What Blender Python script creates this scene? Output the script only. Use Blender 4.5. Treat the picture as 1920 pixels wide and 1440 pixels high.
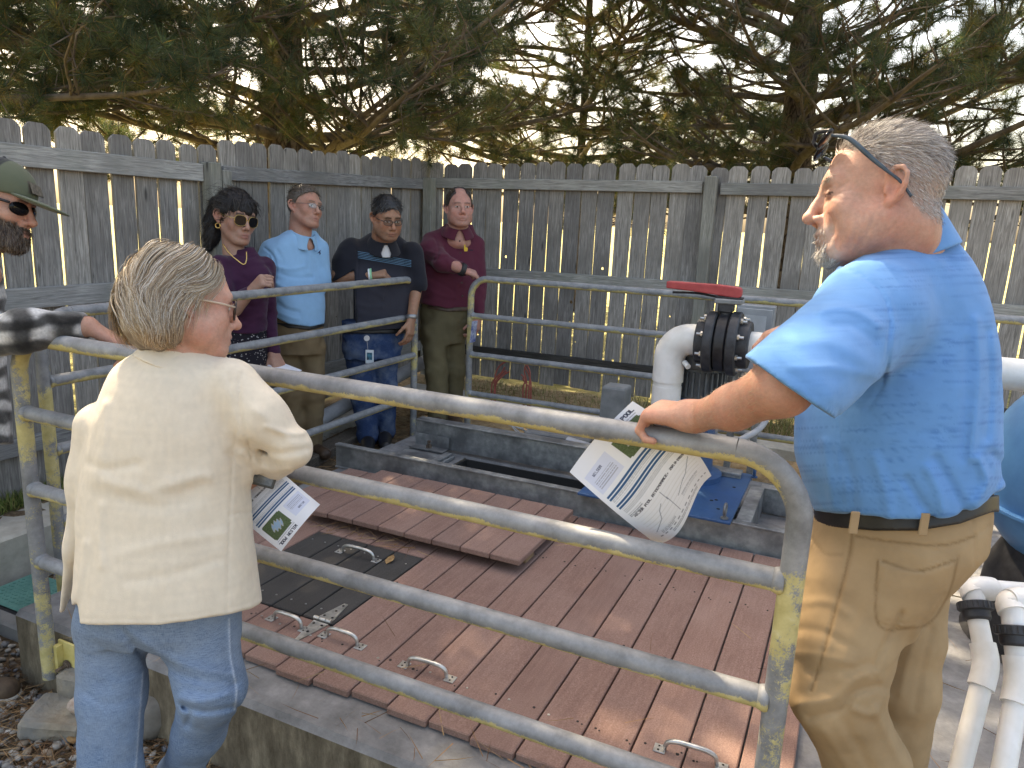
import bpy, bmesh, math, random
import numpy as np
from mathutils import Vector, Matrix

for _o in list(bpy.data.objects):
    bpy.data.objects.remove(_o, do_unlink=True)
scene = bpy.context.scene
COL = scene.collection
rng = np.random.default_rng(7)
random.seed(7)

# ---------------------------------------------------------------- camera, sky, sun, exposure
F_PX = 1392.075
CAM = np.array([0.0, 0.0, 1.48])
# rows: world axes expressed in the camera's (right, down, forward) frame
RC = np.array([[0.90580949, 0.12716172, -0.40415229],
               [0.42164107, -0.17696148, 0.88932753],
               [0.04156903, -0.97596851, -0.21390999]])
cam_d = bpy.data.cameras.new('camera')
cam_d.sensor_width = 36.0
cam_d.lens = F_PX / 1920.0 * 36.0
cam_d.sensor_fit = 'HORIZONTAL'
cam_d.clip_start = 0.02
cam_d.clip_end = 2000.0
cam = bpy.data.objects.new('camera', cam_d)
COL.objects.link(cam)
mw = Matrix.Identity(4)
for i in range(3):
    mw[i][0] = RC[i][0]; mw[i][1] = -RC[i][1]; mw[i][2] = -RC[i][2]; mw[i][3] = CAM[i]
cam.matrix_world = mw
scene.camera = cam

SUN_ELEV = 50.0
SUN_FROM = np.array([-0.80, 0.60])          # horizontal direction the sun stands in
SUN_FROM = SUN_FROM / np.linalg.norm(SUN_FROM)
world = bpy.data.worlds.new('World')
scene.world = world
world.use_nodes = True
wn = world.node_tree.nodes
wl = world.node_tree.links
bg = wn['Background']
sky = wn.new('ShaderNodeTexSky')
sky.sky_type = 'NISHITA'
sky.sun_disc = False
sky.sun_elevation = math.radians(SUN_ELEV)
sky.sun_rotation = math.atan2(SUN_FROM[0], SUN_FROM[1])
sky.air_density = 1.0
sky.dust_density = 4.0
sky.ozone_density = 1.0
wl.new(sky.outputs[0], bg.inputs[0])
bg.inputs[1].default_value = 0.15
sun_d = bpy.data.lights.new('sun', 'SUN')
sun_d.energy = 5.0
sun_d.angle = math.radians(0.53)
sun_d.color = (1.0, 0.93, 0.82)
sun = bpy.data.objects.new('sun', sun_d)
COL.objects.link(sun)
_ce = math.cos(math.radians(SUN_ELEV))
sdir = Vector((SUN_FROM[0] * _ce, SUN_FROM[1] * _ce, math.sin(math.radians(SUN_ELEV))))
sun.rotation_euler = sdir.to_track_quat('Z', 'Y').to_euler()
sun.location = (-6, 6, 12)
scene.view_settings.view_transform = 'Standard'
scene.view_settings.look = 'None'
scene.view_settings.gamma = 1.0
scene.view_settings.use_curve_mapping = False
scene.view_settings.use_white_balance = True
scene.view_settings.white_balance_temperature = 8400
scene.view_settings.exposure = 1.97
scene.render.engine = 'CYCLES'
scene.cycles.max_bounces = 5
scene.cycles.diffuse_bounces = 3
scene.cycles.caustics_reflective = False
scene.cycles.caustics_refractive = False
scene.cycles.transparent_max_bounces = 12

# ---------------------------------------------------------------- small tools
def at(px, py, d):
    """a point of the place: seen at (px, py), d metres deep"""
    return CAM + RC @ (np.array([px - 960.0, py - 720.0, F_PX]) / F_PX * d)
def cdir(x, y, z):
    v = RC @ np.array([x, y, z], float)
    return v / np.linalg.norm(v)
def onz(px, py, z):
    r = RC @ np.array([px - 960.0, py - 720.0, F_PX])
    return CAM + r * ((z - CAM[2]) / r[2])
def nrm(v):
    v = np.asarray(v, float)
    return v / max(np.linalg.norm(v), 1e-9)

def _props(o, label=None, cat=None, group=None, kind=None):
    if label: o['label'] = label
    if cat: o['category'] = cat
    if group: o['group'] = group
    if kind: o['kind'] = kind
    return o
def thing(name, label, cat, loc=(0, 0, 0), group=None, kind=None):
    o = bpy.data.objects.new(name, None)
    o.empty_display_size = 0.1
    COL.objects.link(o)
    o.location = tuple(float(v) for v in loc)
    return _props(o, label, cat, group, kind)
def root_loc(o):
    while o.parent: o = o.parent
    return np.array(o.location)
def mesh_obj(name, verts, faces, mat, parent=None, smooth=False, cols=None, loc=None, **kw):
    verts = np.asarray(verts, float).reshape(-1, 3)
    if parent is not None: org = root_loc(parent)
    elif loc is not None: org = np.asarray(loc, float)
    else: org = np.zeros(3)
    me = bpy.data.meshes.new(name)
    if isinstance(faces, np.ndarray):
        n = faces.shape[1]
        me.vertices.add(len(verts)); me.vertices.foreach_set('co', (verts - org).astype(np.float32).ravel())
        me.loops.add(faces.size); me.loops.foreach_set('vertex_index', faces.astype(np.int32).ravel())
        me.polygons.add(len(faces))
        me.polygons.foreach_set('loop_start', np.arange(0, faces.size, n, dtype=np.int32))
        me.polygons.foreach_set('loop_total', np.full(len(faces), n, np.int32))
        me.update(calc_edges=True)
    else:
        me.from_pydata([tuple(v) for v in (verts - org)], [], faces)
    if smooth:
        me.polygons.foreach_set('use_smooth', [True] * len(me.polygons))
    if cols is not None:
        a = me.color_attributes.new('Col', 'FLOAT_COLOR', 'POINT')
        c4 = np.ones((len(verts), 4), np.float32); c4[:, :3] = cols
        a.data.foreach_set('color', c4.ravel())
    me.materials.append(mat)
    o = bpy.data.objects.new(name, me)
    COL.objects.link(o)
    if parent is not None: o.parent = parent
    else: o.location = tuple(org)
    _props(o, **kw)
    return o
class MB:
    """collects shapes into one mesh"""
    def __init__(s): s.v = []; s.f = []; s.n = 0
    def add(s, v, f):
        v = np.asarray(v, float).reshape(-1, 3)
        s.v.append(v); s.f += [tuple(int(i) + s.n for i in q) for q in f]; s.n += len(v)
        return s
    def box(s, c, size, rz=0.0, R=None, bev=0.0):
        hx, hy, hz = [0.5 * k for k in size]
        if bev > 0:
            b = min(bev, hx * .9, hy * .9, hz * .9)
            vs = []; idx = {}
            for sx in (-1, 1):
                for sy in (-1, 1):
                    for sz in (-1, 1):
                        for ax in range(3):
                            p = [sx * (hx - b), sy * (hy - b), sz * (hz - b)]
                            p[ax] = (sx, sy, sz)[ax] * (hx, hy, hz)[ax]
                            idx[(sx, sy, sz, ax)] = len(vs); vs.append(p)
            fs = []
            g = lambda *k: idx[k]
            for ax in range(3):
                o1, o2 = [(1, 2), (2, 0), (0, 1)][ax]
                for sg in (-1, 1):
                    q = []
                    for a, b2 in ((-1, -1), (1, -1), (1, 1), (-1, 1)):
                        k = [0, 0, 0]; k[ax] = sg; k[o1] = a; k[o2] = b2
                        q.append(g(k[0], k[1], k[2], ax))
                    fs.append(q if sg > 0 else q[::-1])
            for ax in range(3):
                o1, o2 = [(1, 2), (2, 0), (0, 1)][ax]
                for a in (-1, 1):
                    for b2 in (-1, 1):
                        k0 = [0, 0, 0]; k1 = [0, 0, 0]
                        k0[ax] = -1; k1[ax] = 1
                        for k in (k0, k1): k[o1] = a; k[o2] = b2
                        q = [g(*k0, o1), g(*k1, o1), g(*k1, o2), g(*k0, o2)]
                        fs.append(q if a * b2 < 0 else q[::-1])
            for sx in (-1, 1):
                for sy in (-1, 1):
                    for sz in (-1, 1):
                        q = [g(sx, sy, sz, 0), g(sx, sy, sz, 1), g(sx, sy, sz, 2)]
                        fs.append(q if sx * sy * sz > 0 else q[::-1])
            v = np.array(vs)
        else:
            v = np.array([[x, y, z] for z in (-hz, hz) for y in (-hy, hy) for x in (-hx, hx)])
            fs = [(0, 2, 3, 1), (4, 5, 7, 6), (0, 1, 5, 4), (2, 6, 7, 3), (0, 4, 6, 2), (1, 3, 7, 5)]
        if R is None:
            c_, s_ = math.cos(rz), math.sin(rz)
            R = np.array([[c_, -s_, 0], [s_, c_, 0], [0, 0, 1]])
        return s.add(v @ np.asarray(R).T + np.asarray(c, float), fs)
    def tube(s, pts, r, n=12, cap=True, ref=None):
        pts = np.asarray(pts, float); m = len(pts)
        r = np.full(m, r) if np.isscalar(r) else np.asarray(r, float)
        tg = np.zeros_like(pts)
        tg[1:-1] = pts[2:] - pts[:-2]; tg[0] = pts[1] - pts[0]; tg[-1] = pts[-1] - pts[-2]
        tg /= np.maximum(np.linalg.norm(tg, axis=1, keepdims=True), 1e-9)
        u = np.array(ref if ref is not None else ([0, 0, 1.0] if abs(tg[0][2]) < .9 else [1.0, 0, 0]))
        vs = []
        ang = np.linspace(0, 2 * np.pi, n, endpoint=False)
        for i in range(m):
            u = u - tg[i] * np.dot(u, tg[i]); u = nrm(u); w = np.cross(tg[i], u)
            vs.append(pts[i] + r[i] * (np.cos(ang)[:, None] * u + np.sin(ang)[:, None] * w))
        f = []
        for i in range(m - 1):
            for j in range(n):
                k = (j + 1) % n
                f.append((i * n + j, i * n + k, (i + 1) * n + k, (i + 1) * n + j))
        if cap:
            f.append(tuple(range(n))[::-1]); f.append(tuple((m - 1) * n + j for j in range(n)))
        return s.add(np.concatenate(vs), f)
    def cyl(s, a, b, r, n=16, r2=None):
        return s.tube([a, b], [r, r if r2 is None else r2], n)
    def lathe(s, c, axis, prof, n=24, closed=False):
        """prof: list of (radius, height along axis)"""
        ax = nrm(axis); u = nrm(np.cross(ax, [0, 0, 1.0] if abs(ax[2]) < .9 else [1.0, 0, 0])); w = np.cross(ax, u)
        ang = np.linspace(0, 2 * np.pi, n, endpoint=False); vs = []
        for r, h in prof:
            vs.append(np.asarray(c) + ax * h + r * (np.cos(ang)[:, None] * u + np.sin(ang)[:, None] * w))
        f = []
        m = len(prof)
        for i in range(m - 1):
            for j in range(n):
                k = (j + 1) % n
                f.append((i * n + j, i * n + k, (i + 1) * n + k, (i + 1) * n + j))
        f.append(tuple(range(n))[::-1]); f.append(tuple((m - 1) * n + j for j in range(n)))
        return s.add(np.concatenate(vs), f)
    def prism(s, poly, O, U, V, thick):
        """2-D outline poly placed at O with axes U, V, extruded by thick along U x V"""
        poly = np.asarray(poly, float); n = len(poly)
        N = nrm(np.cross(U, V))
        base = np.asarray(O) + poly[:, :1] * np.asarray(U) + poly[:, 1:] * np.asarray(V)
        f = [tuple(range(n))[::-1], tuple(range(n, 2 * n))]
        f += [(i, (i + 1) % n, n + (i + 1) % n, n + i) for i in range(n)]
        return s.add(np.concatenate([base, base + N * thick]), f)
    def make(s, name, mat, parent=None, smooth=False, loc=None, auto=None, **kw):
        v = np.concatenate(s.v)
        o = mesh_obj(name, v, s.f, mat, parent, smooth, loc=loc, **kw)
        if auto is not None:
            for p in o.data.polygons: p.use_smooth = True
            o.data.set_sharp_from_angle(angle=math.radians(auto))
        return o
def copy_obj(o, parent=None, loc=None):
    c = o.copy(); COL.objects.link(c)
    if parent is not None: c.parent = parent
    if loc is not None: c.location = tuple(loc)
    return c
def spline(pts, n):
    """Catmull-Rom through the points"""
    P = np.asarray(pts, float); m = len(P)
    t = np.linspace(0, m - 1, n); i = np.clip(t.astype(int), 0, m - 2); u = (t - i)[:, None]
    p0 = P[np.clip(i - 1, 0, m - 1)]; p1 = P[i]; p2 = P[i + 1]; p3 = P[np.clip(i + 2, 0, m - 1)]
    return .5 * (2 * p1 + (p2 - p0) * u + (2 * p0 - 5 * p1 + 4 * p2 - p3) * u ** 2 + (3 * p1 - p0 - 3 * p2 + p3) * u ** 3)

# ---------------------------------------------------------------- materials
class NT:
    def __init__(s, name):
        s.m = bpy.data.materials.new(name); s.m.use_nodes = True
        s.t = s.m.node_tree; s.n = s.t.nodes; s.l = s.t.links
        s.b = s.n['Principled BSDF']
    def new(s, t, **kw):
        n = s.n.new(t)
        for k, v in kw.items():
            if k.startswith('i_'): n.inputs[k[2:].replace('_', ' ')].default_value = v
            else: setattr(n, k, v)
        return n
    def link(s, a, b): s.l.new(a, b)
    def coords(s, kind='Object', scale=(1, 1, 1), rand=True):
        tc = s.new('ShaderNodeTexCoord'); mp = s.new('ShaderNodeMapping')
        mp.inputs['Scale'].default_value = scale
        s.link(tc.outputs[kind], mp.inputs['Vector'])
        if rand:
            oi = s.new('ShaderNodeObjectInfo')
            mu = s.new('ShaderNodeVectorMath', operation='SCALE')
            mu.inputs[0].default_value = (37.0, 53.0, 71.0)
            s.link(oi.outputs['Random'], mu.inputs['Scale'])
            s.link(mu.outputs[0], mp.inputs['Location'])
        return mp.outputs[0]
    def noise(s, vec, scale, detail=5, rough=.6, dist=0.0):
        n = s.new('ShaderNodeTexNoise'); n.inputs['Scale'].default_value = scale
        n.inputs['Detail'].default_value = detail; n.inputs['Roughness'].default_value = rough
        n.inputs['Distortion'].default_value = dist
        if vec is not None: s.link(vec, n.inputs['Vector'])
        return n.outputs['Fac']
    def ramp(s, fac, stops, interp='LINEAR'):
        r = s.new('ShaderNodeValToRGB'); e = r.color_ramp.elements; r.color_ramp.interpolation = interp
        while len(e) < len(stops): e.new(0.5)
        for i, (p, c) in enumerate(stops):
            e[i].position = p; e[i].color = (*c, 1) if len(c) == 3 else c
        s.link(fac, r.inputs[0])
        return r.outputs[0]
    def mix(s, fac, a, b, mode='MIX'):
        n = s.new('ShaderNodeMix', data_type='RGBA', blend_type=mode)
        for k, v in ((0, fac), (6, a), (7, b)):
            if hasattr(v, 'is_linked') or hasattr(v, 'links'): s.link(v, n.inputs[k])
            else: n.inputs[k].default_value = v if k == 0 else (*v, 1)
        return n.outputs[2]
    def math(s, op, a, b=None, clamp=False):
        n = s.new('ShaderNodeMath', operation=op, use_clamp=clamp)
        for k, v in ((0, a), (1, b)):
            if v is None: continue
            if hasattr(v, 'links'): s.link(v, n.inputs[k])
            else: n.inputs[k].default_value = v
        return n.outputs[0]
    def bump(s, h, strength=.3, dist=.01, prev=None):
        n = s.new('ShaderNodeBump'); n.inputs['Strength'].default_value = strength
        n.inputs['Distance'].default_value = dist
        s.link(h, n.inputs['Height'])
        if prev is not None: s.link(prev, n.inputs['Normal'])
        return n.outputs[0]
    def done(s, color=None, rough=.6, metal=0.0, normal=None, spec=.5, sss=0.0):
        if color is not None:
            if hasattr(color, 'links'): s.link(color, s.b.inputs['Base Color'])
            else: s.b.inputs['Base Color'].default_value = (*color, 1)
        if hasattr(rough, 'links'): s.link(rough, s.b.inputs['Roughness'])
        else: s.b.inputs['Roughness'].default_value = rough
        if hasattr(metal, 'links'): s.link(metal, s.b.inputs['Metallic'])
        else: s.b.inputs['Metallic'].default_value = metal
        s.b.inputs['Specular IOR Level'].default_value = spec
        if normal is not None: s.link(normal, s.b.inputs['Normal'])
        if sss:
            s.b.inputs['Subsurface Weight'].default_value = sss
            s.b.inputs['Subsurface Radius'].default_value = (0.012, 0.005, 0.003)
            s.b.inputs['Subsurface Scale'].default_value = .6
        return s.m
def speckle(name, c1, c2, scale=60, rough=.7, metal=0.0, bump=.2, bscale=None, kind='Object', stretch=(1, 1, 1), lo=.35, hi=.65, rand=True, spec=.4, detail=6, big=None, bigscale=3.0, bdist=.004):
    t = NT(name); v = t.coords(kind, stretch, rand)
    n = t.noise(v, scale, detail)
    col = t.ramp(n, [(lo, c1), (hi, c2)])
    if big is not None:
        n2 = t.noise(v, bigscale, 4)
        col = t.mix(t.ramp(n2, [(.4, (0, 0, 0)), (.65, (1, 1, 1))]), col, big)
    nb = t.bump(t.noise(v, bscale or scale, detail), bump, bdist)
    return t.done(col, rough, metal, nb, spec)
def plain(name, c, rough=.5, metal=0.0, spec=.5):
    return speckle(name, tuple(k * .9 for k in c), tuple(min(k * 1.08, 1) for k in c), 18, rough, metal, .08, 140, spec=spec)
def vcol(name, rough=.8, bump=.15, bscale=300, nscale=40, amount=.15, sss=0.0, spec=.3, weave=None, sheen=0.0, bdist=.002):
    """surface coloured by the mesh's own colour attribute, with fine variation"""
    t = NT(name); a = t.new('ShaderNodeVertexColor', layer_name='Col')
    v = t.coords('Object', (1, 1, 1), False)
    n = t.noise(v, nscale, 6)
    g = t.ramp(n, [(.25, (1 - amount,) * 3), (.75, (1 + amount * .6,) * 3)])
    if sss:
        g = t.mix(t.ramp(t.noise(v, 55, 5, .7), [(.48, (0, 0, 0)), (.72, (.55, .55, .55))]), g, (1.08, .80, .74))
    col = t.mix(1.0, a.outputs['Color'], g, 'MULTIPLY')
    nb = t.bump(t.noise(v, bscale, 4), bump, bdist)
    if weave:
        w = t.new('ShaderNodeTexWave', wave_type='BANDS', bands_direction='Z')
        w.inputs['Scale'].default_value = weave; w.inputs['Distortion'].default_value = 3.0
        w.inputs['Detail'].default_value = 2.0; w.inputs['Detail Scale'].default_value = 1.5
        t.link(v, w.inputs['Vector'])
        nb = t.bump(w.outputs['Fac'], .25, .0015, nb)
    m = t.done(col, rough, 0, nb, spec, sss)
    if sheen:
        t.b.inputs['Sheen Weight'].default_value = sheen
    return m

def wood_mat(name, dark, mid, light, stretch, green=None):
    t = NT(name); v = t.coords('Object', stretch, True)
    g = t.noise(v, 6.0, 8, .65, 1.2)
    col = t.ramp(g, [(.28, dark), (.5, mid), (.72, light)])
    v2 = t.coords('Object', (1, 1, 1), True)
    b = t.noise(v2, 2.2, 4)
    col = t.mix(t.ramp(b, [(.42, (0, 0, 0)), (.7, (.8, .8, .8))]), col, tuple(.62 * k for k in mid))
    if green is not None:
        col = t.mix(t.ramp(t.noise(v2, 3.1, 3), [(.5, (0, 0, 0)), (.75, (.5, .5, .5))]), col, green)
    # knots
    vs = tuple(k ** .5 * 1.2 for k in stretch)
    vk = t.coords('Object', vs, True)
    vo = t.new('ShaderNodeTexVoronoi'); vo.inputs['Scale'].default_value = 1.6
    t.link(vk, vo.inputs['Vector'])
    kn = t.ramp(vo.outputs['Distance'], [(.04, (1, 1, 1)), (.1, (0, 0, 0))])
    col = t.mix(kn, col, tuple(.3 * k for k in mid))
    # object to object tone
    oi = t.new('ShaderNodeObjectInfo')
    tone = t.ramp(oi.outputs['Random'], [(0, (.72, .72, .74)), (1, (1.18, 1.16, 1.14))])
    col = t.mix(1.0, col, tone, 'MULTIPLY')
    nb = t.bump(g, .55, .004)
    return t.done(col, .88, 0, nb, .2)

WOOD_V = wood_mat('weathered_picket_wood', (.105, .098, .088), (.30, .285, .262), (.52, .50, .465), (16, 16, .9))
WOOD_X = wood_mat('weathered_rail_wood', (.13, .13, .12), (.32, .32, .30), (.50, .50, .47), (.9, 16, 16), (.16, .19, .15))
WOOD_Y = wood_mat('weathered_rail_wood_side', (.13, .13, .125), (.33, .33, .32), (.52, .52, .50), (16, .9, 16), (.18, .2, .18))
POST_W = wood_mat('fence_post_wood', (.12, .12, .10), (.27, .27, .24), (.42, .42, .38), (14, 14, .8), (.2, .22, .16))

def pipe_mat(name, yellow_bias):
    """worn yellow paint over galvanised pipe; the upper side has been rubbed bare"""
    t = NT(name); v = t.coords('Object', (1, 1, 1), True)
    geo = t.new('ShaderNodeNewGeometry'); sp = t.new('ShaderNodeSeparateXYZ')
    t.link(geo.outputs['Normal'], sp.inputs[0])
    n1 = t.noise(v, 5.0, 6, .7); n2 = t.noise(v, 220.0, 4, .8)
    k = t.math('MULTIPLY', sp.outputs['Z'], -.55)
    k = t.math('ADD', k, t.math('MULTIPLY', t.math('SUBTRACT', n1, .5), 1.5))
    k = t.math('ADD', k, t.math('MULTIPLY', t.math('SUBTRACT', n2, .5), .55))
    k = t.math('ADD', k, yellow_bias)
    fac = t.ramp(k, [(.38, (0, 0, 0)), (.47, (1, 1, 1))])
    galv = t.ramp(t.noise(v, 14, 7, .7), [(.25, (.15, .155, .16)), (.5, (.26, .27, .28)), (.75, (.38, .39, .40))])
    scr = t.ramp(t.noise(t.coords('Object', (40, 40, 40), True), 9, 6, .8), [(.62, (0, 0, 0)), (.72, (.6, .6, .6))])
    galv = t.mix(scr, galv, (.40, .41, .41))
    yel = t.ramp(t.noise(v, 30, 5), [(.3, (.44, .37, .15)), (.6, (.58, .50, .23)), (.8, (.64, .59, .36))])
    col = t.mix(fac, galv, yel)
    rust = t.ramp(t.noise(v, 11, 6, .75), [(.70, (0, 0, 0)), (.78, (1, 1, 1))])
    col = t.mix(rust, col, (.16, .06, .03))
    metal = t.math('MULTIPLY', t.math('SUBTRACT', 1.0, fac), .30)
    nb = t.bump(fac, .35, .0012, t.bump(n2, .12, .001))
    return t.done(col, t.math('ADD', t.math('MULTIPLY', fac, .12), .62), metal, nb, .4)
PIPE = pipe_mat('worn_pipe_horizontal', .20)
PIPE_POST = pipe_mat('worn_pipe_post', .38)
CONC = speckle('concrete', (.17, .17, .165), (.27, .268, .26), 9, .9, 0, .5, 90, big=(.17, .17, .165), bigscale=2.2, kind='Object', rand=False, bdist=.003)
def conc_face():
    t = NT('stained_concrete'); v = t.coords('Object', (1, 1, 1), False)
    up = t.noise(v, 60, 6, .7)
    c = t.ramp(t.noise(v, 7, 8, .7), [(.3, (.12, .12, .12)), (.55, (.22, .22, .22)), (.75, (.33, .33, .325))])
    fs = t.ramp(t.noise(t.coords('Object', (11, 11, 3.6), False), 1.6, 8, .75), [(.3, (.085, .068, .045)), (.5, (.17, .14, .098)), (.7, (.32, .27, .19))])
    geo = t.new('ShaderNodeNewGeometry'); sp = t.new('ShaderNodeSeparateXYZ'); t.link(geo.outputs['Normal'], sp.inputs[0])
    side = t.ramp(t.math('ABSOLUTE', sp.outputs['Z']), [(.3, (1, 1, 1)), (.7, (0, 0, 0))])
    col = t.mix(side, c, fs)
    return t.done(col, .92, 0, t.bump(up, .6, .004), .2)
CONC_S = conc_face()
def deck_mat(name, c1, c2, c3):
    t = NT(name); v = t.coords('Object', (1, 1, 1), True)
    sp = t.noise(v, 210, 4, .8)
    gr = t.noise(t.coords('Object', (26, 2.0, 26), True), 3, 6, .65, .8)
    col = t.ramp(sp, [(.3, c1), (.5, c2), (.72, c3)])
    col = t.mix(t.ramp(gr, [(.35, (0, 0, 0)), (.7, (.5, .5, .5))]), col, c1)
    big = t.noise(t.coords('Object', (1, 1, 1), True), 3.5, 4)
    col = t.mix(t.ramp(big, [(.4, (0, 0, 0)), (.7, (.35, .35, .35))]), col, c3)
    oi = t.new('ShaderNodeObjectInfo')
    col = t.mix(1.0, col, t.ramp(oi.outputs['Random'], [(0, (.88, .87, .88)), (1, (1.1, 1.09, 1.08))]), 'MULTIPLY')
    return t.done(col, .85, 0, t.bump(gr, .25, .0015, t.bump(sp, .35, .0012)), .25)
DECK = deck_mat('brown_composite_board', (.155, .088, .069), (.27, .166, .135), (.37, .26, .22))
DARKB = deck_mat('charcoal_composite_board', (.032, .031, .03), (.055, .053, .05), (.09, .087, .083))
GALV = speckle('galvanised_steel', (.25, .265, .265), (.42, .43, .43), 26, .5, .55, .12, 120, big=(.15, .155, .16), bigscale=5)
GALV_L = speckle('bright_zinc', (.42, .43, .42), (.66, .66, .64), 40, .32, .8, .08, 200)
BLUE = speckle('blue_machine_paint', (.022, .075, .19), (.03, .10, .245), 12, .42, 0, .08, 200, big=(.04, .10, .2), bigscale=4)
PVC = speckle('white_pvc', (.74, .74, .72), (.84, .84, .83), 7, .35, 0, .03, 60, big=(.68, .67, .63), bigscale=9)
BLACKP = speckle('dark_grey_iron', (.028, .030, .034), (.06, .063, .07), 24, .55, .2, .12, 180)
RUBBER = speckle('black_plastic', (.012, .012, .014), (.03, .03, .033), 30, .5, 0, .08, 200)
RED = speckle('red_handle_plastic', (.34, .045, .05), (.45, .07, .075), 16, .45, 0, .05, 150)
GREYBOX = speckle('grey_enclosure', (.17, .185, .19), (.25, .265, .27), 12, .55, 0, .05, 200)
LGREY = speckle('pale_grey_metal', (.23, .25, .27), (.32, .345, .37), 9, .5, .2, .06, 120)
MOTOR = speckle('motor_grey', (.075, .09, .10), (.13, .15, .165), 14, .5, .1, .08, 150)
GPVC = speckle('grey_conduit', (.33, .34, .36), (.46, .47, .49), 10, .45, 0, .05, 80)
DARK = plain('dark_void', (.01, .01, .01), .9)
STEELD = speckle('rusty_bolt', (.07, .045, .03), (.22, .17, .13), 60, .7, .3, .4, 120)
NAIL_D = plain('screw_hole', (.015, .012, .011), .8)
YELLOWP = speckle('yellow_paint', (.55, .45, .14), (.68, .58, .24), 20, .55, 0, .12, 120)
# ---------------------------------------------------------------- ground
_T = np.random.default_rng(3).random((48, 48, 48)).astype(np.float32)
def vnoise(P, f, seed=0):
    q = np.asarray(P, np.float32) * f + 100.0 + seed * 17.3
    i = np.floor(q).astype(np.int32); u = q - i; u = u * u * (3 - 2 * u)
    i0 = i % 48; i1 = (i + 1) % 48
    a = lambda x, y, z: _T[x[:, 0], y[:, 1], z[:, 2]]
    x0 = a(i0, i0, i0) * (1 - u[:, 0]) + a(i1, i0, i0) * u[:, 0]
    x1 = a(i0, i1, i0) * (1 - u[:, 0]) + a(i1, i1, i0) * u[:, 0]
    x2 = a(i0, i0, i1) * (1 - u[:, 0]) + a(i1, i0, i1) * u[:, 0]
    x3 = a(i0, i1, i1) * (1 - u[:, 0]) + a(i1, i1, i1) * u[:, 0]
    y0 = x0 * (1 - u[:, 1]) + x1 * u[:, 1]; y1 = x2 * (1 - u[:, 1]) + x3 * u[:, 1]
    return (y0 * (1 - u[:, 2]) + y1 * u[:, 2]) * 2 - 1
def sstep(a, b, x):
    t = np.clip((x - a) / (b - a), 0, 1); return t * t * (3 - 2 * t)
def gz(x, y):
    x = np.asarray(x, float); y = np.asarray(y, float)
    z = -.285 + .17 * sstep(2.1, 4.2, y) + .12 * sstep(4.4, 5.9, y)
    out = np.maximum(sstep(-3.42, -3.52, x), sstep(5.7, 5.95, y))
    return z * (1 - out) + (-.03 + .05 * sstep(3, 6, y)) * out
def axis_pts(segs):
    r = [np.linspace(a, b, n, endpoint=False) for a, b, n in segs]
    return np.concatenate(r + [[segs[-1][1]]])
gx = axis_pts([(-900, -60, 8), (-60, -12, 12), (-12, -4.4, 20), (-4.4, 1.5, 120), (1.5, 8, 20), (8, 60, 12), (60, 900, 8)])
gy = axis_pts([(-900, -40, 6), (-40, -2, 10), (-2, .3, 12), (.3, 6.8, 130), (6.8, 20, 30), (20, 80, 12), (80, 900, 8)])
GX, GY = np.meshgrid(gx, gy, indexing='ij')
Pn = np.stack([GX.ravel(), GY.ravel(), np.zeros(GX.size)], 1)
near = (np.abs(Pn[:, 0]) < 13) & (np.abs(Pn[:, 1]) < 21)
GZ = gz(GX, GY).ravel() + np.where(near, .012 * vnoise(Pn, 5) + .008 * vnoise(Pn, 17, 1), 0)
# the pump pit and the slab stand in the sheet: keep it below them
ins = (Pn[:, 0] > -2.6) & (Pn[:, 0] < 6) & (Pn[:, 1] > 1.6) & (Pn[:, 1] < 4.4)
GZ = np.where(ins, -1.9, GZ)
nx, ny = len(gx), len(gy)
ii = (np.arange(nx - 1)[:, None] * ny + np.arange(ny - 1)[None, :]).ravel()
gf = np.stack([ii, ii + ny, ii + ny + 1, ii + 1], 1)
def ground_mat():
    t = NT('ground_soil_and_grass'); v = t.coords('Object', (1, 1, 1), False)
    soil = t.ramp(t.noise(v, 28, 8, .75), [(.3, (.05, .036, .024)), (.5, (.13, .095, .062)), (.72, (.27, .20, .125))])
    fine = t.noise(t.coords('Object', (60, 60, 60), False), 2, 6, .8)
    grass = t.ramp(t.noise(v, 9, 6, .7), [(.3, (.16, .17, .06)), (.5, (.34, .31, .13)), (.7, (.50, .43, .22))])
    sp = t.new('ShaderNodeSeparateXYZ'); t.link(v, sp.inputs[0])
    fx = t.ramp(t.math('ADD', t.math('MULTIPLY', sp.outputs['X'], -.1), 0.0), [(.375, (0, 0, 0)), (.385, (1, 1, 1))])
    fy = t.ramp(t.math('MULTIPLY', sp.outputs['Y'], .1), [(.6, (0, 0, 0)), (.612, (1, 1, 1))])
    far = t.mix(1.0, fx, fy, 'LIGHTEN')
    straw = t.ramp(t.noise(v, 16, 8, .75), [(.3, (.22, .14, .07)), (.5, (.42, .29, .16)), (.72, (.58, .44, .26))])
    fs = t.ramp(t.math('MULTIPLY', sp.outputs['Y'], .1), [(.44, (0, 0, 0)), (.50, (1, 1, 1))])
    soil = t.mix(fs, soil, straw)
    col = t.mix(far, soil, grass)
    return t.done(col, .95, 0, t.bump(fine, .7, .01), .1)
mesh_obj('ground', np.stack([Pn[:, 0], Pn[:, 1], GZ], 1), gf, ground_mat(), smooth=True, kind='structure')

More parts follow.
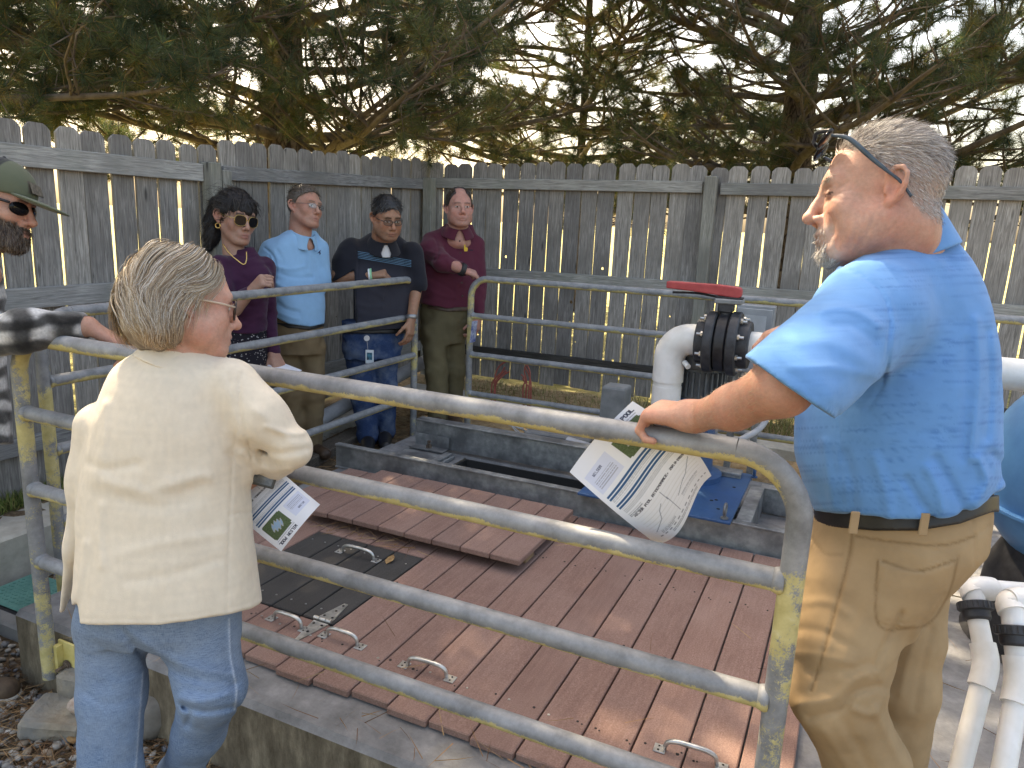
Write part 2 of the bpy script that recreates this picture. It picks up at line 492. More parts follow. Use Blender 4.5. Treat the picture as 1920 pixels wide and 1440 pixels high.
# ---------------------------------------------------------------- concrete slab with the pit
mb = MB()
SL0, SL1 = -2.68, 3.2
SY0, SY1 = 1.515, 4.55
PX0, PX1, PY0, PY1 = -2.12, -.45, 3.46, 4.00
mb.box(((SL0 + SL1) / 2, (SY0 + PY0) / 2, -.4), (SL1 - SL0, PY0 - SY0, .8), bev=.018)
mb.box(((SL0 + PX0) / 2, (PY0 + PY1) / 2, -.401), (PX0 - SL0, PY1 - PY0, .798))
mb.box(((SL1 + PX1) / 2, (PY0 + PY1) / 2, -.401), (SL1 - PX1, PY1 - PY0, .798))
mb.box(((SL0 + SL1) / 2, (SY1 + PY1) / 2, -.4), (SL1 - SL0, SY1 - PY1, .8), bev=.018)
slab = mb.make('concrete_slab', CONC_S, kind='structure')
mb = MB()
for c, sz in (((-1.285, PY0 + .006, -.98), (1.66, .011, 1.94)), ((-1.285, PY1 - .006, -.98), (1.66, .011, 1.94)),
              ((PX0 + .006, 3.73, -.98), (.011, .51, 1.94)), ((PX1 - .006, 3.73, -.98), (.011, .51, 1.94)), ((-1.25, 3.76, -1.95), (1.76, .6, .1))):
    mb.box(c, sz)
mb.make('pit_shade_lining', plain('pit_shade_concrete', (.028, .027, .025), .8), slab)  # shade of the deep pit is put into the lining's near-black colour
# paved walk to the right of the platform, one step lower
mb = MB()
mb.box((3.25, -.1 + 1.4, -.19), (5.96, .42, .3), bev=.012)
walk = mb.make('paved_walk', CONC, kind='structure')
mb = MB(); mb.box((3.25, 5.1, -.2), (5.9, 1.08, .3), bev=.012)
mb.make('paved_walk', CONC, kind='structure')

# ---------------------------------------------------------------- deck boards
P = .1434
X0 = -1.706
def board(name, mat, x, y0, y1, z0, parent, w=.1375, t=.025):
    mb = MB(); mb.box((x, (y0 + y1) / 2, z0 + t / 2), (w, y1 - y0, t), bev=.0035)
    return mb.make(name, mat, parent)
deck = thing('timber_deck', 'brown composite board deck laid over the concrete platform inside the pipe railings', 'deck', (-1.2, 2.5, 0))
Zd = .003
rb = random.Random(5)
HX0, HX1 = X0 - 3 * P, X0 + P       # the dark hatch sits in these boards
nails_l, nails_d = MB(), MB()
for k in range(-6, 12):
    xa = X0 + k * P; xc = xa + P / 2
    j = rb.uniform(-.006, .006) + (.012 if k in (-2, -1, 0, 3) else 0)
    yf = 1.667 + j
    if HX0 - .01 < xa < HX1 - .01:
        board('board', DECK, xc, yf, 1.955, Zd, deck); board('board', DECK, xc, 2.590, 3.385, Zd, deck)
    else:
        board('board', DECK, xc, yf, 3.385, Zd, deck)
    for yy in (1.876, 2.335, 2.86):
        if HX0 < xc < HX1 and yy > 2 and yy < 2.59: continue
        for q in (-.045, .045):
            x = xc + q + rb.uniform(-.008, .008); y = yy + rb.uniform(-.012, .012)
            (nails_d if rb.random() < .6 else nails_l).cyl((x, y, Zd + .0245), (x, y, Zd + .0262), rb.uniform(.0036, .0052), 8)
            if rb.random() < .4:
                x += rb.uniform(.008, .02); y += rb.uniform(-.02, .02)
                nails_d.cyl((x, y, Zd + .0245), (x, y, Zd + .026), .003, 8)
nails_d.make('screw_hole', NAIL_D, deck, kind='stuff'); nails_l.make('screw_head', GALV_L, deck, kind='stuff')

def handle_mesh(cx, cy, z, L, parent, rz=0.0, h=.036):
    """a bent pull handle with a foot plate at each end"""
    c_, s_ = math.cos(rz), math.sin(rz); u = np.array([c_, s_, 0]); v = np.array([-s_, c_, 0]); w = np.array([0, 0, 1.])
    O = np.array([cx, cy, z])
    t = np.linspace(0, np.pi, 17)
    a = L * .36
    pth = [O + u * (-a * np.sign(np.cos(k)) * abs(np.cos(k)) ** .55) + w * (.004 + h * np.sin(k) ** .6) for k in t]
    mb = MB()
    mb.tube(pth, [.0055 + .0022 * math.sin(k) for k in t], 10)
    h_ = mb.make('handle', GALV_L, parent, smooth=True)
    for sg in (-1, 1):
        mb = MB(); mb.box(O + u * sg * (L * .36 + .014) + w * .0022, (.034, .036, .0035), rz, bev=.0012)
        p = mb.make('foot_plate', GALV_L, h_)
        for q in (-.009, .009):
            mb = MB(); c = O + u * sg * (L * .36 + .017) + v * q + w * .0038
            mb.cyl(c, c + w * .0012, .0034, 8); mb.make('screw', NAIL_D, h_)
    return h_
TZ = Zd + .0252
for cx, cy, L in ((-1.114, 1.876, .20), (-.256, 1.88, .20), (-1.467, 1.891, .175), (-1.704, 1.886, .175)):
    handle_mesh(cx, cy, TZ, L, deck, rb.uniform(-.04, .04))

hatch = thing('access_hatch', 'charcoal board access hatch with a pull handle set flush in the brown deck', 'hatch', (-1.85, 2.27, 0))
for k in range(4):
    xa = HX0 + k * P
    board('board', DARKB, xa + P / 2, 1.963, 2.582, Zd + .001, hatch, w=.136)
mb = MB()
for k in range(4):
    for yy in (2.03, 2.27, 2.5):
        for q in (-.035, .035):
            x = HX0 + (k + .5) * P + q; mb.cyl((x, yy, TZ), (x, yy, TZ + .0022), .0042, 8)
mb.make('screw_head', GALV_L, hatch, kind='stuff')
handle_mesh(-1.818, 2.458, TZ + .001, .225, hatch, .01)
hg = MB(); yb = 1.962
hg.prism([(-.033, .012), (.033, .012), (.009, .135), (-.009, .135)], (-1.606, yb, TZ + .002), (1, 0, 0), (0, 1, 0), .003)
hinge = hg.make('strap_hinge', GALV_L, hatch)
hg = MB(); hg.prism([(-.033, -.012), (-.006, -.15), (.006, -.15), (.033, -.012)], (-1.606, yb, TZ + .0015), (1, 0, 0), (0, 1, 0), .003)
hg.make('hinge_leaf', GALV_L, hinge)
for q0, q1 in ((-.040, -.016), (-.013, .012), (.015, .036)):
    hg = MB(); hg.cyl((-1.606 + q0, yb, TZ + .008), (-1.606 + q1, yb, TZ + .008), .0075, 12)
    hg.make('hinge_knuckle', GALV_L, hinge, auto=40)
for yy, xx in ((.03, -.018), (.03, .018), (.075, 0), (.118, 0), (-.03, .018), (-.03, -.018), (-.085, 0)):
    hg = MB(); hg.cyl((-1.606 + xx, yb + yy, TZ + .0045), (-1.606 + xx, yb + yy, TZ + .0062), .005, 10)
    hg.make('screw', NAIL_D, hinge)

lid = thing('hatch_lid', 'loose brown board lid lying on the deck in front of the steel beam', 'hatch lid', (-1.7, 2.97, TZ))
for k in range(8):
    xa = -1.132 - (k + 1) * P
    board('board', DECK, xa + P / 2, 2.648 + rb.uniform(-.003, .003), 3.30, TZ + .040, lid, w=.1385, t=.026)
for yy in (2.80, 3.18):
    mb = MB(); mb.box((-1.70, yy, TZ + .0205), (1.10, .085, .037), bev=.003); mb.make('batten', plain('batten_wood', (.28, .19, .11), .8), lid)

# ---------------------------------------------------------------- steel beams over the pit
def channel(name, x0, x1, y, z0, h, fl, label, sgn=1, low=True):
    t = thing(name, label, 'beam', ((x0 + x1) / 2, y, z0))
    mb = MB(); mb.box(((x0 + x1) / 2, y, z0 + h / 2), (x1 - x0, .012, h - .004), bev=.002); mb.make('web', GALV, t)
    for zz in ((z0 + .006, z0 + h - .005) if low else (z0 + h - .005,)):
        mb = MB(); mb.box(((x0 + x1) / 2, y + sgn * (fl / 2 + .007) - .006 * sgn - .006, zz), (x1 - x0 + .002, fl + .02, .0105), bev=.002); mb.make('flange', GALV, t)
    return t
b1 = channel('channel_beam', -2.69, -.07, 3.43, .0, .147, .022, 'galvanised steel channel beam nearest the deck boards')
b2 = channel('channel_beam', -2.50, -.44, 4.02, .02, .175, .07, 'galvanised steel channel beam on the far side of the open pit', low=False)
mb = MB(); mb.box((-2.36, 3.985, .075), (.25, .008, .075)); mb.box((-2.36, 3.945, .034), (.25, .08, .008)); mb.make('angle_bracket', GALV, b2)
mb = MB(); mb.cyl((-2.36, 3.945, .038), (-2.36, 3.945, .085), .011, 8); mb.cyl((-2.36, 3.945, .038), (-2.36, 3.945, .056), .02, 6); mb.make('anchor_bolt', STEELD, b2)
fr = thing('steel_frame', 'galvanised steel box frame at the right end of the pit beside the blue plate', 'frame', (-.23, 3.75, 0))
for c, sz in (((-.345, 3.73, .075), (.07, .54, .146)), ((-.075, 3.73, .075), (.012, .53, .14)), ((-.2, 4.008, .075), (.25, .012, .14)), ((-.2, 4.03, .142), (.26, .07, .011))):
    mb = MB(); mb.box(c, sz, bev=.002); mb.make('frame_member', GALV, fr)
PITW = plain('pit_timber', (.16, .14, .11), .8)
for k in range(3):
    mb = MB(); mb.box((-1.85 + k * .5, 3.74, -.16 - .03 * k), (.06, .5, .04), bev=.003); mb.make('pit_cross_bar', PITW, b1)
mb = MB(); mb.box((-2.33, 3.72, .012), (.34, .44, .02), bev=.003); mb.box((-2.2, 3.72, .03), (.05, .42, .015), bev=.003); mb.make('edge_plate', GALV, b1)

# ---------------------------------------------------------------- pipe railings
PR = .0245
def railing(name, label, A, B, zt, zs, foot, base):
    """closed pipe hoop from A to B with inner rails; A, B are (x, y)"""
    A = np.array([*A, 0.]); B = np.array([*B, 0.]); L = np.linalg.norm(B - A); u = (B - A) / L
    t = thing(name, label, 'railing', (*((A + B) / 2)[:2], base))
    r = .13; n = 10
    hoop = [A + [0, 0, foot], A + [0, 0, (foot + zt) / 2], A + [0, 0, zt - r]]
    for k in range(1, n):
        a = np.pi / 2 * k / n; hoop.append(A + u * r * (1 - math.cos(a)) + np.array([0, 0, zt - r + r * math.sin(a)]))
    m = 24
    for k in range(m + 1): hoop.append(A + u * (r + (L - 2 * r) * k / m) + np.array([0, 0, zt]))
    n0 = 3 + n - 1
    for k in range(1, n):
        a = np.pi / 2 * (1 - k / n); hoop.append(B - u * r * (1 - math.cos(a)) + np.array([0, 0, zt - r + r * math.sin(a)]))
    tail = [B + [0, 0, zt - r], B + [0, 0, (foot + zt) / 2], B + [0, 0, foot]]
    hoop = hoop + tail
    i0, i1 = n0, n0 + m
    nn = np.cross(u, [0, 0, 1.])
    def seg(nm, pts, mt):
        mb = MB(); mb.tube(pts, PR, 20, ref=nn); return mb.make(nm, mt, t, smooth=False, auto=50)
    seg('post', hoop[:i0 + 1], PIPE_POST); seg('top_rail', hoop[i0:i1 + 1], PIPE); seg('post', hoop[i1:], PIPE_POST)
    for z in zs:
        mb = MB(); mb.tube([A + u * (.012 + (L - .024) * k / 12) + [0, 0, z] for k in range(13)], PR * .97, 20, ref=nn)
        rl = mb.make('rail', PIPE, t, auto=50)
        for E_, sg in ((A, 1), (B, -1)):
            mb = MB(); c = E_ + u * sg * .0225 + np.array([0, 0, z])
            mb.lathe(c, u * sg, [(.0265, -.010), (.0285, -.004), (.0270, .004), (.0243, .012)], 18)
            mb.make('weld', PIPE_POST, rl, smooth=True)
    return t, A, B, u
fr_rail, A, B, u = railing('pipe_railing', 'front pipe railing with worn yellow paint, the one nearest the camera', (-2.415, 1.468), (-.043, 1.468), 1.057, (.805, .542, .282), -.165, -.165)
for E_, sx in ((A, 1), (B, 1)):
    mb = MB(); mb.box(E_ + np.array([sx * .055, .034, -.09]), (.085, .01, .12), bev=.002); bp = mb.make('base_plate', YELLOWP, fr_rail)
    mb = MB(); c = E_ + np.array([sx * .06, .03, -.115]); mb.cyl(c, c + [0, -.045, 0], .007, 10); mb.cyl(c, c + [0, -.012, 0], .016, 6); mb.cyl(c + [0, -.004, 0], c + [0, -.007, 0], .02, 14)
    mb.make('bolt', STEELD, bp)
    mb = MB(); c = E_ + np.array([.03, .02, -.09]); mb.box(c, (.02, .03, .1)); mb.make('weld', YELLOWP, bp)
railing('pipe_railing', 'side pipe railing running back to the gap beside the man in the dark striped polo', (-2.86, 1.83), (-2.86, 4.55), 1.05, (.782, .498, .19), -.27, -.27)
railing('pipe_railing', 'far pipe railing in front of the back fence, gripped by the man in maroon', (-2.575, 4.87), (2.6, 4.94), 1.06, (.783, .49, .19), -.14, -.14)

# ---------------------------------------------------------------- fence
def picket_mesh(w, h, seed, holes=(), t=.016):
    r = random.Random(seed); hw = w / 2; c = .033
    out = []
    edge = lambda: r.uniform(-.0018, .0018)
    ys = np.linspace(0, h - c, 9)
    for z in ys: out.append((-hw + edge(), z))
    out += [(-hw + c * .55, h - c * .35), (-hw + c * 1.05, h + r.uniform(-.002, .002)), (hw - c * 1.05, h + r.uniform(-.002, .002)), (hw - c * .55, h - c * .35)]
    for z in ys[::-1]: out.append((hw + edge(), z))
    bm = bmesh.new()
    def loop(pts):
        vs = [bm.verts.new((p[0], 0, p[1])) for p in pts]
        return [bm.edges.new((vs[i], vs[(i + 1) % len(vs)])) for i in range(len(vs))]
    es = loop(out)
    for (hx, hz, hr) in holes:
        es += loop([(hx + hr * (1 + .2 * math.sin(3 * a + seed)) * math.cos(a), hz + 1.25 * hr * (1 + .15 * math.cos(2 * a)) * math.sin(a)) for a in [2 * math.pi * k / 9 for k in range(9)]])
    bmesh.ops.triangle_fill(bm, edges=es, use_beauty=True)
    fs = list(bm.faces)
    ex = bmesh.ops.extrude_face_region(bm, geom=fs)
    for v in ex['geom']:
        if isinstance(v, bmesh.types.BMVert): v.co.y += t
    # slight cupping and warp
    k1, k2 = r.uniform(-.004, .004), r.uniform(-.006, .006)
    for v in bm.verts:
        v.co.y += k1 * math.sin(v.co.z * 2.1 + seed) + k2 * (v.co.x / hw) * math.sin(v.co.z * 1.3)
    bmesh.ops.recalc_face_normals(bm, faces=bm.faces)
    me = bpy.data.meshes.new('picket'); bm.to_mesh(me); bm.free(); me.materials.append(WOOD_V)
    return me
def put_picket(fence, me, x, y, z, rz, rx=0.0, ry=0.0):
    o = bpy.data.objects.new('picket', me); COL.objects.link(o); o.parent = fence
    o.location = tuple(np.array([x, y, z]) - root_loc(fence)); o.rotation_euler = (rx, ry, rz)
    return o
rf = random.Random(21)
WOOD_SHADOW = wood_mat('shadowed_lower_rail_wood', (.03, .028, .025), (.07, .066, .06), (.12, .115, .105), (.9, 16, 16))  # shadow on the lowest back rail, painted into its wood colour
# back fence, seen face on
YB = 6.05
fb = thing('wooden_fence', 'weathered grey dog-ear picket fence across the back with narrow gaps', 'fence', (-.3, YB, 0))
x = -3.60; k = 0
HOLES = {0.30: None}
while x < 3.6:
    w = .136 + rf.uniform(-.006, .005)
    hl = []
    for q in range(rf.choice([0, 0, 1, 1, 2, 3])):
        hl.append((rf.uniform(-.05, .05), rf.uniform(.15, 1.15), rf.uniform(.008, .015)))
    hl = [a for i, a in enumerate(hl) if all(abs(a[1] - b[1]) > .06 for b in hl[:i])]
    z0 = .07 + rf.uniform(-.012, .012); ht = 1.965 + .012 * math.sin(x * 2.3) - .012 * (x + 1) * .3 + rf.uniform(-.012, .012) - z0
    put_picket(fb, picket_mesh(w, ht, k + 100, hl), x, YB, z0, rf.uniform(-.02, .02), ry=rf.uniform(-.006, .006) + .006)
    x += w + rf.choice([.007, .010, .013, .016, .018]); k += 1
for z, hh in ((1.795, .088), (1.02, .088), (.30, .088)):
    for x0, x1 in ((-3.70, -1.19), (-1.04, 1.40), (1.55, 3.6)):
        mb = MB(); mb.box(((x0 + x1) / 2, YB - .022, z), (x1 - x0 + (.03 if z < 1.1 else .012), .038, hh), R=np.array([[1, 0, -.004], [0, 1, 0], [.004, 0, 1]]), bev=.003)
        mb.make('rail', WOOD_X if z > .5 else WOOD_SHADOW, fb)
for px_ in (-1.115, 1.475):
    mb = MB(); mb.box((px_, YB - .055, .93), (.092, .092, 1.9), bev=.006); mb.make('post', POST_W, fb)
# left fence
XL = -3.80
xl = lambda y: XL + .045 * max(0.0, y - 3.6)
fl = thing('wooden_fence', 'weathered grey picket fence along the left side behind the standing group', 'fence', (XL, 3.6, 0))
y = .6; k = 0
while y < 6.03:
    w = .136 + rf.uniform(-.007, .006)
    p1 = y < 3.56
    hl = []
    for q in range(rf.choice([0, 0, 0, 1])):
        hl.append((rf.uniform(-.045, .045), rf.uniform(.2, 1.0), rf.uniform(.007, .011)))
    top = (1.855 + .01 * (y - 2.2)) if p1 else (1.905 + .035 * (y - 3.56))
    z0 = -.02 + .03 * max(0, y - 3)
    put_picket(fl, picket_mesh(w, top + rf.uniform(-.012, .012) - z0, k + 300, hl), xl(y), y + w / 2, z0, math.radians(90) - (.045 if y > 3.6 else 0) + rf.uniform(-.03, .03), ry=rf.uniform(-.006, .006))
    y += w + (rf.choice([.008, .016, .022, .026]) if p1 else rf.choice([.002, .003, .004, .007, .010])); k += 1
def yrail(y0, y1, z0, z1, hh=.089):
    mb = MB(); L = y1 - y0; a = (z1 - z0) / L
    mb.box((xl((y0 + y1) / 2) + .022, (y0 + y1) / 2, (z0 + z1) / 2), (.038, L, hh), R=np.array([[1, .045 if y0 > 3.6 else 0, 0], [0, 1, 0], [0, a, 1]]), bev=.003)
    mb.make('rail', WOOD_Y, fl)
yrail(.4, 3.52, 1.694, 1.694, .105); yrail(3.68, 5.98, 1.705, 1.775)
yrail(.4, 3.52, 1.00, 1.00, .105); yrail(3.68, 5.98, 1.01, 1.03)
yrail(.4, 3.52, .25, .25); yrail(3.68, 5.98, .27, .30)
for yy, w in ((3.60, .14), ):
    mb = MB(); mb.box((XL + .055, yy - .03, .86), (.09, .085, 1.8), bev=.006); mb.make('post', POST_W, fl)
    mb = MB(); mb.box((XL + .06, yy + .055, .84), (.085, .075, 1.76), bev=.005); mb.make('post', POST_W, fl)
mb = MB(); mb.box((XL + .19, YB - .085, .9), (.092, .092, 1.86), bev=.006); mb.make('post', POST_W, fl)
# ---------------------------------------------------------------- pump, valve and pipework
def ony(px, py, y):
    r = RC @ np.array([px - 960.0, py - 720.0, F_PX]); return CAM + r * (y / r[1])
PYR = 3.74
pump = thing('vertical_pump', 'blue vertical pump with a finned grey motor on a blue plate over the pit', 'pump', (-.75, 3.75, .15))
mb = MB(); mb.box((-.765, 3.745, .159), (.75, .78, .014), bev=.003); mb.make('base_plate', BLUE, pump)
for p in ((1358, 972), (1414, 895)):
    c = onz(*p, .168); mb = MB()
    mb.tube([c + [.0, .0, 0], c + [0, 0, .02]], .008, 10)
    mb.tube([c + np.array([0, .026 * math.sin(a), .045 + .026 * math.cos(a)]) for a in np.linspace(-math.pi, math.pi, 21)], .007, 8, cap=False)
    mb.cyl(c, c + [0, 0, .006], .018, 12)
    mb.make('lifting_eye', BLUE if p[0] > 1400 else GALV, pump, auto=60)
for q in ((-.52, 3.60), (-.50, 3.62), (-.47, 3.50), (-.45, 3.86)):
    mb = MB(); mb.cyl((*q, .1655), (*q, .1668), .009, 10); mb.make('plate_hole', DARK, pump)
pc = np.array([-.70, 3.93, .166])
mb = MB(); mb.lathe(pc, (0, 0, 1), [(.17, 0), (.17, .03), (.12, .05), (.11, .16)], 28); mb.make('pump_base', BLUE, pump, auto=40)
for a in range(4):
    an = math.radians(45 + 90 * a + 20); mb = MB()
    mb.box(pc + np.array([.105 * math.cos(an), .105 * math.sin(an), .28]), (.07, .018, .26), an + math.pi / 2, bev=.003); mb.make('pump_stand_leg', BLUE, pump)
mb = MB(); mb.cyl(pc + [0, 0, .16], pc + [0, 0, .40], .03, 16); mb.make('shaft', GALV_L, pump, auto=40)
mb = MB(); mb.lathe(pc + [0, 0, .40], (0, 0, 1), [(.15, 0), (.15, .025), (.135, .03), (.135, .05)], 28); mb.make('motor_flange', BLUE, pump, auto=40)
mb = MB(); mb.lathe(pc + [0, 0, .45], (0, 0, 1), [(.125, 0), (.125, .16), (.14, .165), (.142, .33), (.12, .36), (.06, .37)], 32); mo = mb.make('motor', MOTOR, pump, auto=40)
for k in range(28):
    a = 2 * math.pi * k / 28; mb = MB(); mb.box(pc + np.array([.135 * math.cos(a), .135 * math.sin(a), .53]), (.024, .008, .13), a, bev=.001); mb.make('fin', MOTOR, mo)

riser = thing('pvc_riser', 'white plastic riser pipe with an elbow rising beside the pump', 'pipe', (-.83, PYR, .17))
rx = ony(1251, 720, PYR)[0]; zh = ony(1340, 641, PYR)[2]
rr = .074
mb = MB(); mb.cyl((rx, PYR, .166), (rx, PYR, zh - .25), rr, 32); mb.make('pipe', PVC, riser, auto=40)
mb = MB(); mb.cyl((rx, PYR, zh - .252), (rx, PYR, zh - .215), rr * .965, 32); mb.make('pipe_neck', PVC, riser, auto=40)
mb = MB()
eb = [np.array([rx, PYR, zh - .225])] + [np.array([rx + .105 * (1 - math.cos(a)), PYR, zh - .105 + .105 * math.sin(a)]) for a in np.linspace(0, math.pi / 2, 10)] + [np.array([rx + .155, PYR, zh])]
mb.tube(eb, rr * 1.06, 32); mb.make('elbow', PVC, riser, auto=40)
mb = MB(); c = np.array([rx + .085, PYR - .03, zh - .115]); mb.cyl(c, c + np.array([.025, -.03, -.015]), .014, 10); mb.make('drain_plug', PVC, riser, auto=40)

vx = ony(1342, 641, PYR)[0]
valve = thing('butterfly_valve', 'dark flanged butterfly valve with a red lever between the white pipes', 'valve', (vx, PYR, zh))
def disc(nm, x0, x1, r, mt=BLACKP, n=36):
    mb = MB(); mb.lathe((x0, PYR, zh), (1, 0, 0), [(r * .96, 0), (r, .006), (r, x1 - x0 - .006), (r * .96, x1 - x0)], n); return mb.make(nm, mt, valve, auto=35)
V0 = rx + .132
disc('pipe_collar', V0, V0 + .075, .112); f1 = disc('flange', V0 + .045, V0 + .093, .154)
disc('valve_body', V0 + .098, V0 + .152, .144, RUBBER); f2 = disc('flange', V0 + .157, V0 + .205, .158)
disc('pipe_collar', V0 + .195, V0 + .255, .116)
for k in range(8):
    a = 2 * math.pi * (k + .5) / 8; cy, cz = PYR + .127 * math.cos(a), zh + .127 * math.sin(a)
    for fx, sg, par in ((V0 + .046, -1, f1), (V0 + .204, 1, f2)):
        mb = MB(); mb.cyl((fx, cy, cz), (fx + sg * .012, cy, cz), .014, 6); mb.cyl((fx + sg * .012, cy, cz), (fx + sg * .032, cy, cz), .0075, 8)
        mb.make('bolt', GALV_L, par)
xs = V0 + .125
mb = MB(); mb.cyl((xs, PYR, zh + .13), (xs, PYR, zh + .215), .032, 16); mb.box((xs, PYR, zh + .178), (.07, .085, .05), bev=.006); mb.make('valve_neck', BLACKP, valve, auto=40)
mb = MB(); mb.box((xs + .012, PYR, zh + .207), (.13, .11, .024), bev=.005); mb.make('mounting_plate', GREYBOX, valve)
mb = MB(); tp = [(-.30, .0125), (-.30, .047), (-.05, .047), (.055, .040), (.065, .030), (.065, -.004), (.05, -.012), (-.02, -.006), (-.16, .006)]
mb.prism(tp, (xs, PYR + .028, zh + .236), (1, 0, 0), (0, 0, 1), .056)
lv = mb.make('lever', RED, valve); bv = lv.modifiers.new('bevel', 'BEVEL'); bv.width = .006; bv.segments = 2
mb = MB(); mb.tube(spline([(xs - .27, PYR, zh + .228), (xs - .15, PYR, zh + .233), (xs - .05, PYR, zh + .223), (xs + .06, PYR, zh + .22)], 14), .006, 8); mb.box((xs + .01, PYR, zh + .223), (.13, .06, .010), bev=.003); mb.make('locking_trigger', RUBBER, valve)
mb = MB(); mb.cyl((V0 + .25, PYR, zh), (2.4, PYR, zh - .02), rr * .93, 32)
mb.make('white_pipe', PVC, None, loc=(.6, PYR, zh), auto=40, label='long white plastic pipe running right from the valve behind the man in blue', cat='pipe')

box = thing('electrical_enclosure', 'pale grey electrical enclosure on posts behind the valve', 'enclosure', (-.36, 4.72, 0))
ex0, ex1 = ony(1380, 600, 4.72)[0], ony(1453, 600, 4.72)[0]; ez1 = ony(1415, 571, 4.72)[2]
mb = MB(); mb.box(((ex0 + ex1) / 2, 4.72, ez1 - .21), (ex1 - ex0, .10, .42), bev=.006); mb.make('cabinet', LGREY, box)
mb = MB(); mb.box(((ex0 + ex1) / 2, 4.667, ez1 - .215), (ex1 - ex0 - .02, .012, .39), bev=.003); dr = mb.make('cabinet_door', LGREY, box)
mb = MB(); mb.box(((ex0 + ex1) / 2, 4.659, ez1 - .13), (.14, .004, .14)); mb.make('nameplate', plain('aluminium_plate', (.42, .46, .5), .4, .4), dr)
for q in (ex0 + .03, ex1 - .05):
    mb = MB(); mb.box((q, 4.79, (ez1 - .02 - .1) / 2), (.041, .041, ez1 + .1), bev=.003); mb.make('post', GALV, box)
mb = MB(); cpts = spline([at(1450, 735, 4.55), at(1443, 771, 4.5), at(1425, 803, 4.45), at(1392, 823, 4.4), at(1365, 838, 4.35), at(1340, 850, 4.25)], 30); mb.tube(cpts, .019, 12)
mb.make('flexible_conduit', GPVC, None, loc=cpts[0], smooth=True, label='curved grey conduit sweeping down below the electrical enclosure', cat='conduit')
mb = MB()
c0 = at(1342, 700, 3.95); c1 = at(1338, 835, 3.98)
sp_ = [c0 + (c1 - c0) * t for t in np.linspace(0, 1, 90)]
mb.tube(sp_, [.017 + .004 * (k % 2) for k in range(90)], 10)
mb.make('armoured_cable', GALV, None, loc=c1, smooth=False, label='ribbed metal cable running down beside the blue pump', cat='cable')

jb = thing('junction_box', 'grey plastic junction box on a short stub in front of the back railing', 'junction box', (-1.25, 4.3, 0))
mb = MB(); mb.lathe((-1.25, 4.30, .30), (0, 0, 1), [(.098, 0), (.098, .012), (.108, .014), (.103, .215), (.095, .228), (.07, .232)], 4)
jo = mb.make('cover', GREYBOX, jb); jo.rotation_euler = (0, 0, 0)
jm = jo.modifiers.new('bevel', 'BEVEL'); jm.width = .014; jm.segments = 3
R45 = Matrix.Rotation(math.radians(45), 4, 'Z'); jo.data.transform(Matrix.Translation(-Vector((0, 0, 0))) @ R45)
mb = MB(); mb.cyl((-1.25, 4.30, -.15), (-1.25, 4.30, .31), .03, 12); mb.make('stub_pipe', GPVC, jb, auto=40)

# clutter behind the far beam
mb = MB(); mb.box((-1.62, 4.36, .10), (.44, .2, .12), rz=.05, bev=.01)
mb.make('concrete_block', CONC, None, loc=(-1.62, 4.36, .04), label='flat grey concrete block behind the far steel beam', cat='block')
mb = MB(); mb.cyl((-1.52, 4.22, .145), (-.95, 4.13, .10), .035, 16)
mb.make('grey_pipe', GPVC, None, loc=(-1.2, 4.17, .1), auto=40, label='short grey pipe lying behind the far steel beam', cat='pipe')
wr = random.Random(3)
mb = MB()
for k in range(11):
    a = np.array([-1.93 + wr.uniform(-.03, .03), 4.33 + wr.uniform(-.05, .05), .17])
    p = [a]
    for j in range(4): p.append(p[-1] + np.array([wr.uniform(.02, .07), wr.uniform(-.04, .03), wr.uniform(-.03, .025)]))
    mb.tube(spline(p, 10), .004, 5)
mb.make('loose_wires', plain('pale_wire', (.42, .42, .4), .6), None, loc=(-1.8, 4.3, .15), kind='stuff', label='tangle of pale loose wire ends behind the far beam', cat='wires')
WIRE = plain('red_wire', (.34, .09, .07), .5)
for (px, py, hgt, lean, lab) in ((925, 742, .30, .16, 'left bunch of red wires sticking up behind the far railing'), (987, 748, .26, -.05, 'right bunch of red wires sticking up behind the far railing')):
    b = ony(px, py, 5.02); mb = MB()
    for k in range(5):
        o_ = np.array([wr.uniform(-.03, .03), wr.uniform(-.02, .02), 0])
        h = hgt * wr.uniform(.6, 1.05)
        mb.tube(spline([b + o_ - [0, 0, .12], b + o_ + [wr.uniform(-.02, .02), 0, h * .4], b + o_ * .5 + [lean * .25 + wr.uniform(-.03, .03), 0, h * .8], b + o_ * .3 + [lean * .7 + wr.uniform(-.03, .03), 0, h]], 10), .006, 6)
    mb.make('wire_bunch', WIRE, None, loc=b, kind='stuff', label=lab, cat='wires')

# ---------------------------------------------------------------- kerbs, timbers, conduit on the left
KERB = speckle('pale_concrete_kerb', (.40, .37, .31), (.56, .53, .46), 14, .9, 0, .5, 90, big=(.33, .31, .27), bigscale=3)
mb = MB(); mb.box((-3.50, 2.75, -.16), (.28, 5.3, .28), bev=.015)
mb.make('concrete_kerb', KERB, kind='structure')
mb = MB(); mb.box((-1.55, 5.42, -.10), (3.9, .30, .26), bev=.015)
mb.make('concrete_kerb', KERB, kind='structure')
mb = MB(); mb.cyl(onz(578, 806, .0) + [0, 0, .03], at(803, 674, 6.05), .052, 18)
mb.make('grey_drain_pipe', GPVC, None, loc=(-3.3, 4.6, 0), auto=40, label='pale grey drain pipe lying along the kerb behind the side railing', cat='pipe')
mb = MB(); mb.box((-3.13, 3.95, -.10), (.14, .95, .09), rz=.12, bev=.008)
mb.make('landscape_timber', speckle('dark_timber', (.06, .05, .04), (.15, .125, .1), 30, .9, 0, .4, 90, stretch=(8, 1, 8)), None, loc=(-3.13, 3.95, -.15), label='dark landscape timber on the ground beside the side railing', cat='timber')
vb = thing('valve_box', 'black ground valve box with a teal ribbed lid beside the front railing post', 'valve box', (-3.10, 1.88, -.3))
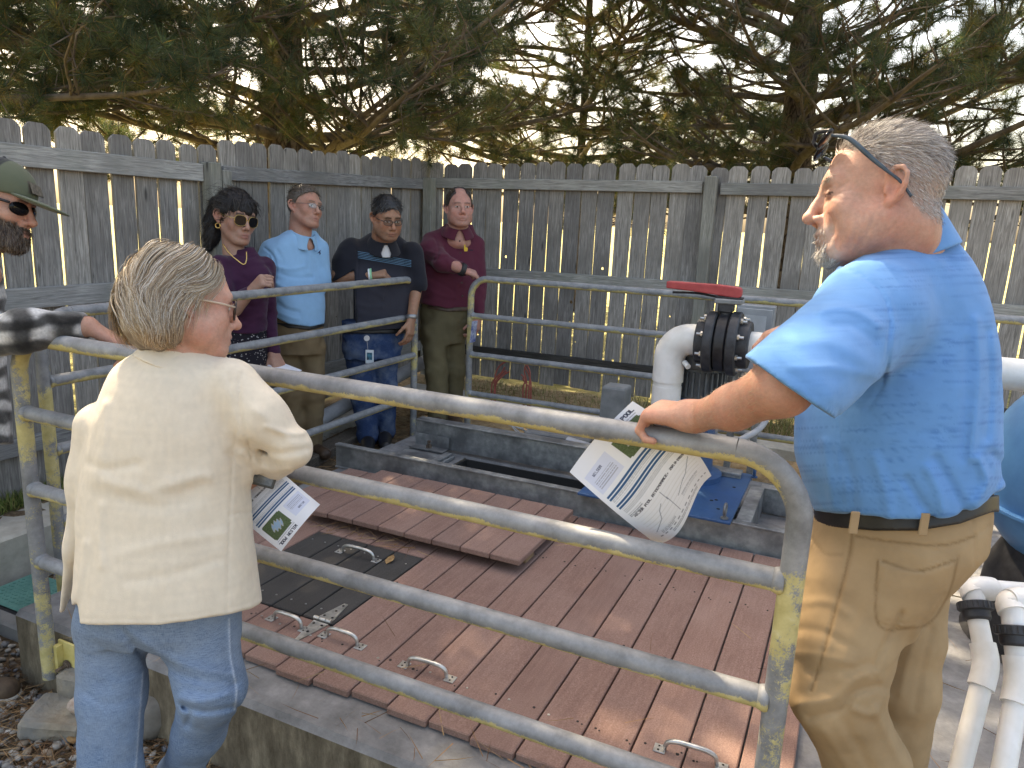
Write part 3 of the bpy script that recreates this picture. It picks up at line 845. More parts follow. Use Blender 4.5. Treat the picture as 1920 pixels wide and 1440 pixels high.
mb = MB(); mb.box((-3.10, 1.86, -.27), (.46, .32, .10), bev=.03); mb.make('box_body', RUBBER, vb)
TEAL = speckle('teal_plastic', (.075, .22, .19), (.11, .29, .25), 14, .55, 0, .06, 150)
mb = MB(); mb.box((-3.10, 1.862, -.214), (.40, .25, .016), bev=.007); ld = mb.make('lid', TEAL, vb)
mb = MB()
for i in range(16):
    for j in range(10):
        mb.box((-3.10 - .17 + i * .0226, 1.862 - .095 + j * .021, -.2048), (.013, .005, .003), rz=(.7 if (i + j) % 2 else -.7))
mb.make('tread_bumps', TEAL, ld, kind='stuff')
mb = MB(); mb.box((-3.10, 1.70, -.27), (.45, .07, .09), bev=.01)
mb.make('concrete_offcut', CONC, None, loc=(-3.1, 1.7, -.3), label='grey concrete offcut on the gravel in front of the valve box', cat='block')

# ---------------------------------------------------------------- tank and pipework on the right
tk = thing('filter_tank', 'large blue filter tank with a black base behind the man in blue', 'tank', tuple(at(2075, 1010, 2.65)))
tc = at(2075, 900, 2.65)
TBLUE = speckle('tank_blue', (.06, .19, .40), (.085, .25, .48), 8, .4, 0, .05, 90)
mb = MB(); prof = [(.03, -.36)] + [(.375 * math.sin(a) ** .7, -.36 * math.cos(a)) for a in np.linspace(.25, math.pi - .25, 22)] + [(.03, .36)]
mb.lathe(tc, (0, 0, 1), prof, 48); mb.make('tank_body', TBLUE, tk, smooth=True)
mb = MB(); mb.lathe(tc, (0, 0, 1), [(.374, -.13), (.383, -.127), (.383, -.117), (.374, -.114)], 48); mb.make('seam_band', TBLUE, tk, auto=30)
mb = MB(); bz = tc[2] - .27; mb.lathe((tc[0], tc[1], bz), (0, 0, 1), [(.24, .05), (.26, 0), (.31, -.12), (.33, -bz - .005 + .02), (.34, -bz + .002)][:4] + [(.36, -bz + .004)], 40); mb.make('base_skirt', RUBBER, tk, auto=40)

mani = thing('pvc_manifold', 'white plastic pipe manifold with two black unions at the bottom right', 'pipework', tuple(at(1850, 1440, 1.9)))
def ptube(nm, pts, r, mt=PVC):
    mb = MB(); mb.tube(pts, r, 20); return mb.make(nm, mt, mani, auto=40)
rp = .0245
hA = at(1826, 1102, 1.98); hB = at(1896, 1124, 1.80)
xr = at(2000, 1120, 1.98) - hA
hd = nrm(at(1960, 1112, 2.05) - hA)
ptube('header_pipe', [hA + hd * .02, hA + hd * .6], rp)
for top, un, el, low, nm in ((hA, at(1830, 1146, 1.96), at(1850, 1245, 1.90), at(1790, 1480, 1.80), 0), (hB, at(1902, 1192, 1.77), at(1912, 1272, 1.74), at(1872, 1500, 1.64), 1)):
    ptube('elbow', list(spline([top + hd * .06, top + hd * .02, top + np.array([0, 0, -.012]), top + (un - top) * .35], 12)), rp * 1.28)
    ptube('pipe', [top, un, el], rp)
    dv = nrm(el - un)
    mb = MB(); mb.lathe(un - dv * .024, dv, [(.03, 0), (.041, .002), (.041, .022), (.033, .024), (.033, .042), (.029, .048)], 28); uo = mb.make('union_nut', BLACKP, mani, auto=30)
    for k in range(20):
        a = 2 * math.pi * k / 20; ax1 = nrm(np.cross(dv, [1, 0, 0])); ax2 = np.cross(dv, ax1)
        c = un - dv * .012 + .0415 * (math.cos(a) * ax1 + math.sin(a) * ax2)
        mb = MB(); mb.cyl(c - dv * .008, c + dv * .008, .0022, 5); mb.make('grip_rib', BLACKP, uo)
    dl = nrm(low - el)
    ptube('elbow', list(spline([el - dv * .05, el - dv * .012, el + dl * .02, el + dl * .062], 12)), rp * 1.26)
    ptube('pipe', [el, low], rp)
if True:
    mb = MB(); mb.cyl(hB - hd * .01, hB + hd * .34, rp, 18); mb.make('branch_pipe', PVC, mani, auto=40)

# ---------------------------------------------------------------- rocks, gravel, litter
def rock_mesh(seed, n=2):
    bm = bmesh.new(); bmesh.ops.create_icosphere(bm, subdivisions=n, radius=1.0)
    P_ = np.array([v.co for v in bm.verts]); d = 1 + .25 * vnoise(P_, 1.1, seed) + .10 * vnoise(P_, 2.6, seed + 1)
    P_ = P_ * d[:, None]; f = np.array([[v.index for v in q.verts] for q in bm.faces]); bm.free()
    return P_, f
ROCK = speckle('weathered_block', (.23, .185, .13), (.40, .34, .25), 12, .95, 0, .9, 60, big=(.21, .205, .19), bigscale=5, bdist=.006)
RROCK = speckle('river_rock', (.17, .15, .125), (.28, .26, .235), 9, .7, 0, .3, 60)
def block(name, c, size, rz, tilt, mat, label, seed, cat='stone'):
    mb = MB(); mb.box((0, 0, 0), size, bev=.012)
    o = mb.make(name, mat, None, label=label, cat=cat)
    s_ = o.modifiers.new('sub', 'SUBSURF'); s_.subdivision_type = 'SIMPLE'; s_.levels = 3; s_.render_levels = 3
    t_ = bpy.data.textures.new(name + 'n', 'CLOUDS'); t_.noise_scale = .07
    d_ = o.modifiers.new('wear', 'DISPLACE'); d_.texture = t_; d_.strength = .022; d_.texture_coords = 'GLOBAL'
    o.location = tuple(c); o.rotation_euler = (tilt[0], tilt[1], rz)
    return o
block('paving_stone', onz(115, 1345, -.25), (.20, .17, .07), .5, (.05, .1), ROCK, 'flat grey paving stone lying on the gravel by the yellow post', 1)
block('stone_block', onz(135, 1290, -.2) + np.array([.02, .02, -.02]), (.12, .10, .2), .3, (.1, .05), ROCK, 'upright broken concrete block under the front railing post', 2)
block('stone_block', onz(345, 1335, -.22) + np.array([0, .02, -.02]), (.17, .12, .17), .1, (.1, -.1), ROCK, 'tan stone block between the woman\'s legs at the slab foot', 3)
v_, f_ = rock_mesh(4, 3); c = onz(287, 1340, -.2)
mesh_obj('river_rock', v_ * [.06, .06, .085] + c, f_, RROCK, smooth=True, loc=c, label='dark rounded river rock between the woman\'s legs', cat='rock')
v_, f_ = rock_mesh(9, 2); c = onz(140, 1325, -.195)
mesh_obj('granite_pebble', v_ * [.03, .025, .028] + c, f_, speckle('pink_granite', (.34, .24, .18), (.52, .42, .34), 60, .9, 0, .5, 120), loc=c, label='small pink granite lump on the flat paving stone', cat='rock')
for k, (a, b) in enumerate((((425, 1385), (505, 1425)), ((505, 1425), (640, 1490)))):
    A_, B_ = onz(*a, -.27), onz(*b, -.28); mb = MB(); mb.tube([A_, A_ + (B_ - A_) * .97], .042, 14)
    mb.make('edging_pipe', speckle('grey_edging', (.10, .105, .105), (.17, .175, .175), 14, .7, 0, .3, 80), None, loc=A_, auto=40, label=['dark grey edging pipe beside the jeans at the slab foot', 'dark grey edging pipe at the bottom edge below the slab'][k], cat='edging')

def scatter(name, mat, pts, sizes, seed, kind_label, flat=.62, cat=None, cols=None):
    r_ = np.random.default_rng(seed); base, bf = rock_mesh(seed, 1); nv = len(base); n = len(pts)
    th = r_.uniform(0, 2 * np.pi, n); sc = np.stack([r_.uniform(.75, 1.3, n), r_.uniform(.6, 1, n), r_.uniform(.45, .8, n)], 1) * sizes[:, None]
    V = base[None] * sc[:, None]
    tl = r_.uniform(-.5, .5, n); c_, s_ = np.cos(tl)[:, None], np.sin(tl)[:, None]
    V = np.stack([V[..., 0], V[..., 1] * c_ - V[..., 2] * s_, V[..., 1] * s_ + V[..., 2] * c_], -1)
    c_, s_ = np.cos(th)[:, None], np.sin(th)[:, None]
    V = np.stack([V[..., 0] * c_ - V[..., 1] * s_, V[..., 0] * s_ + V[..., 1] * c_, V[..., 2]], -1) + pts[:, None]
    Fc = (bf[None] + (np.arange(n) * nv)[:, None, None]).reshape(-1, 3)
    cc = np.repeat(cols, nv, 0) if cols is not None else None
    return mesh_obj(name, V.reshape(-1, 3), Fc, mat, smooth=True, kind='stuff', label=kind_label, cat=cat, cols=cc)
r_ = np.random.default_rng(11)
def gravel_pts(n, x0, x1, y0, y1, s0, s1):
    x = r_.uniform(x0, x1, n); y = r_.uniform(y0, y1, n)
    s = s0 * (s1 / s0) ** r_.random(n) ** 1.6
    keep = ~((x > -2.66) & (y > 1.50)) & ~((x < -3.34) & (x > -3.66)) & ~((np.abs(x + 3.1) < .24) & (np.abs(y - 1.84) < .2))
    x, y, s = x[keep], y[keep], s[keep]
    return np.stack([x, y, gz(x, y) + s * .25], 1), s
p1_, s1_ = gravel_pts(6500, -3.34, -1.3, .75, 2.6, .009, .021)
pal = np.array([[.30, .28, .25], [.20, .20, .20], [.42, .39, .34], [.36, .28, .2], [.26, .27, .29], [.5, .47, .42], [.16, .14, .12]])
GRAV = vcol('gravel_stone', .85, .3, 120, 60, .3)
scatter('gravel', GRAV, p1_, s1_, 5, 'grey and tan gravel around the foot of the platform', cat='gravel', cols=pal[r_.integers(0, 7, len(p1_))] * r_.uniform(.6, 1.05, (len(p1_), 1)))
p2_, s2_ = gravel_pts(2600, -1.3, 1.9, 4.5, 5.28, .010, .022)
p2_ = p2_[(p2_[:, 1] > 4.56)]; s2_ = s2_[:len(p2_)]
scatter('gravel', GRAV, p2_, s2_, 6, 'dark gravel behind the blue base plate', cat='gravel', cols=pal[r_.integers(0, 7, len(p2_))] * r_.uniform(.4, .8, (len(p2_), 1)))

def blades(name, mat, base, dirs, lens, w, label, cat, cols=None, bend=.3, seed=1):
    """thin curved blades or needles: two-segment ribbons"""
    n = len(base); q = np.random.default_rng(seed)
    side = np.cross(dirs, q.normal(size=(n, 3))); side /= np.maximum(np.linalg.norm(side, axis=1, keepdims=True), 1e-6)
    bd = np.cross(side, dirs)
    m = base + dirs * (lens * .55)[:, None] + bd * (lens * bend * .15)[:, None]
    e = base + dirs * lens[:, None] * .95 + bd * (lens * bend * .5)[:, None]
    V = np.stack([base - side * w * .5, base + side * w * .5, m + side * w * .42, m - side * w * .42, e], 1)
    o = np.arange(n)[:, None] * 5
    Fc = np.concatenate([o + [0, 1, 2], o + [0, 2, 3], o + [3, 2, 4]])
    cc = np.repeat(cols, 5, 0) if cols is not None else None
    return mesh_obj(name, V.reshape(-1, 3), Fc, mat, kind='stuff', label=label, cat=cat, cols=cc)
LEAFV = vcol('dry_needles_and_grass', .8, .1, 100, 50, .25)
def litter(n, x0, x1, y0, y1, seed, zf=None, keep=None, clump=.6):
    q = np.random.default_rng(seed); x = q.uniform(x0, x1, n); y = q.uniform(y0, y1, n)
    if keep is not None:
        k_ = keep(x, y, q); x, y = x[k_], y[k_]
    n = len(x); th = q.uniform(0, 2 * np.pi, n)
    d = np.stack([np.cos(th), np.sin(th), q.uniform(-.02, .16, n)], 1)
    z = (gz(x, y) if zf is None else zf(x, y)) + q.uniform(.002, .02, n)
    c = np.array([[.21, .11, .05], [.30, .17, .08], [.38, .25, .13], [.14, .075, .04]])[q.integers(0, 4, n)] * q.uniform(.7, 1.2, (n, 1))
    return np.stack([x, y, z], 1), d, q.uniform(.07, .15, n), c
parts = [litter(2600, -3.3, -1.2, 1.0, 1.51, 21, keep=lambda x, y, q: q.random(len(x)) < np.clip(1.9 - np.abs(y - 1.42) * 7 , 0, 1)),
         litter(700, -2.6, -1.3, .9, 1.5, 22),
         litter(1500, -3.35, -2.7, 2.4, 5.2, 23),
         litter(3200, -3.6, .9, 4.6, 6.02, 24, keep=lambda x, y, q: (y > 5.58) | (q.random(len(x)) < .3)),
         litter(60, -2.2, -1.6, 2.585, 2.65, 25, zf=lambda x, y: x * 0 + TZ),
         litter(70, -2.4, .0, 1.53, 1.66, 26, zf=lambda x, y: x * 0 + .001),
         litter(26, -2.0, .0, 1.7, 3.3, 27, zf=lambda x, y: x * 0 + TZ + .0005, keep=lambda x, y, q: ~((x < -1.1) & (y > 2.6))),
         litter(90, .2, 1.6, 1.6, 3.4, 28, zf=lambda x, y: x * 0 + .001)]
blades('pine_needle_litter', LEAFV, *[np.concatenate([p[k] for p in parts]) for k in (0, 1, 2)], .0026, 'brown fallen pine needles scattered over the ground and deck', 'litter', np.concatenate([p[3] for p in parts]), bend=.25)
def grass(n, x0, x1, y0, y1, seed, h0, h1, pal_):
    q = np.random.default_rng(seed); x = q.uniform(x0, x1, n); y = q.uniform(y0, y1, n)
    d = np.stack([q.normal(0, .35, n), q.normal(0, .35, n), np.ones(n)], 1); d /= np.linalg.norm(d, axis=1, keepdims=True)
    c = np.array(pal_)[q.integers(0, len(pal_), n)] * q.uniform(.6, 1.2, (n, 1))
    return np.stack([x, y, gz(x, y) - .005], 1), d, q.uniform(h0, h1, n), c
GP = [[.10, .15, .03], [.16, .19, .05], [.24, .23, .08], [.07, .11, .03]]; DP = [[.40, .32, .14], [.30, .27, .10], [.2, .22, .07], [.5, .42, .22]]
parts = [grass(6500, -3.79, -3.63, .8, 4.0, 31, .04, .10, GP), grass(3500, -1.6, 2.2, 5.62, 6.0, 32, .05, .16, DP), grass(1200, -3.5, -1.6, 5.6, 6.02, 33, .02, .07, DP)]
blades('grass', LEAFV, *[np.concatenate([p[k] for p in parts]) for k in (0, 1, 2)], .005, 'short grass growing along the foot of the fences', 'grass', np.concatenate([p[3] for p in parts]), bend=.6)
# a few dead leaves
LEAFL = ['dry brown leaf on the deck beside the hatch handle', 'dry leaf just below the foot of the yellow front post', 'dry leaf left of the flat paving stone', 'dry leaf in front of the flat paving stone',
         'leftmost but one of the dry leaves by the white pipes', 'rightmost dry leaf by the foot of the white pipes', 'leftmost dry leaf by the khaki trouser leg', 'dry leaf on the gravel behind the yellow post', 'dry leaf beside the edging pipe at the slab foot']
q = np.random.default_rng(41); lf = MB()
spots = [onz(731, 1052, TZ + .003), onz(90, 1310, -.26), onz(100, 1360, -.27), onz(135, 1390, -.27), onz(1745, 1415, -.02), onz(1765, 1425, -.02), onz(1730, 1432, -.02), onz(60, 1240, -.27), onz(530, 1360, -.25)]
for k, c in enumerate(spots):
    s = .022 + .012 * q.random(); a = q.uniform(0, 6.28); u_ = np.array([math.cos(a), math.sin(a), q.uniform(-.3, .3)]); v_ = np.array([-math.sin(a), math.cos(a), q.uniform(-.3, .3)])
    lf = MB(); lf.prism([(-1, 0), (-.5, -.5), (.2, -.6), (1, 0), (.3, .55), (-.4, .5)], c + [0, 0, .008], u_ * s, v_ * s, .001)
    lf.make('dead_leaf', speckle('leaf_brown', (.22, .12, .05), (.4, .26, .12), 60, .8), None, loc=c, group='dead leaves', cat='leaf',
            label=LEAFL[k])
# ---------------------------------------------------------------- soft-shape modelling: distance fields meshed with surface nets
def prim_bound(pts, r):
    pts = np.atleast_2d(pts); c = pts.mean(0); return c, np.max(np.linalg.norm(pts - c, axis=1)) + r
def cone(a, b, ra, rb):
    a = np.asarray(a, np.float32); b = np.asarray(b, np.float32); ba = b - a; L2 = float(max(ba @ ba, 1e-9)); ra = float(ra); rb = float(rb)
    def f(P):
        q = P - a; t = np.minimum(np.maximum(q @ ba * (1 / L2), 0), 1); q = q - t[:, None] * ba
        return np.sqrt(np.einsum('ij,ij->i', q, q)) - (ra + (rb - ra) * t)
    return f, prim_bound([a, b], max(ra, rb))
def ell(c, R, rad):
    """ellipsoid; rows of R are its axes"""
    c = np.asarray(c, np.float32); R = np.asarray(R, np.float32); rad = np.asarray(rad, np.float32)
    R1 = (R / rad[:, None]).T.copy(); R2 = (R / (rad * rad)[:, None]).T.copy()
    def f(P):
        q = P - c; q1 = q @ R1; q2 = q @ R2; k0 = np.sqrt(np.einsum('ij,ij->i', q1, q1)); k1 = np.sqrt(np.einsum('ij,ij->i', q2, q2))
        return k0 * (k0 - 1) / np.maximum(k1, 1e-6)
    return f, (c, rad.max())
def flat_cone(a, b, ra, rb, side, k):
    """tapered limb with an elliptic section: half-width r across `side`, k*r across the other axis"""
    a = np.asarray(a, float); b = np.asarray(b, float); ba = b - a; L = np.linalg.norm(ba); w = ba / L
    s = np.asarray(side, float); s = nrm(s - w * (s @ w)); o = np.cross(w, s)
    a32, ba, s, o, w = [np.asarray(v, np.float32) for v in (a, ba, s, o, w)]; a = a32; L = float(L); ra = float(ra); rb = float(rb)
    def f(P):
        q = P - a; t = np.clip(q @ ba / (L * L), 0, 1); d = q - t[:, None] * ba
        r = ra + (rb - ra) * t
        e = np.sqrt((d @ s / r) ** 2 + (d @ o / (r * k)) ** 2 + (d @ w / r) ** 2)
        return (e - 1) * r * min(1, k)
    return f, prim_bound([a, b], max(ra, rb) * max(1, k))
def loft(st, U, V, e=2.0):
    """stack of super-ellipses: st rows = (centre xyz, half-width along U, half-depth along V), stacked upwards in z"""
    C_ = np.array([s[0] for s in st], float); A_ = np.array([s[1] for s in st], float); B_ = np.array([s[2] for s in st], float)
    o = np.argsort(C_[:, 2]); C_, A_, B_ = C_[o], A_[o], B_[o]
    zz = np.linspace(C_[0, 2], C_[-1, 2], 60)
    def sm(v):
        w = np.interp(zz, C_[:, 2], v)
        for _ in range(3): w = np.concatenate([w[:1], .25 * w[:-2] + .5 * w[1:-1] + .25 * w[2:], w[-1:]])
        return w
    cx, cy, aa, bb = sm(C_[:, 0]), sm(C_[:, 1]), sm(A_), sm(B_)
    U = np.asarray(U, float); V = np.asarray(V, float)
    def f(P):
        z = P[:, 2]
        dx = P[:, 0] - np.interp(z, zz, cx); dy = P[:, 1] - np.interp(z, zz, cy)
        a = np.interp(z, zz, aa); b = np.interp(z, zz, bb)
        u = dx * U[0] + dy * U[1]; v = dx * V[0] + dy * V[1]
        k = (np.abs(u / a) ** e + np.abs(v / b) ** e) ** (1 / e)
        return np.maximum((k - 1) * np.minimum(a, b), np.maximum(z - zz[-1], zz[0] - z))
    return f, prim_bound(C_, max(A_.max(), B_.max()))
class SDF:
    def __init__(s): s.ops = []; s.lo = np.full(3, 1e9); s.hi = np.full(3, -1e9)
    def add(s, pr, k=.012):
        s.ops.append(('u', pr[0], pr[1], k)); c, r = pr[1]
        s.lo = np.minimum(s.lo, c - r); s.hi = np.maximum(s.hi, c + r); return s
    def sub(s, pr, k=.008): s.ops.append(('s', pr[0], pr[1], k)); return s
    def cut(s, p, n, k=.004):
        p = np.asarray(p, float); n = nrm(n); s.ops.append(('c', lambda P: (P - p) @ n, None, k)); return s
    def fn(s, g): s.ops.append(('d', g, None, 0)); return s
    def clip(s, lo=None, hi=None):
        if lo is not None: s.lo = np.maximum(s.lo, lo)
        if hi is not None: s.hi = np.minimum(s.hi, hi)
        return s
    def __call__(s, P):
        P = np.asarray(P, np.float32); d = np.full(len(P), 1.0, np.float32)
        lo = P.min(0); hi = P.max(0)
        for op, f, bd, k in s.ops:
            if op in 'us':
                c, r = bd
                if np.linalg.norm(np.maximum(np.maximum(lo - c, c - hi), 0)) > r + .07: continue
                if op == 'u':
                    e = f(P); h = np.maximum(k - np.abs(d - e), 0) / k
                    d = np.minimum(d, e) - h * h * (k * .25)
                else:
                    e = -f(P); h = np.maximum(k - np.abs(d - e), 0) / k
                    d = np.maximum(d, e) + h * h * (k * .25)
            elif op == 'c':
                e = f(P); h = np.maximum(k - np.abs(d - e), 0) / k; d = np.maximum(d, e) + h * h * (k * .25)
            else:
                m = np.abs(d) < .025
                if m.any(): d[m] = d[m] + f(P[m])
        return d
def surf(S, h, lo=None, hi=None):
    lo = (S.lo - .02) if lo is None else np.asarray(lo, float); hi = (S.hi + .02) if hi is None else np.asarray(hi, float)
    Bk = 8; nb = np.ceil((hi - lo) / h / Bk).astype(int) + 1; n = nb * Bk
    g = [lo[i] + (np.arange(nb[i]) * Bk + (Bk - 1) / 2) * h for i in range(3)]
    cc = np.stack(np.meshgrid(*g, indexing='ij'), -1).reshape(-1, 3)
    ijk = np.stack(np.meshgrid(*[np.arange(k) for k in nb], indexing='ij'), -1).reshape(-1, 3)
    def groups(ids, k):
        key = (ijk[ids] // k) @ np.array([1000000, 1000, 1]); o = np.argsort(key, kind='stable')
        return np.split(ids[o], np.nonzero(np.diff(key[o]))[0] + 1)
    dc = np.empty(len(cc), np.float32)
    for j in groups(np.arange(len(cc)), 10): dc[j] = S(cc[j])
    act = np.abs(dc) < Bk * h * 1.15
    V = np.empty((nb[0], nb[1], nb[2], Bk, Bk, Bk), np.float32)
    V[...] = np.where(dc > 0, 1., -1.).reshape(nb)[..., None, None, None]
    off = (np.arange(Bk) - (Bk - 1) / 2) * h
    of = np.stack(np.meshgrid(off, off, off, indexing='ij'), -1).reshape(-1, 3)
    ia = np.nonzero(act)[0]; Vf = V.reshape(-1, Bk ** 3)
    for j in (groups(ia, 3) if len(ia) else []):
        P = (cc[j][:, None] + of[None]).reshape(-1, 3)
        Vf[j] = S(P.astype(np.float32)).reshape(len(j), -1)
    D = V.transpose(0, 3, 1, 4, 2, 5).reshape(n)
    ins = D < 0
    cnt = np.zeros([k - 1 for k in n], np.uint8)
    for a in (0, 1):
        for b in (0, 1):
            for c in (0, 1): cnt += ins[a:n[0] - 1 + a, b:n[1] - 1 + b, c:n[2] - 1 + c]
    cell = np.argwhere((cnt > 0) & (cnt < 8))
    idx = np.full(cnt.shape, -1, np.int32); idx[tuple(cell.T)] = np.arange(len(cell))
    acc = np.zeros((len(cell), 3)); wt = np.zeros(len(cell))
    cor = np.array([[a, b, c] for a in (0, 1) for b in (0, 1) for c in (0, 1)])
    dv = [D[cell[:, 0] + c[0], cell[:, 1] + c[1], cell[:, 2] + c[2]] for c in cor]
    for i in range(8):
        for j in range(i + 1, 8):
            if np.abs(cor[i] - cor[j]).sum() != 1: continue
            x = (dv[i] < 0) != (dv[j] < 0); t = dv[i] / np.where(x, dv[i] - dv[j], 1)
            acc += np.where(x[:, None], cor[i] + t[:, None] * (cor[j] - cor[i]), 0); wt += x
    vs = lo + h * (cell + acc / wt[:, None])
    fs = []
    for ax in range(3):
        sl0 = [slice(None)] * 3; sl1 = [slice(None)] * 3; sl0[ax] = slice(0, -1); sl1[ax] = slice(1, None)
        e = np.argwhere(ins[tuple(sl0)] != ins[tuple(sl1)])
        o1, o2 = (ax + 1) % 3, (ax + 2) % 3
        e = e[(e[:, o1] > 0) & (e[:, o2] > 0) & (e[:, o1] < n[o1] - 1) & (e[:, o2] < n[o2] - 1)]
        if not len(e): continue
        q = []
        for a, b in ((-1, -1), (0, -1), (0, 0), (-1, 0)):
            w = e.copy(); w[:, o1] += a; w[:, o2] += b; q.append(idx[w[:, 0], w[:, 1], w[:, 2]])
        q = np.stack(q, 1); flip = ~ins[e[:, 0], e[:, 1], e[:, 2]]; q[flip] = q[flip][:, ::-1]; fs.append(q)
    return vs, np.concatenate(fs)
class Frame:
    """right, forward, up axes at an origin"""
    def __init__(s, o, f, u=(0, 0, 1)):
        s.o = np.asarray(o, float); s.f = nrm(f); u = np.asarray(u, float); s.u = nrm(u - s.f * (u @ s.f)); s.r = np.cross(s.f, s.u)
        s.M = np.array([s.r, s.f, s.u])
    def w(s, *p): return s.o + np.asarray(p[0] if len(p) == 1 else p, float) @ s.M
    def l(s, P): return (np.asarray(P) - s.o) @ s.M.T

# ---------------------------------------------------------------- people: head, hands, hair
def add_head(S, H, k=1.0, jaw=1.0, nose=1.0, full=0.0, neck_to=None, neck_r=.058, brow=1.0, squint=0.0):
    M = H.M; w = lambda x, y, z: H.w(x * k, y * k, z * k)
    E = lambda x, y, z, a, b, c: ell(w(x, y, z), M, (a * k, b * k, c * k))
    C = lambda p, q, a, b: cone(w(*p), w(*q), a * k, b * k)
    S.add(E(0, -.012, .038, .077, .097, .088), .02)
    S.add(E(0, .030, -.010, .061, .066, .090), .03)
    S.add(E(0, .045, -.062, .050 + .006 * full, .048, .050), .03)
    for s in (-1, 1):
        S.add(C((s * .050 * jaw, .002, -.048), (s * .024 * jaw, .072, -.098), .023, .018), .03)
        S.add(E(s * .040, .066, -.026, .025 + .004 * full, .020, .024 + .006 * full), .025)
        if full: S.add(E(s * .052, .030, -.062, .022, .034, .03), .03)
    S.add(E(0, .083, -.098, .024 * jaw, .019, .018), .02)
    S.add(C((-.036, .080, .026), (.036, .080, .026), .014 * brow, .014 * brow), .02)
    for s in (-1, 1):
        S.sub(E(s * .031, .104, .002, .021, .018, .013), .014)
        S.add(E(s * .031, .0805, .003, .0150, .0125, .0125), .003)
        S.add(C((s * .017, .0905, .0085), (s * .045, .080, .0075), .0042, .0036), .004)
        S.add(C((s * .017, .0890, -.0045 + .003 * squint), (s * .044, .080, -.003 + .003 * squint), .0040, .0036), .005)
    S.add(C((0, .090, .018), (0, .115, -.028), .0080, .0105 * nose), .010)
    S.add(E(0, .113 + .004 * nose, -.033, .0115 * nose, .0125, .0110), .008)
    for s in (-1, 1):
        S.add(E(s * .0135 * nose, .101, -.0385, .0085, .0120, .0085), .007)
        S.sub(E(s * .0075, .108, -.0475, .0042, .0060, .0045), .004)
    S.add(E(0, .088, -.064, .031, .017, .022), .015)
    S.add(E(0, .1005, -.0645, .0205, .0080, .0050), .006)
    S.add(E(0, .0985, -.0765, .0185, .0085, .0058), .006)
    S.sub(C((-.022, .1065, -.0702), (.022, .1065, -.0702), .0024, .0024), .004)
    for s in (-1, 1):
        # ear: plate, bowl, curled rim, lobe
        e0 = Frame(w(s * .0765, -.010, -.002), H.r * s * .9 + H.f * .42, H.u * .97 - H.f * .22)
        A = np.array([e0.r, e0.f, e0.u]); ew = lambda b, o, u: e0.w(b * s * k, o * k, u * k)
        S.add(ell(ew(.003, .002, -.001), A, np.array((.017, .0055, .029)) * k), .006)
        S.sub(ell(ew(.001, .010, -.002), A, np.array((.0095, .0070, .016)) * k), .004)
        rim = [(-.012, .002, .002), (-.011, .005, .018), (-.003, .008, .030), (.009, .010, .031), (.018, .011, .021), (.019, .011, .004), (.014, .009, -.012), (.006, .007, -.024)]
        for a, b in zip(rim[:-1], rim[1:]): S.add(cone(ew(*a), ew(*b), .0040 * k, .0040 * k), .0035)
        S.add(ell(ew(-.002, .006, -.028), A, np.array((.0075, .0052, .0085)) * k), .005)
        S.add(ell(ew(-.011, .006, -.008), A, np.array((.004, .004, .007)) * k), .004)
    if neck_to is not None:
        S.add(flat_cone(w(0, -.024, -.045), neck_to, neck_r * k, neck_r * 1.12 * k, H.r, 1.02), .03)
    return S
def mixc(c, d, t): return c * (1 - t[:, None]) + np.asarray(d) * t[:, None]
def skin_cols(P, H, k, base, red=.0, lip=(.42, .17, .14), brow=None, brow_w=1.0, beard=None, beard_fn=None, scalp=None, scalp_fn=None, eyes=True, tan_fn=None):
    n = len(P); q = H.l(P) / k; x, y, z = q.T; ax = np.abs(x)
    c = np.tile(np.asarray(base, float), (n, 1))
    c *= (1 + .10 * vnoise(P, 60, 2) + .06 * vnoise(P, 25, 5))[:, None]
    rd = np.asarray(base) * [1.12, .74, .68]
    blot = np.clip(vnoise(P, 22, 9) * .5 + .35 * red, 0, 1)
    c = mixc(c, rd, blot * .6)
    near = (np.linalg.norm(q, axis=1) < .2)
    g = lambda dx, dy, dz, sx, sy, sz: np.exp(-(((ax - dx) / sx) ** 2 + ((y - dy) / sy) ** 2 + ((z - dz) / sz) ** 2)) * near
    c = mixc(c, rd, np.clip(g(0, .115, -.034, .018, .02, .02) * .28 + g(.042, .08, -.03, .022, .03, .02) * .28 + g(.08, -.012, -.004, .016, .03, .04) * .5, 0, .8))
    c = mixc(c, lip, np.clip(g(0, .104, -.0645, .021, .013, .0055) + g(0, .102, -.077, .019, .013, .0065), 0, 1) * .8)
    c = mixc(c, np.asarray(base) * .35, np.clip(g(0, .108, -.0702, .021, .012, .0022), 0, 1) * .8)
    c = mixc(c, np.asarray(base) * .62, np.clip(g(.033, .092, -.002, .018, .02, .011), 0, 1) * .55)
    if beard is not None: c = mixc(c, beard, np.clip(beard_fn(x, ax, y, z), 0, 1) * near)
    if scalp is not None: c = mixc(c, scalp, np.clip(scalp_fn(x, ax, y, z), 0, 1) * near)
    if brow is not None:
        arch = .0245 + .10 * (ax - .016) * (ax < .034) + (.0018 - .22 * (ax - .034)) * (ax >= .034)
        b = np.exp(-((z - arch) / (.0042 * brow_w)) ** 2) * sstep(.008, .015, ax) * (1 - sstep(.044, .052, ax)) * (y > .05) * near
        c = mixc(c, brow, np.clip(b, 0, .9))
    if eyes:
        e = (np.abs(z - .0015) < .0048 * np.sqrt(np.clip(1 - ((ax - .031) / .0135) ** 2, 0, 1))) & (y > .076) & near & (ax > .016)
        c[e] = (.55, .52, .48)
        ir = e & ((ax - .031) ** 2 + (z - .0015) ** 2 < .0056 ** 2); c[ir] = (.05, .03, .02)
        ln = near & (y > .07) & (np.abs(z - .0065) < .0016) & (np.abs(ax - .031) < .015); c[ln] = np.asarray(base) * .25
    return np.clip(c, .003, 1)

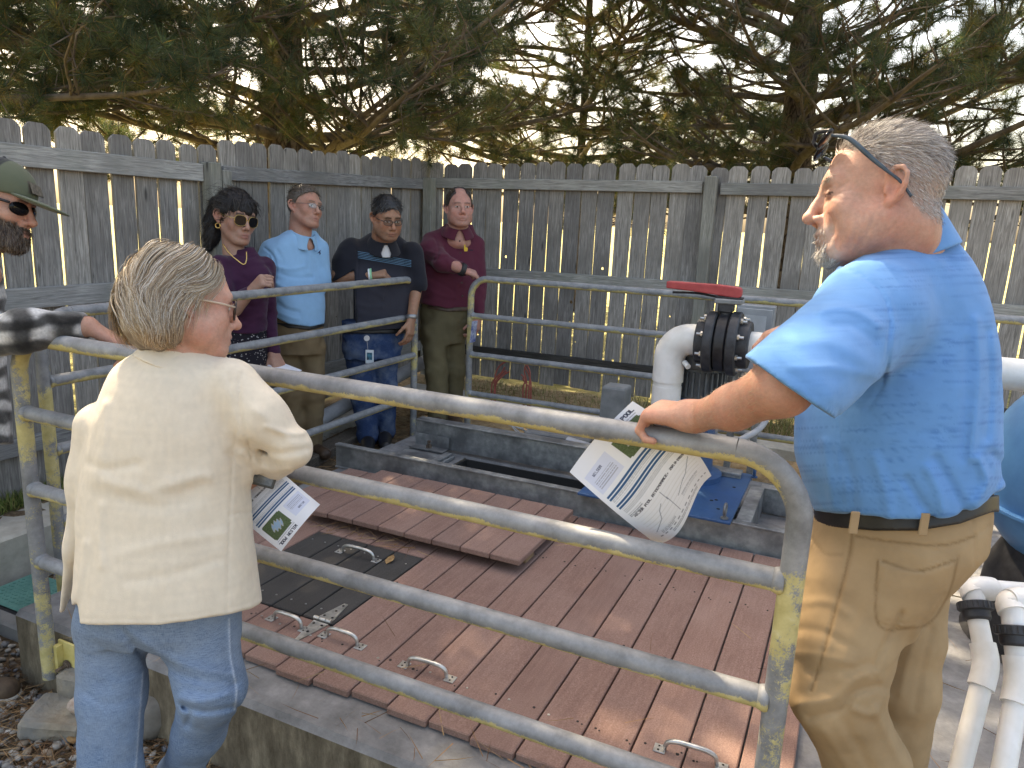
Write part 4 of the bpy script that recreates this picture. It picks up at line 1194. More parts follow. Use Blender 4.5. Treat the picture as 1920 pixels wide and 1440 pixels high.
def ribbons(paths, widths, cols, nrm_hint):
    """paths (n, m, 3): ribbons tapering to the tip"""
    n, m, _ = paths.shape
    tg = np.gradient(paths, axis=1); tg /= np.maximum(np.linalg.norm(tg, axis=2, keepdims=True), 1e-9)
    side = np.cross(tg, nrm_hint); side /= np.maximum(np.linalg.norm(side, axis=2, keepdims=True), 1e-9)
    tp = np.linspace(1, .25, m) ** .8
    wv = widths[:, None] * tp[None] * .5
    V = np.stack([paths - side * wv[..., None], paths + side * wv[..., None]], 2).reshape(-1, 3)
    i = (np.arange(n)[:, None] * m + np.arange(m - 1)[None]).ravel() * 2
    Fq = np.stack([i, i + 1, i + 3, i + 2], 1)
    shade = np.linspace(.9, 1.08, m)
    cc = (cols[:, None] * shade[None, :, None]).reshape(n * m, 1, 3).repeat(2, 1).reshape(-1, 3)
    return V, Fq, cc
HAIR = vcol('hair_strands', .45, .05, 300, 90, .15, spec=.5)
def vnormals(vs, fs):
    a = vs[fs[:, 1]] - vs[fs[:, 0]]; b = vs[fs[:, 2]] - vs[fs[:, 0]]; fn = np.cross(a, b)
    N = np.zeros_like(vs)
    for j in range(fs.shape[1]): np.add.at(N, fs[:, j], fn)
    return N / np.maximum(np.linalg.norm(N, axis=1, keepdims=True), 1e-12)
def short_hair(name, parent, vs, fs, H, k, mask, flow, n, length, width, pal_, seed, lift=.45, mat=None, seg=5, curl=.0):
    """short strands rooted on the head mesh where mask(local) > random"""
    q = np.random.default_rng(seed); N = vnormals(vs, fs)
    L = H.l(vs) / k; w = np.clip(mask(L[:, 0], np.abs(L[:, 0]), L[:, 1], L[:, 2]), 0, 1) * (np.linalg.norm(L, axis=1) < .2)
    w = w / w.sum(); id_ = q.choice(len(vs), n, p=w)
    r0 = vs[id_] + q.normal(0, .0022, (n, 3)); n0 = N[id_]
    l0 = L[id_]; fl = flow(l0[:, 0], l0[:, 1], l0[:, 2]) @ H.M
    fl = fl - n0 * np.sum(fl * n0, 1, keepdims=True); fl /= np.maximum(np.linalg.norm(fl, axis=1, keepdims=True), 1e-6)
    d = fl * (1 - lift) + n0 * lift + q.normal(0, .16, (n, 3)); d /= np.linalg.norm(d, axis=1, keepdims=True)
    ln = (length(l0[:, 0], l0[:, 1], l0[:, 2]) * q.uniform(.65, 1.15, n))
    t = np.linspace(0, 1, seg)
    path = r0[:, None] - n0[:, None] * .002 + d[:, None] * (ln[:, None] * t)[..., None] + (fl * .5 - n0 * .45 * lift)[:, None] * (ln[:, None] * t ** 2)[..., None] * .6
    pal_ = np.asarray(pal_); cols = pal_[q.integers(0, len(pal_), n)] * q.uniform(.75, 1.2, (n, 1))
    V, Fq, cc = ribbons(path, np.full(n, width) * q.uniform(.7, 1.3, n), cols, n0[:, None] + q.normal(0, .4, (n, 1, 3)))
    return mesh_obj(name, V, Fq, mat or HAIR, parent, cols=cc)
def add_hand(S, wrist, d, n, thumb, k=1.0, curl=(.3, .4, .3), spread=.06, tcurl=.3, tout=.75, curls=None):
    """d: wrist to knuckles, n: back of the hand, thumb: direction of the thumb side"""
    d = nrm(d); n = np.asarray(n, float); n = nrm(n - d * (n @ d)); a = np.cross(d, n)
    if a @ np.asarray(thumb) < 0: a = -a
    W = np.asarray(wrist, float)
    p = lambda x, y, z: W + (a * x + d * y + n * z) * k
    for x, r in ((-.026, .0125), (-.009, .014), (.009, .0145), (.026, .014)):
        S.add(cone(p(x * .55, .005, 0), p(x, .083, .002), .0165 * k, r * k), .014)
    S.add(cone(p(.018, .015, -.004), p(.034, .05, -.008), .015 * k, .013 * k), .012)
    fl = (.040, .044, .041, .032)
    for i, (x, L) in enumerate(zip((.030, .010, -.011, -.030), fl)):
        cu = (curls[i] if curls is not None else curl)
        ang = 0.0; q = p(x, .086, .002); sp = (1.5 - i) * spread
        r0 = (.0092, .0096, .0092, .0082)[i] * k
        for j in range(3):
            ang += cu[j]; v = d * math.cos(ang) - n * math.sin(ang) + a * sp * (.6 if j == 0 else .2)
            Lj = L * (1, .62, .52)[j] * k; e = q + nrm(v) * Lj
            S.add(cone(q, e, r0 * (1 - .07 * j), r0 * (.95 - .08 * j)), .0035); q = e
    q = p(.030, .030, -.006); ang = tout
    for j, (L, r) in enumerate(((.040, .0120), (.030, .0100), (.026, .0088))):
        v = a * math.sin(ang) + d * math.cos(ang) - n * (.25 + tcurl * j); e = q + nrm(v) * L * k
        S.add(cone(q, e, r * k, r * .9 * k), .006); q = e; ang -= tcurl
    return S
def sil(rows, d, b, z_only=False):
    """rows (py, pxL, pxR[, half-depth]) -> loft stations, seen at depth d"""
    st = []
    for r in rows:
        dd = r[4] if len(r) > 4 else d
        pc_ = (r[1] + r[2]) / 2; c = at(pc_, r[0], dd); w = (r[2] - r[1]) / 2 / F_PX * dd; bb = r[3] if len(r) > 3 and r[3] else b
        st.append((c, math.sqrt(max(w * w - (bb * (pc_ - 960) / F_PX) ** 2, (.5 * w) ** 2)), bb))
    return st
CU = nrm([RC[0][0], RC[1][0], 0]); CV = nrm([RC[0][2], RC[1][2], 0])     # camera right / forward on the ground plane
def wrinkle(amp, f, stretch=(1, 1, 1), seed=0, ridge=False):
    s = np.asarray(stretch, float)
    def g(P):
        q = P * s; w = vnoise(q, f, seed) + .5 * vnoise(q, f * 2.1, seed + 3)
        if ridge: w = 1 - 2 * np.abs(w)
        return amp * w
    return g
def folds(axis, wl, amp, centre, rad, seed=0):
    """soft parallel folds across `axis` fading out with distance from centre"""
    ax = nrm(axis); c = np.asarray(centre, float)
    def g(P):
        q = P - c; t = q @ ax + .35 * wl * vnoise(P, 9, seed)
        return amp * np.sin(2 * np.pi * t / wl) * np.exp(-(np.linalg.norm(q, axis=1) / rad) ** 2)
    return g
SKIN = vcol('skin', .55, .45, 420, 150, .16, sss=.12, spec=.35, bdist=.0014)
def person(label, base):
    return thing('person', label, 'person', base)
def obj_sdf(name, S, h, mat, parent, colfn=None, **kw):
    vs, fs = surf(S, h)
    cols = colfn(vs) if callable(colfn) else (np.tile(np.asarray(colfn, float), (len(vs), 1)) if colfn is not None else None)
    o = mesh_obj(name, vs, fs, mat, parent, smooth=True, cols=cols, **kw)
    return o, vs, fs

def torso(rows, d, b, face):
    """loft whose width axis is square to the direction the person faces; rows hold the outline width"""
    f = nrm([face[0], face[1], 0]); U = np.array([-f[1], f[0], 0]); st = []
    for r in rows:
        c = at((r[1] + r[2]) / 2, r[0], d); w = (r[2] - r[1]) / 2 / F_PX * d; bb = r[3] if len(r) > 3 else b
        e_ = CU - CV * ((r[1] + r[2]) / 2 - 960) / F_PX; vu, uu = abs(f @ e_), abs(U @ e_)
        bb = min(bb, .8 * w / max(vu, 1e-3)); st.append((c, math.sqrt(max(w * w - (bb * vu) ** 2, (.2 * w) ** 2)) / max(uu, .3), bb))
    return loft(st, U, f, 2.2)
def collar(parent, c, face, k, mat, col, h=.005, gap=1.0, drop=.03, name='collar', tilt=.38, rise=.034, flare=.104):
    f = nrm([face[0], face[1], 0]); n = nrm(np.array([0, 0, 1.]) + f * tilt); c = np.asarray(c); S = SDF()
    a, b = c - n * drop * k, c + n * rise * k
    S.add(cone(a, b, flare * k, .067 * k), .004); g_ = (flare - .067) * .3; S.sub(cone(a - (b - a) * .3, b + (b - a) * .3, (flare + g_ - .0095) * k, (.067 - g_ - .0095) * k), .003)
    S.cut(b, n, .003); S.cut(a, -n, .003)
    if gap: S.sub(cone(c + f * .075 * k + n * .05 * k, c + f * .112 * k - n * .045 * k, .014 * k * gap, .036 * k * gap), .004)
    return obj_sdf(name, S, h, mat, parent, col)

def cast(S, px, py, d0, d1=None):
    """walk along the line of sight until it meets the soft shape"""
    px = np.atleast_1d(np.asarray(px, float)); py = np.atleast_1d(np.asarray(py, float)); d = np.full(len(px), float(d0))
    rays = np.stack([px - 960, py - 720, np.full(len(px), F_PX)], 1) / F_PX @ RC.T; ln = np.linalg.norm(rays, axis=1)
    for _ in range(60): d = d + np.clip(S(CAM + rays * d[:, None]) / ln * .7, -.02, .05)
    return CAM + rays * d[:, None]
def surface_strands(name, parent, vs, fs, flow, n, length, width, pal_, seed, seg=7, lift=.05, mat=None, weight=None):
    """strands lying along a hair volume; flow(points) gives their direction"""
    q = np.random.default_rng(seed); N = vnormals(vs, fs); p = None
    if weight is not None: p = weight(vs); p = p / p.sum()
    i = q.choice(len(vs), n, p=p); r0 = vs[i] + q.normal(0, .002, (n, 3)); n0 = N[i]; ln = q.uniform(length[0], length[1], n); path = np.zeros((n, seg, 3)); P_ = r0 + n0 * .001
    for j in range(seg):
        path[:, j] = P_; v = flow(P_) + .35 * np.stack([vnoise(P_, 30, 1 + a) for a in range(3)], 1) + q.normal(0, .1, (n, 3)); v = v - n0 * np.sum(v * n0, 1, keepdims=True) * .9 + n0 * lift; v /= np.maximum(np.linalg.norm(v, axis=1, keepdims=True), 1e-6)
        P_ = P_ + v * (ln / (seg - 1))[:, None]
    pal_ = np.asarray(pal_); cols = pal_[q.integers(0, len(pal_), n)] * q.uniform(.7, 1.25, (n, 1))
    V, Fq, cc = ribbons(path, q.uniform(.6, 1.3, n) * width, cols, n0[:, None] + q.normal(0, .3, (n, 1, 3)))
    return mesh_obj(name, V, Fq, mat or HAIR, parent, cols=cc)
# ---------------------------------------------------------------- cloth detail drawn on the garments (seams, creases)
def pr(P):
    q = (np.asarray(P) - CAM) @ RC
    return 960 + F_PX * q[:, 0] / q[:, 2], 720 + F_PX * q[:, 1] / q[:, 2], q[:, 2]
def _pl_dist(X, Y, pl):
    pl = np.asarray(pl, float); best = np.full(len(X), 1e9)
    for a, b in zip(pl[:-1], pl[1:]):
        d = b - a; t = np.clip(((X - a[0]) * d[0] + (Y - a[1]) * d[1]) / max(d @ d, 1e-6), 0, 1)
        best = np.minimum(best, np.hypot(X - a[0] - t * d[0], Y - a[1] - t * d[1]))
    return best
def smooth_pl(pl, n=24): return spline(np.asarray(pl, float), n) if len(pl) > 2 else np.asarray(pl, float)
def creases(items, dmax):
    """items: (outline points, width, height); positive height is a ridge, negative a groove; only on the side nearer than dmax"""
    its = [(smooth_pl(p), w, a) for p, w, a in items]
    def g(P):
        X, Y, D = pr(P); o = np.zeros(len(P))
        for p, w, a in its:
            m = (X > p[:, 0].min() - 3 * w) & (X < p[:, 0].max() + 3 * w) & (Y > p[:, 1].min() - 3 * w) & (Y < p[:, 1].max() + 3 * w) & (D < dmax)
            if m.any(): o[m] -= a * np.exp(-(_pl_dist(X[m], Y[m], p) / w) ** 2)
        return o
    return g
def patch(poly, amp, dmax, groove=.0012, gw=2.5):
    poly = np.asarray(poly, float); cl = np.concatenate([poly, poly[:1]])
    def g(P):
        X, Y, D = pr(P); ins = np.zeros(len(P), bool); j = len(poly) - 1
        for i in range(len(poly)):
            a, b = poly[i], poly[j]
            ins ^= ((a[1] > Y) != (b[1] > Y)) & (X < (b[0] - a[0]) * (Y - a[1]) / (b[1] - a[1] + 1e-9) + a[0]); j = i
        e = _pl_dist(X, Y, cl); k = np.where(ins, np.clip(e / 3, 0, 1), 0) * (D < dmax)
        st = np.exp(-((e - 7) / gw) ** 2) * ins * (D < dmax)
        return -amp * k + groove * st
    return g
COTTON = vcol('knit_polo_cloth', .85, .25, 700, 30, .06, sheen=.15, spec=.15)
LINEN = vcol('cream_linen', .9, .35, 500, 60, .06, sheen=.2, spec=.1)
def denim_mat():
    t = NT('denim'); a = t.new('ShaderNodeVertexColor', layer_name='Col'); v = t.coords('Object', (1, 1, 1), False)
    w1 = t.noise(t.coords('Object', (900, 900, 60), False), 1, 3, .6); w2 = t.noise(t.coords('Object', (60, 60, 900), False), 1, 3, .6)
    wv = t.math('ADD', w1, w2)
    col = t.mix(1.0, a.outputs['Color'], t.ramp(t.math('MULTIPLY', wv, .5), [(.36, (.55, .6, .68)), (.62, (1.35, 1.32, 1.28))]), 'MULTIPLY')
    col = t.mix(t.ramp(t.noise(v, 9, 5), [(.45, (0, 0, 0)), (.75, (.4, .4, .4))]), col, (.30, .36, .42))
    return t.done(col, .9, 0, t.bump(wv, .3, .0012), .1)
DENIM = denim_mat()
def chino_mat():
    t = NT('chino_cloth'); a = t.new('ShaderNodeVertexColor', layer_name='Col'); v = t.coords('Object', (1, 1, 1), False)
    col = t.mix(1.0, a.outputs['Color'], t.ramp(t.noise(v, 14, 6), [(.3, (.88, .87, .86)), (.7, (1.08, 1.07, 1.05))]), 'MULTIPLY')
    return t.done(col, .85, 0, t.bump(t.noise(t.coords('Object', (700, 700, 700), False), 1, 3), .25, .001), .15)
CHINO = chino_mat()
LENS = plain('dark_lens', (.006, .006, .008), .12, spec=.25); FRAME_D = plain('dark_frame', (.02, .022, .028), .3)
LEATHER = plain('black_leather', (.012, .012, .013), .45)
def clear_lens():
    t = NT('clear_lens'); tr = t.new('ShaderNodeBsdfTransparent'); tr.inputs[0].default_value = (.93, .95, .96, 1); gl = t.new('ShaderNodeBsdfGlossy'); gl.inputs['Roughness'].default_value = .03
    mx = t.new('ShaderNodeMixShader'); mx.inputs[0].default_value = .06; t.link(tr.outputs[0], mx.inputs[1]); t.link(gl.outputs[0], mx.inputs[2]); t.link(mx.outputs[0], t.n['Material Output'].inputs[0])
    return t.m
CLEAR = clear_lens()

# ================================================================ the man in the bright blue polo (right foreground)
bm_ = person('stocky grey-haired man in a bright blue polo and khakis leaning on the front railing', (at(1650, 1440, 1.62)[0], at(1650, 1440, 1.62)[1], .0))
KH = 1.13
Hh = Frame(at(1650, 370, 1.50), cdir(-.955, -.015, .29), cdir(.0, -1, .02))
S = SDF()
add_head(S, Hh, KH, jaw=1.06, nose=1.08, full=.35, neck_to=at(1702, 500, 1.57), neck_r=.060, squint=1)
S.add(cone(Hh.w(0, .028, -.10), at(1660, 500, 1.55), .030, .055), .04)
S.add(ell(Hh.w(0, -.078, -.07), Hh.M, (.05, .026, .05)), .03)
S.add(ell(at(1712, 520, 1.58), np.eye(3), (.10, .10, .06)), .04)
# eyelid and crow's-feet creases, neck folds
S.fn(creases([([(1556, 362), (1574, 352), (1592, 340)], 2.2, -.0018), ([(1556, 366), (1576, 361), (1598, 356)], 2.2, -.0018), ([(1554, 371), (1572, 373), (1590, 376)], 2.0, -.0014),
              ([(1540, 330), (1556, 328), (1572, 332)], 2.4, -.0011), ([(1588, 405), (1585, 430), (1572, 455)], 3, -.0016), ([(1556, 402), (1562, 420), (1560, 440)], 3.5, -.0022),
              ([(1610, 400), (1606, 435), (1590, 470)], 3, -.0018), ([(1640, 400), (1630, 430), (1612, 462)], 3, -.0022), ([(1622, 398), (1617, 440), (1602, 474)], 2.5, -.0016), ([(1700, 398), (1690, 408), (1660, 440)], 3, -.0018)], 1.5))
S.fn(wrinkle(.0007, 55, seed=4))
# near arm resting on the rail
sh = at(1630, 590, 1.46); el = at(1466, 724, 1.245); m1 = at(1375, 764, 1.35); wr_ = at(1305, 781, 1.455)
S.add(cone(sh, el, .056, .047), .03); S.add(cone(el, m1, .049, .038), .025); S.add(cone(m1, wr_, .038, .027), .025)
kn = at(1214, 772, 1.535); dh = nrm(kn - wr_)
add_hand(S, wr_, dh, (-.1, -.15, 1), np.cross(dh, [0, 0, 1]), 1.12, curls=[(.75, 1.1, .7), (.85, 1.15, .8), (.95, 1.2, .8), (1.05, 1.2, .8)], tout=.9, tcurl=.35)
S.add(cone(wr_, wr_ + dh * .02, .029, .030), .02)
# far arm, only the hand shows past the sleeve
s2 = at(1690, 520, 1.80); e2 = at(1600, 640, 1.84); w2 = at(1512, 612, 1.74)
S.add(cone(s2, e2, .06, .05), .03); S.add(cone(e2, w2, .048, .03), .03)
d2 = nrm(at(1440, 640, 1.70) - w2)
add_hand(S, w2, d2, cdir(-.2, -1, -.2), cdir(-.1, .2, -1), 1.1, curls=[(.05, .15, .1), (.25, .5, .4), (.4, .7, .5), (.5, .8, .5)], tout=.5)
BS = (.49, .285, .215)
hairm = lambda x, ax, y, z: sstep(0, .02, z - np.interp(y, [-.12, -.06, -.035, -.02, .005, .03, .06, .08, .10], [-.07, -.058, -.03, .012, .022, .052, .072, .082, .09])) * (ax < .088)
def bcol(P):
    c = skin_cols(P, Hh, KH, BS, .28, lip=(.42, .18, .15), brow=(.30, .24, .2), beard=(.40, .34, .30), beard_fn=lambda x, ax, y, z: sstep(-.048, -.060, z) * sstep(.055, .078, y) * .55 * (ax < .045),
                  scalp=(.36, .30, .27), scalp_fn=lambda x, ax, y, z: hairm(x, ax, y, z) * .9, eyes=False)
    q_ = Hh.l(P) / KH; ln = (q_[:, 1] > .066) & (np.abs(q_[:, 2] - .0015) < .0022) & (np.abs(np.abs(q_[:, 0]) - .031) < .016); c[ln] = (.07, .035, .028)
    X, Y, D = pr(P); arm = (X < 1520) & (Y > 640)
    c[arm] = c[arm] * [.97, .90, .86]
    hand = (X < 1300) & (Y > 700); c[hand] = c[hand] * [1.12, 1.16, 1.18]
    return c
body, vs, fs = obj_sdf('body', S, .0033, SKIN, bm_, bcol)
greys = [(.44, .41, .385), (.32, .29, .265), (.56, .53, .51), (.20, .17, .15), (.48, .45, .42)]
short_hair('hair', bm_, vs, fs, Hh, KH, lambda x, ax, y, z: hairm(x, ax, y, z) * (1 + 1.2 * (z > .05)), lambda x, y, z: np.stack([.2 * np.sign(x), -.9 + 6 * np.clip(y, 0, .1), -.9 + 14 * np.clip(z - .03, 0, .1)], 1), 15000,
           lambda x, y, z: .007 + .017 * sstep(.0, .10, z), .0010, greys, 5, lift=.38)
short_hair('goatee', bm_, vs, fs, Hh, KH, lambda x, ax, y, z: sstep(-.078, -.09, z) * sstep(.055, .075, y) * (ax < .034), lambda x, y, z: np.stack([0 * x, .4 + 0 * x, -1 + 0 * x], 1), 1300,
           lambda x, y, z: .015 + 0 * x, .0012, [(.62, .60, .57), (.5, .47, .44), (.34, .30, .27)], 6, lift=.25)
short_hair('stubble', bm_, vs, fs, Hh, KH, lambda x, ax, y, z: sstep(-.046, -.056, z) * sstep(.06, .08, y) * (ax < .032), lambda x, y, z: np.stack([0 * x, .2 + 0 * x, -1 + 0 * x], 1), 900,
           lambda x, y, z: .006 + 0 * x, .0008, [(.5, .47, .44), (.34, .30, .27)], 7, lift=.3)
short_hair('eyebrow', bm_, vs, fs, Hh, KH, lambda x, ax, y, z: np.exp(-((z - .0265) / .004) ** 2) * (y > .06) * (ax > .01) * (ax < .048), lambda x, y, z: np.stack([np.sign(x), .3 + 0 * x, .2 + 0 * x], 1), 260,
           lambda x, y, z: .008 + 0 * x, .0008, [(.32, .25, .2), (.45, .38, .32)], 8, lift=.2)
arm_hair = np.random.default_rng(9)
Lx = pr(vs); sel = np.nonzero((Lx[0] < 1490) & (Lx[0] > 1300) & (Lx[1] > 660) & (Lx[2] < 1.5))[0]; Nn = vnormals(vs, fs)
ia = arm_hair.choice(sel, 1500); fl = nrm(wr_ - el)[None] * .9 + Nn[ia] * .2 + arm_hair.normal(0, .2, (1500, 3)); tt = np.linspace(0, 1, 4)
pt = vs[ia][:, None] + fl[:, None] * (arm_hair.uniform(.005, .011, (1500, 1)) * tt)[..., None]
V, Fq, cc = ribbons(pt, np.full(1500, .0004), np.tile((.5, .36, .24), (1500, 1)), Nn[ia][:, None])
mesh_obj('arm_hair', V, Fq, HAIR, bm_, cols=cc)
# sunglasses pushed up on the head
sg = MB(); w = lambda x, y, z: Hh.w(x * KH, y * KH, z * KH)
for s in (-1, 1):
    pth = spline([w(s * .062, .088, .098), w(s * .078, .062, .084), w(s * .086, .030, .048), w(s * .088, .002, .020), w(s * .086, -.016, .004), w(s * .083, -.034, -.022)], 26)
    mb = MB(); mb.tube(pth, [.0028 + .0020 * math.sin(min(1, t * 1.6) * math.pi) for t in np.linspace(0, 1, 26)], 10, ref=Hh.u); mb.make('sunglasses_temple', speckle('slate_blue_plastic', (.035, .06, .085), (.06, .09, .12), 30, .35), bm_, smooth=True)
    SL = SDF(); SL.add(ell(w(s * .034, .096, .100), np.array([Hh.r, nrm(Hh.f + Hh.u * .9), nrm(Hh.u - Hh.f * .9)]), (.034, .007, .022)), .005)
    obj_sdf('sunglasses_lens', SL, .0035, LENS, bm_)
mb = MB(); mb.tube(spline([w(-.062, .088, .106), w(-.03, .108, .115), w(0, .110, .113), w(.03, .108, .115), w(.062, .088, .106)], 16), .0045, 8); mb.make('sunglasses_bridge', FRAME_D, bm_, smooth=True)

# polo
S = SDF()
S.add(loft(sil([(425, 1668, 1768, .075, 1.57), (452, 1622, 1793, .115), (490, 1578, 1822, .15), (545, 1545, 1842, .18), (630, 1512, 1858, .20), (720, 1493, 1865, .208), (800, 1484, 1867, .212), (880, 1482, 1868, .214), (940, 1500, 1858, .208), (1000, 1525, 1850, .202)], 1.62, .2), CU, CV, 2.2), .02)
S.add(cone(at(1668, 556, 1.52), at(1630, 592, 1.45), .105, .100), .05)
S.add(flat_cone(at(1630, 592, 1.45), at(1466, 742, 1.245), .097, .090, (0, 0, 1), 1.0), .035)
S.add(cone(s2, at(1610, 620, 1.82), .09, .08), .04)
hemA = at(1410, 680, 1.20); axs = nrm(at(1470, 746, 1.255) - at(1630, 592, 1.45))
hp = at(1482, 731, 1.27)
hn = nrm(np.cross(at(1562, 785, 1.28) - at(1412, 680, 1.27), nrm(CAM - hp)))
if hn @ axs < 0: hn = -hn
hp0 = at(1487, 733, 1.27)
S.ops.append(('c', lambda P: np.where(np.linalg.norm(P - hp0, axis=1) < .22, (P - hp0) @ hn, -1.0), None, .004))
# neck opening and hem
S.sub(cone(at(1698, 438, 1.55), at(1688, 380, 1.53), .076, .085), .01)
hemf = [(1470, 940), (1530, 956), (1590, 964), (1650, 970), (1700, 975), (1745, 974), (1778, 972), (1820, 960), (1850, 940), (1900, 905)]
def hem_cut(P):
    X, Y, D = pr(P); hy = np.interp(X, [p[0] for p in hemf], [p[1] for p in hemf]); return (Y - hy) / F_PX * 1.6
S.ops.append(('c', hem_cut, None, .004))
S.fn(creases([([(1566, 498), (1612, 516), (1655, 552), (1668, 600), (1664, 660), (1655, 720), (1625, 770)], 3, -.0035), ([(1664, 552), (1678, 610), (1672, 680), (1660, 730)], 6, .0018),
              ([(1538, 585), (1570, 577), (1610, 585), (1648, 610)], 9, .006), ([(1560, 610), (1600, 612), (1640, 640)], 9, -.004), ([(1500, 640), (1560, 640), (1640, 690)], 16, .004),
              ([(1480, 690), (1560, 690), (1640, 705)], 9, .003), ([(1440, 662), (1520, 735), (1566, 772)], 9, -.0015),
              ([(1830, 600), (1835, 700), (1828, 790), (1820, 860)], 8, .006), ([(1850, 620), (1856, 720), (1850, 820)], 8, -.005), ([(1812, 640), (1812, 740), (1806, 860)], 8, -.004),
              ([(1740, 880), (1760, 920), (1768, 955)], 10, .008), ([(1700, 900), (1728, 945), (1745, 965)], 10, -.008), ([(1755, 860), (1790, 920), (1810, 965)], 9, -.008), ([(1835, 860), (1850, 905), (1830, 945)], 9, .010), ([(1860, 850), (1880, 880), (1860, 930)], 8, -.006),
              ([(1640, 860), (1660, 920), (1668, 965)], 11, .006), ([(1585, 850), (1598, 910), (1600, 960)], 10, -.005), ([(1545, 830), (1555, 900), (1562, 950)], 9, .005), ([(1570, 760), (1578, 860), (1580, 950)], 3, -.002),
              ([(1600, 470), (1680, 500), (1760, 490)], 9, .002), ([(1700, 560), (1760, 640), (1800, 760)], 30, .003)], 1.66))
S.fn(wrinkle(.0035, 7, (1, 1, .8), 3)); S.fn(wrinkle(.0012, 22, (1, 1, 1.6), 8))
def polo_col(P):
    X, Y, D = pr(P); n = len(P)
    c = np.tile((.115, .30, .60), (n, 1))
    st = vnoise(np.stack([X * .012 + Y * .001, (Y - (X - 1700) * -.05) * .30, D * 0], 1), 1.0, 3) + .6 * vnoise(np.stack([X * .02, (Y + X * .06) * .62, D * 0], 1), 1.0, 9)
    body_ = (X > 1640) | (Y > 800)
    k = np.clip((st - .25) * 1.4, 0, 1) * np.where(body_, .62, .2)
    c = mixc(c, (.045, .16, .42), k)
    return c
obj_sdf('polo_shirt', S, .0048, COTTON, bm_, polo_col)
# collar
collar(bm_, at(1694, 446, 1.555), cdir(-.85, 0, .45), 1.22, COTTON, (.12, .31, .61), h=.0034, gap=.8, drop=.04, tilt=.46, rise=.032, flare=.080)
# trousers
KHA = (.375, .262, .150)
S = SDF()
S.add(loft(sil([(880, 1535, 1850, .175), (930, 1530, 1850, .185), (985, 1524, 1838, .19), (1030, 1516, 1800, .18), (1075, 1510, 1760, .165), (1120, 1508, 1730, .145), (1150, 1508, 1712, .13)], 1.63, .2), CU, CV, 2.2), .02)
hipn, kne, ann = at(1600, 1110, 1.60), at(1566, 1300, 1.57), at(1640, 1560, 1.70)
S.add(cone(hipn, at(1580, 1215, 1.575), .105, .092), .03); S.add(cone(at(1580, 1215, 1.575), kne, .096, .090), .04); S.add(cone(kne, at(1622, 1430, 1.63), .089, .082), .03); S.add(cone(at(1622, 1430, 1.63), np.array([*ann[:2], .05]), .082, .075), .04)
hipf, knf = at(1696, 1100, 1.72), at(1694, 1290, 1.70); anf = at(1660, 1560, 1.83)
S.add(cone(hipf, at(1700, 1190, 1.71), .092, .078), .03); S.add(cone(at(1700, 1190, 1.71), knf, .078, .068), .03); S.add(cone(knf, np.array([*anf[:2], .05]), .074, .066), .03)
S.clip(lo=(-9, -9, .02))
S.fn(patch([(1646, 1050), (1722, 1066), (1797, 1043), (1780, 1110), (1745, 1166), (1700, 1178), (1645, 1168)], .0036, 1.6, .0016, 2.2))
S.fn(creases([([(1598, 985), (1592, 1040), (1570, 1130), (1545, 1220), (1522, 1295)], 3, -.0028), ([(1605, 990), (1600, 1045), (1578, 1130), (1553, 1220)], 4, .0015),
              ([(1605, 1005), (1680, 1017), (1770, 1022), (1830, 1004), (1855, 985)], 2.6, -.0022), ([(1605, 1013), (1680, 1026), (1770, 1031), (1826, 1014)], 2.4, -.0016),
              ([(1822, 965), (1826, 1015), (1828, 1060)], 3, -.0025),
              ([(1522, 1010), (1545, 1040), (1578, 1043)], 3, -.003), ([(1655, 1052), (1722, 1070), (1790, 1050)], 3, -.0035),
              ([(1640, 1262), (1600, 1275), (1560, 1310), (1500, 1320)], 9, .007), ([(1645, 1285), (1600, 1300), (1580, 1330), (1520, 1345)], 8, -.007), ([(1660, 1305), (1640, 1340), (1600, 1330)], 8, .006), ([(1520, 1260), (1570, 1258), (1630, 1245)], 10, -.005),
              ([(1640, 1130), (1600, 1200), (1575, 1270)], 14, .003), ([(1500, 1130), (1550, 1128), (1590, 1150)], 9, .0035), ([(1495, 1180), (1540, 1185), (1600, 1215)], 9, -.0035), ([(1490, 1225), (1540, 1230), (1600, 1245)], 8, .003),
              ([(1690, 1150), (1650, 1225), (1637, 1265)], 6, -.006), ([(1720, 1180), (1700, 1250), (1690, 1300)], 9, .004), ([(1745, 1180), (1728, 1250), (1715, 1330)], 8, -.004), ([(1640, 1330), (1665, 1380), (1690, 1430)], 10, .005), ([(1580, 1350), (1610, 1400), (1630, 1440)], 11, -.005), ([(1545, 1370), (1570, 1410), (1590, 1440)], 9, .004)], 1.70))
S.fn(wrinkle(.0028, 9, (1, 1, 1.3), 13)); S.fn(wrinkle(.0010, 30, (1, 1, 1), 14))
def kcol(P):
    X, Y, D = pr(P); c = np.tile(KHA, (len(P), 1))
    for pl in ([(1598, 985), (1592, 1040), (1570, 1130), (1545, 1220), (1522, 1295)], [(1605, 1005), (1680, 1017), (1770, 1022), (1830, 1004)], [(1646, 1050), (1645, 1168), (1700, 1178), (1745, 1166), (1780, 1110), (1797, 1043)], [(1655, 1052), (1722, 1070), (1790, 1050)]):
        k = np.exp(-(_pl_dist(X, Y, smooth_pl(pl)) / 2.6) ** 2) * (D < 1.68); c = mixc(c, (.20, .125, .06), k * .65)
    return c
obj_sdf('trousers', S, .0046, CHINO, bm_, kcol)
S = SDF(); S.add(loft(sil([(870, 1529, 1858, .188), (930, 1524, 1858, .198), (1000, 1518, 1846, .202)], 1.63, .2), CU, CV, 2.2), .002)
S.ops.append(('c', lambda P: (lambda X, Y, D: np.abs(Y - np.interp(X, [1520, 1560, 1640, 1720, 1800, 1860], [966, 972, 979, 979, 966, 944])) / F_PX * 1.6 - .0185)(*pr(P)), None, .002))
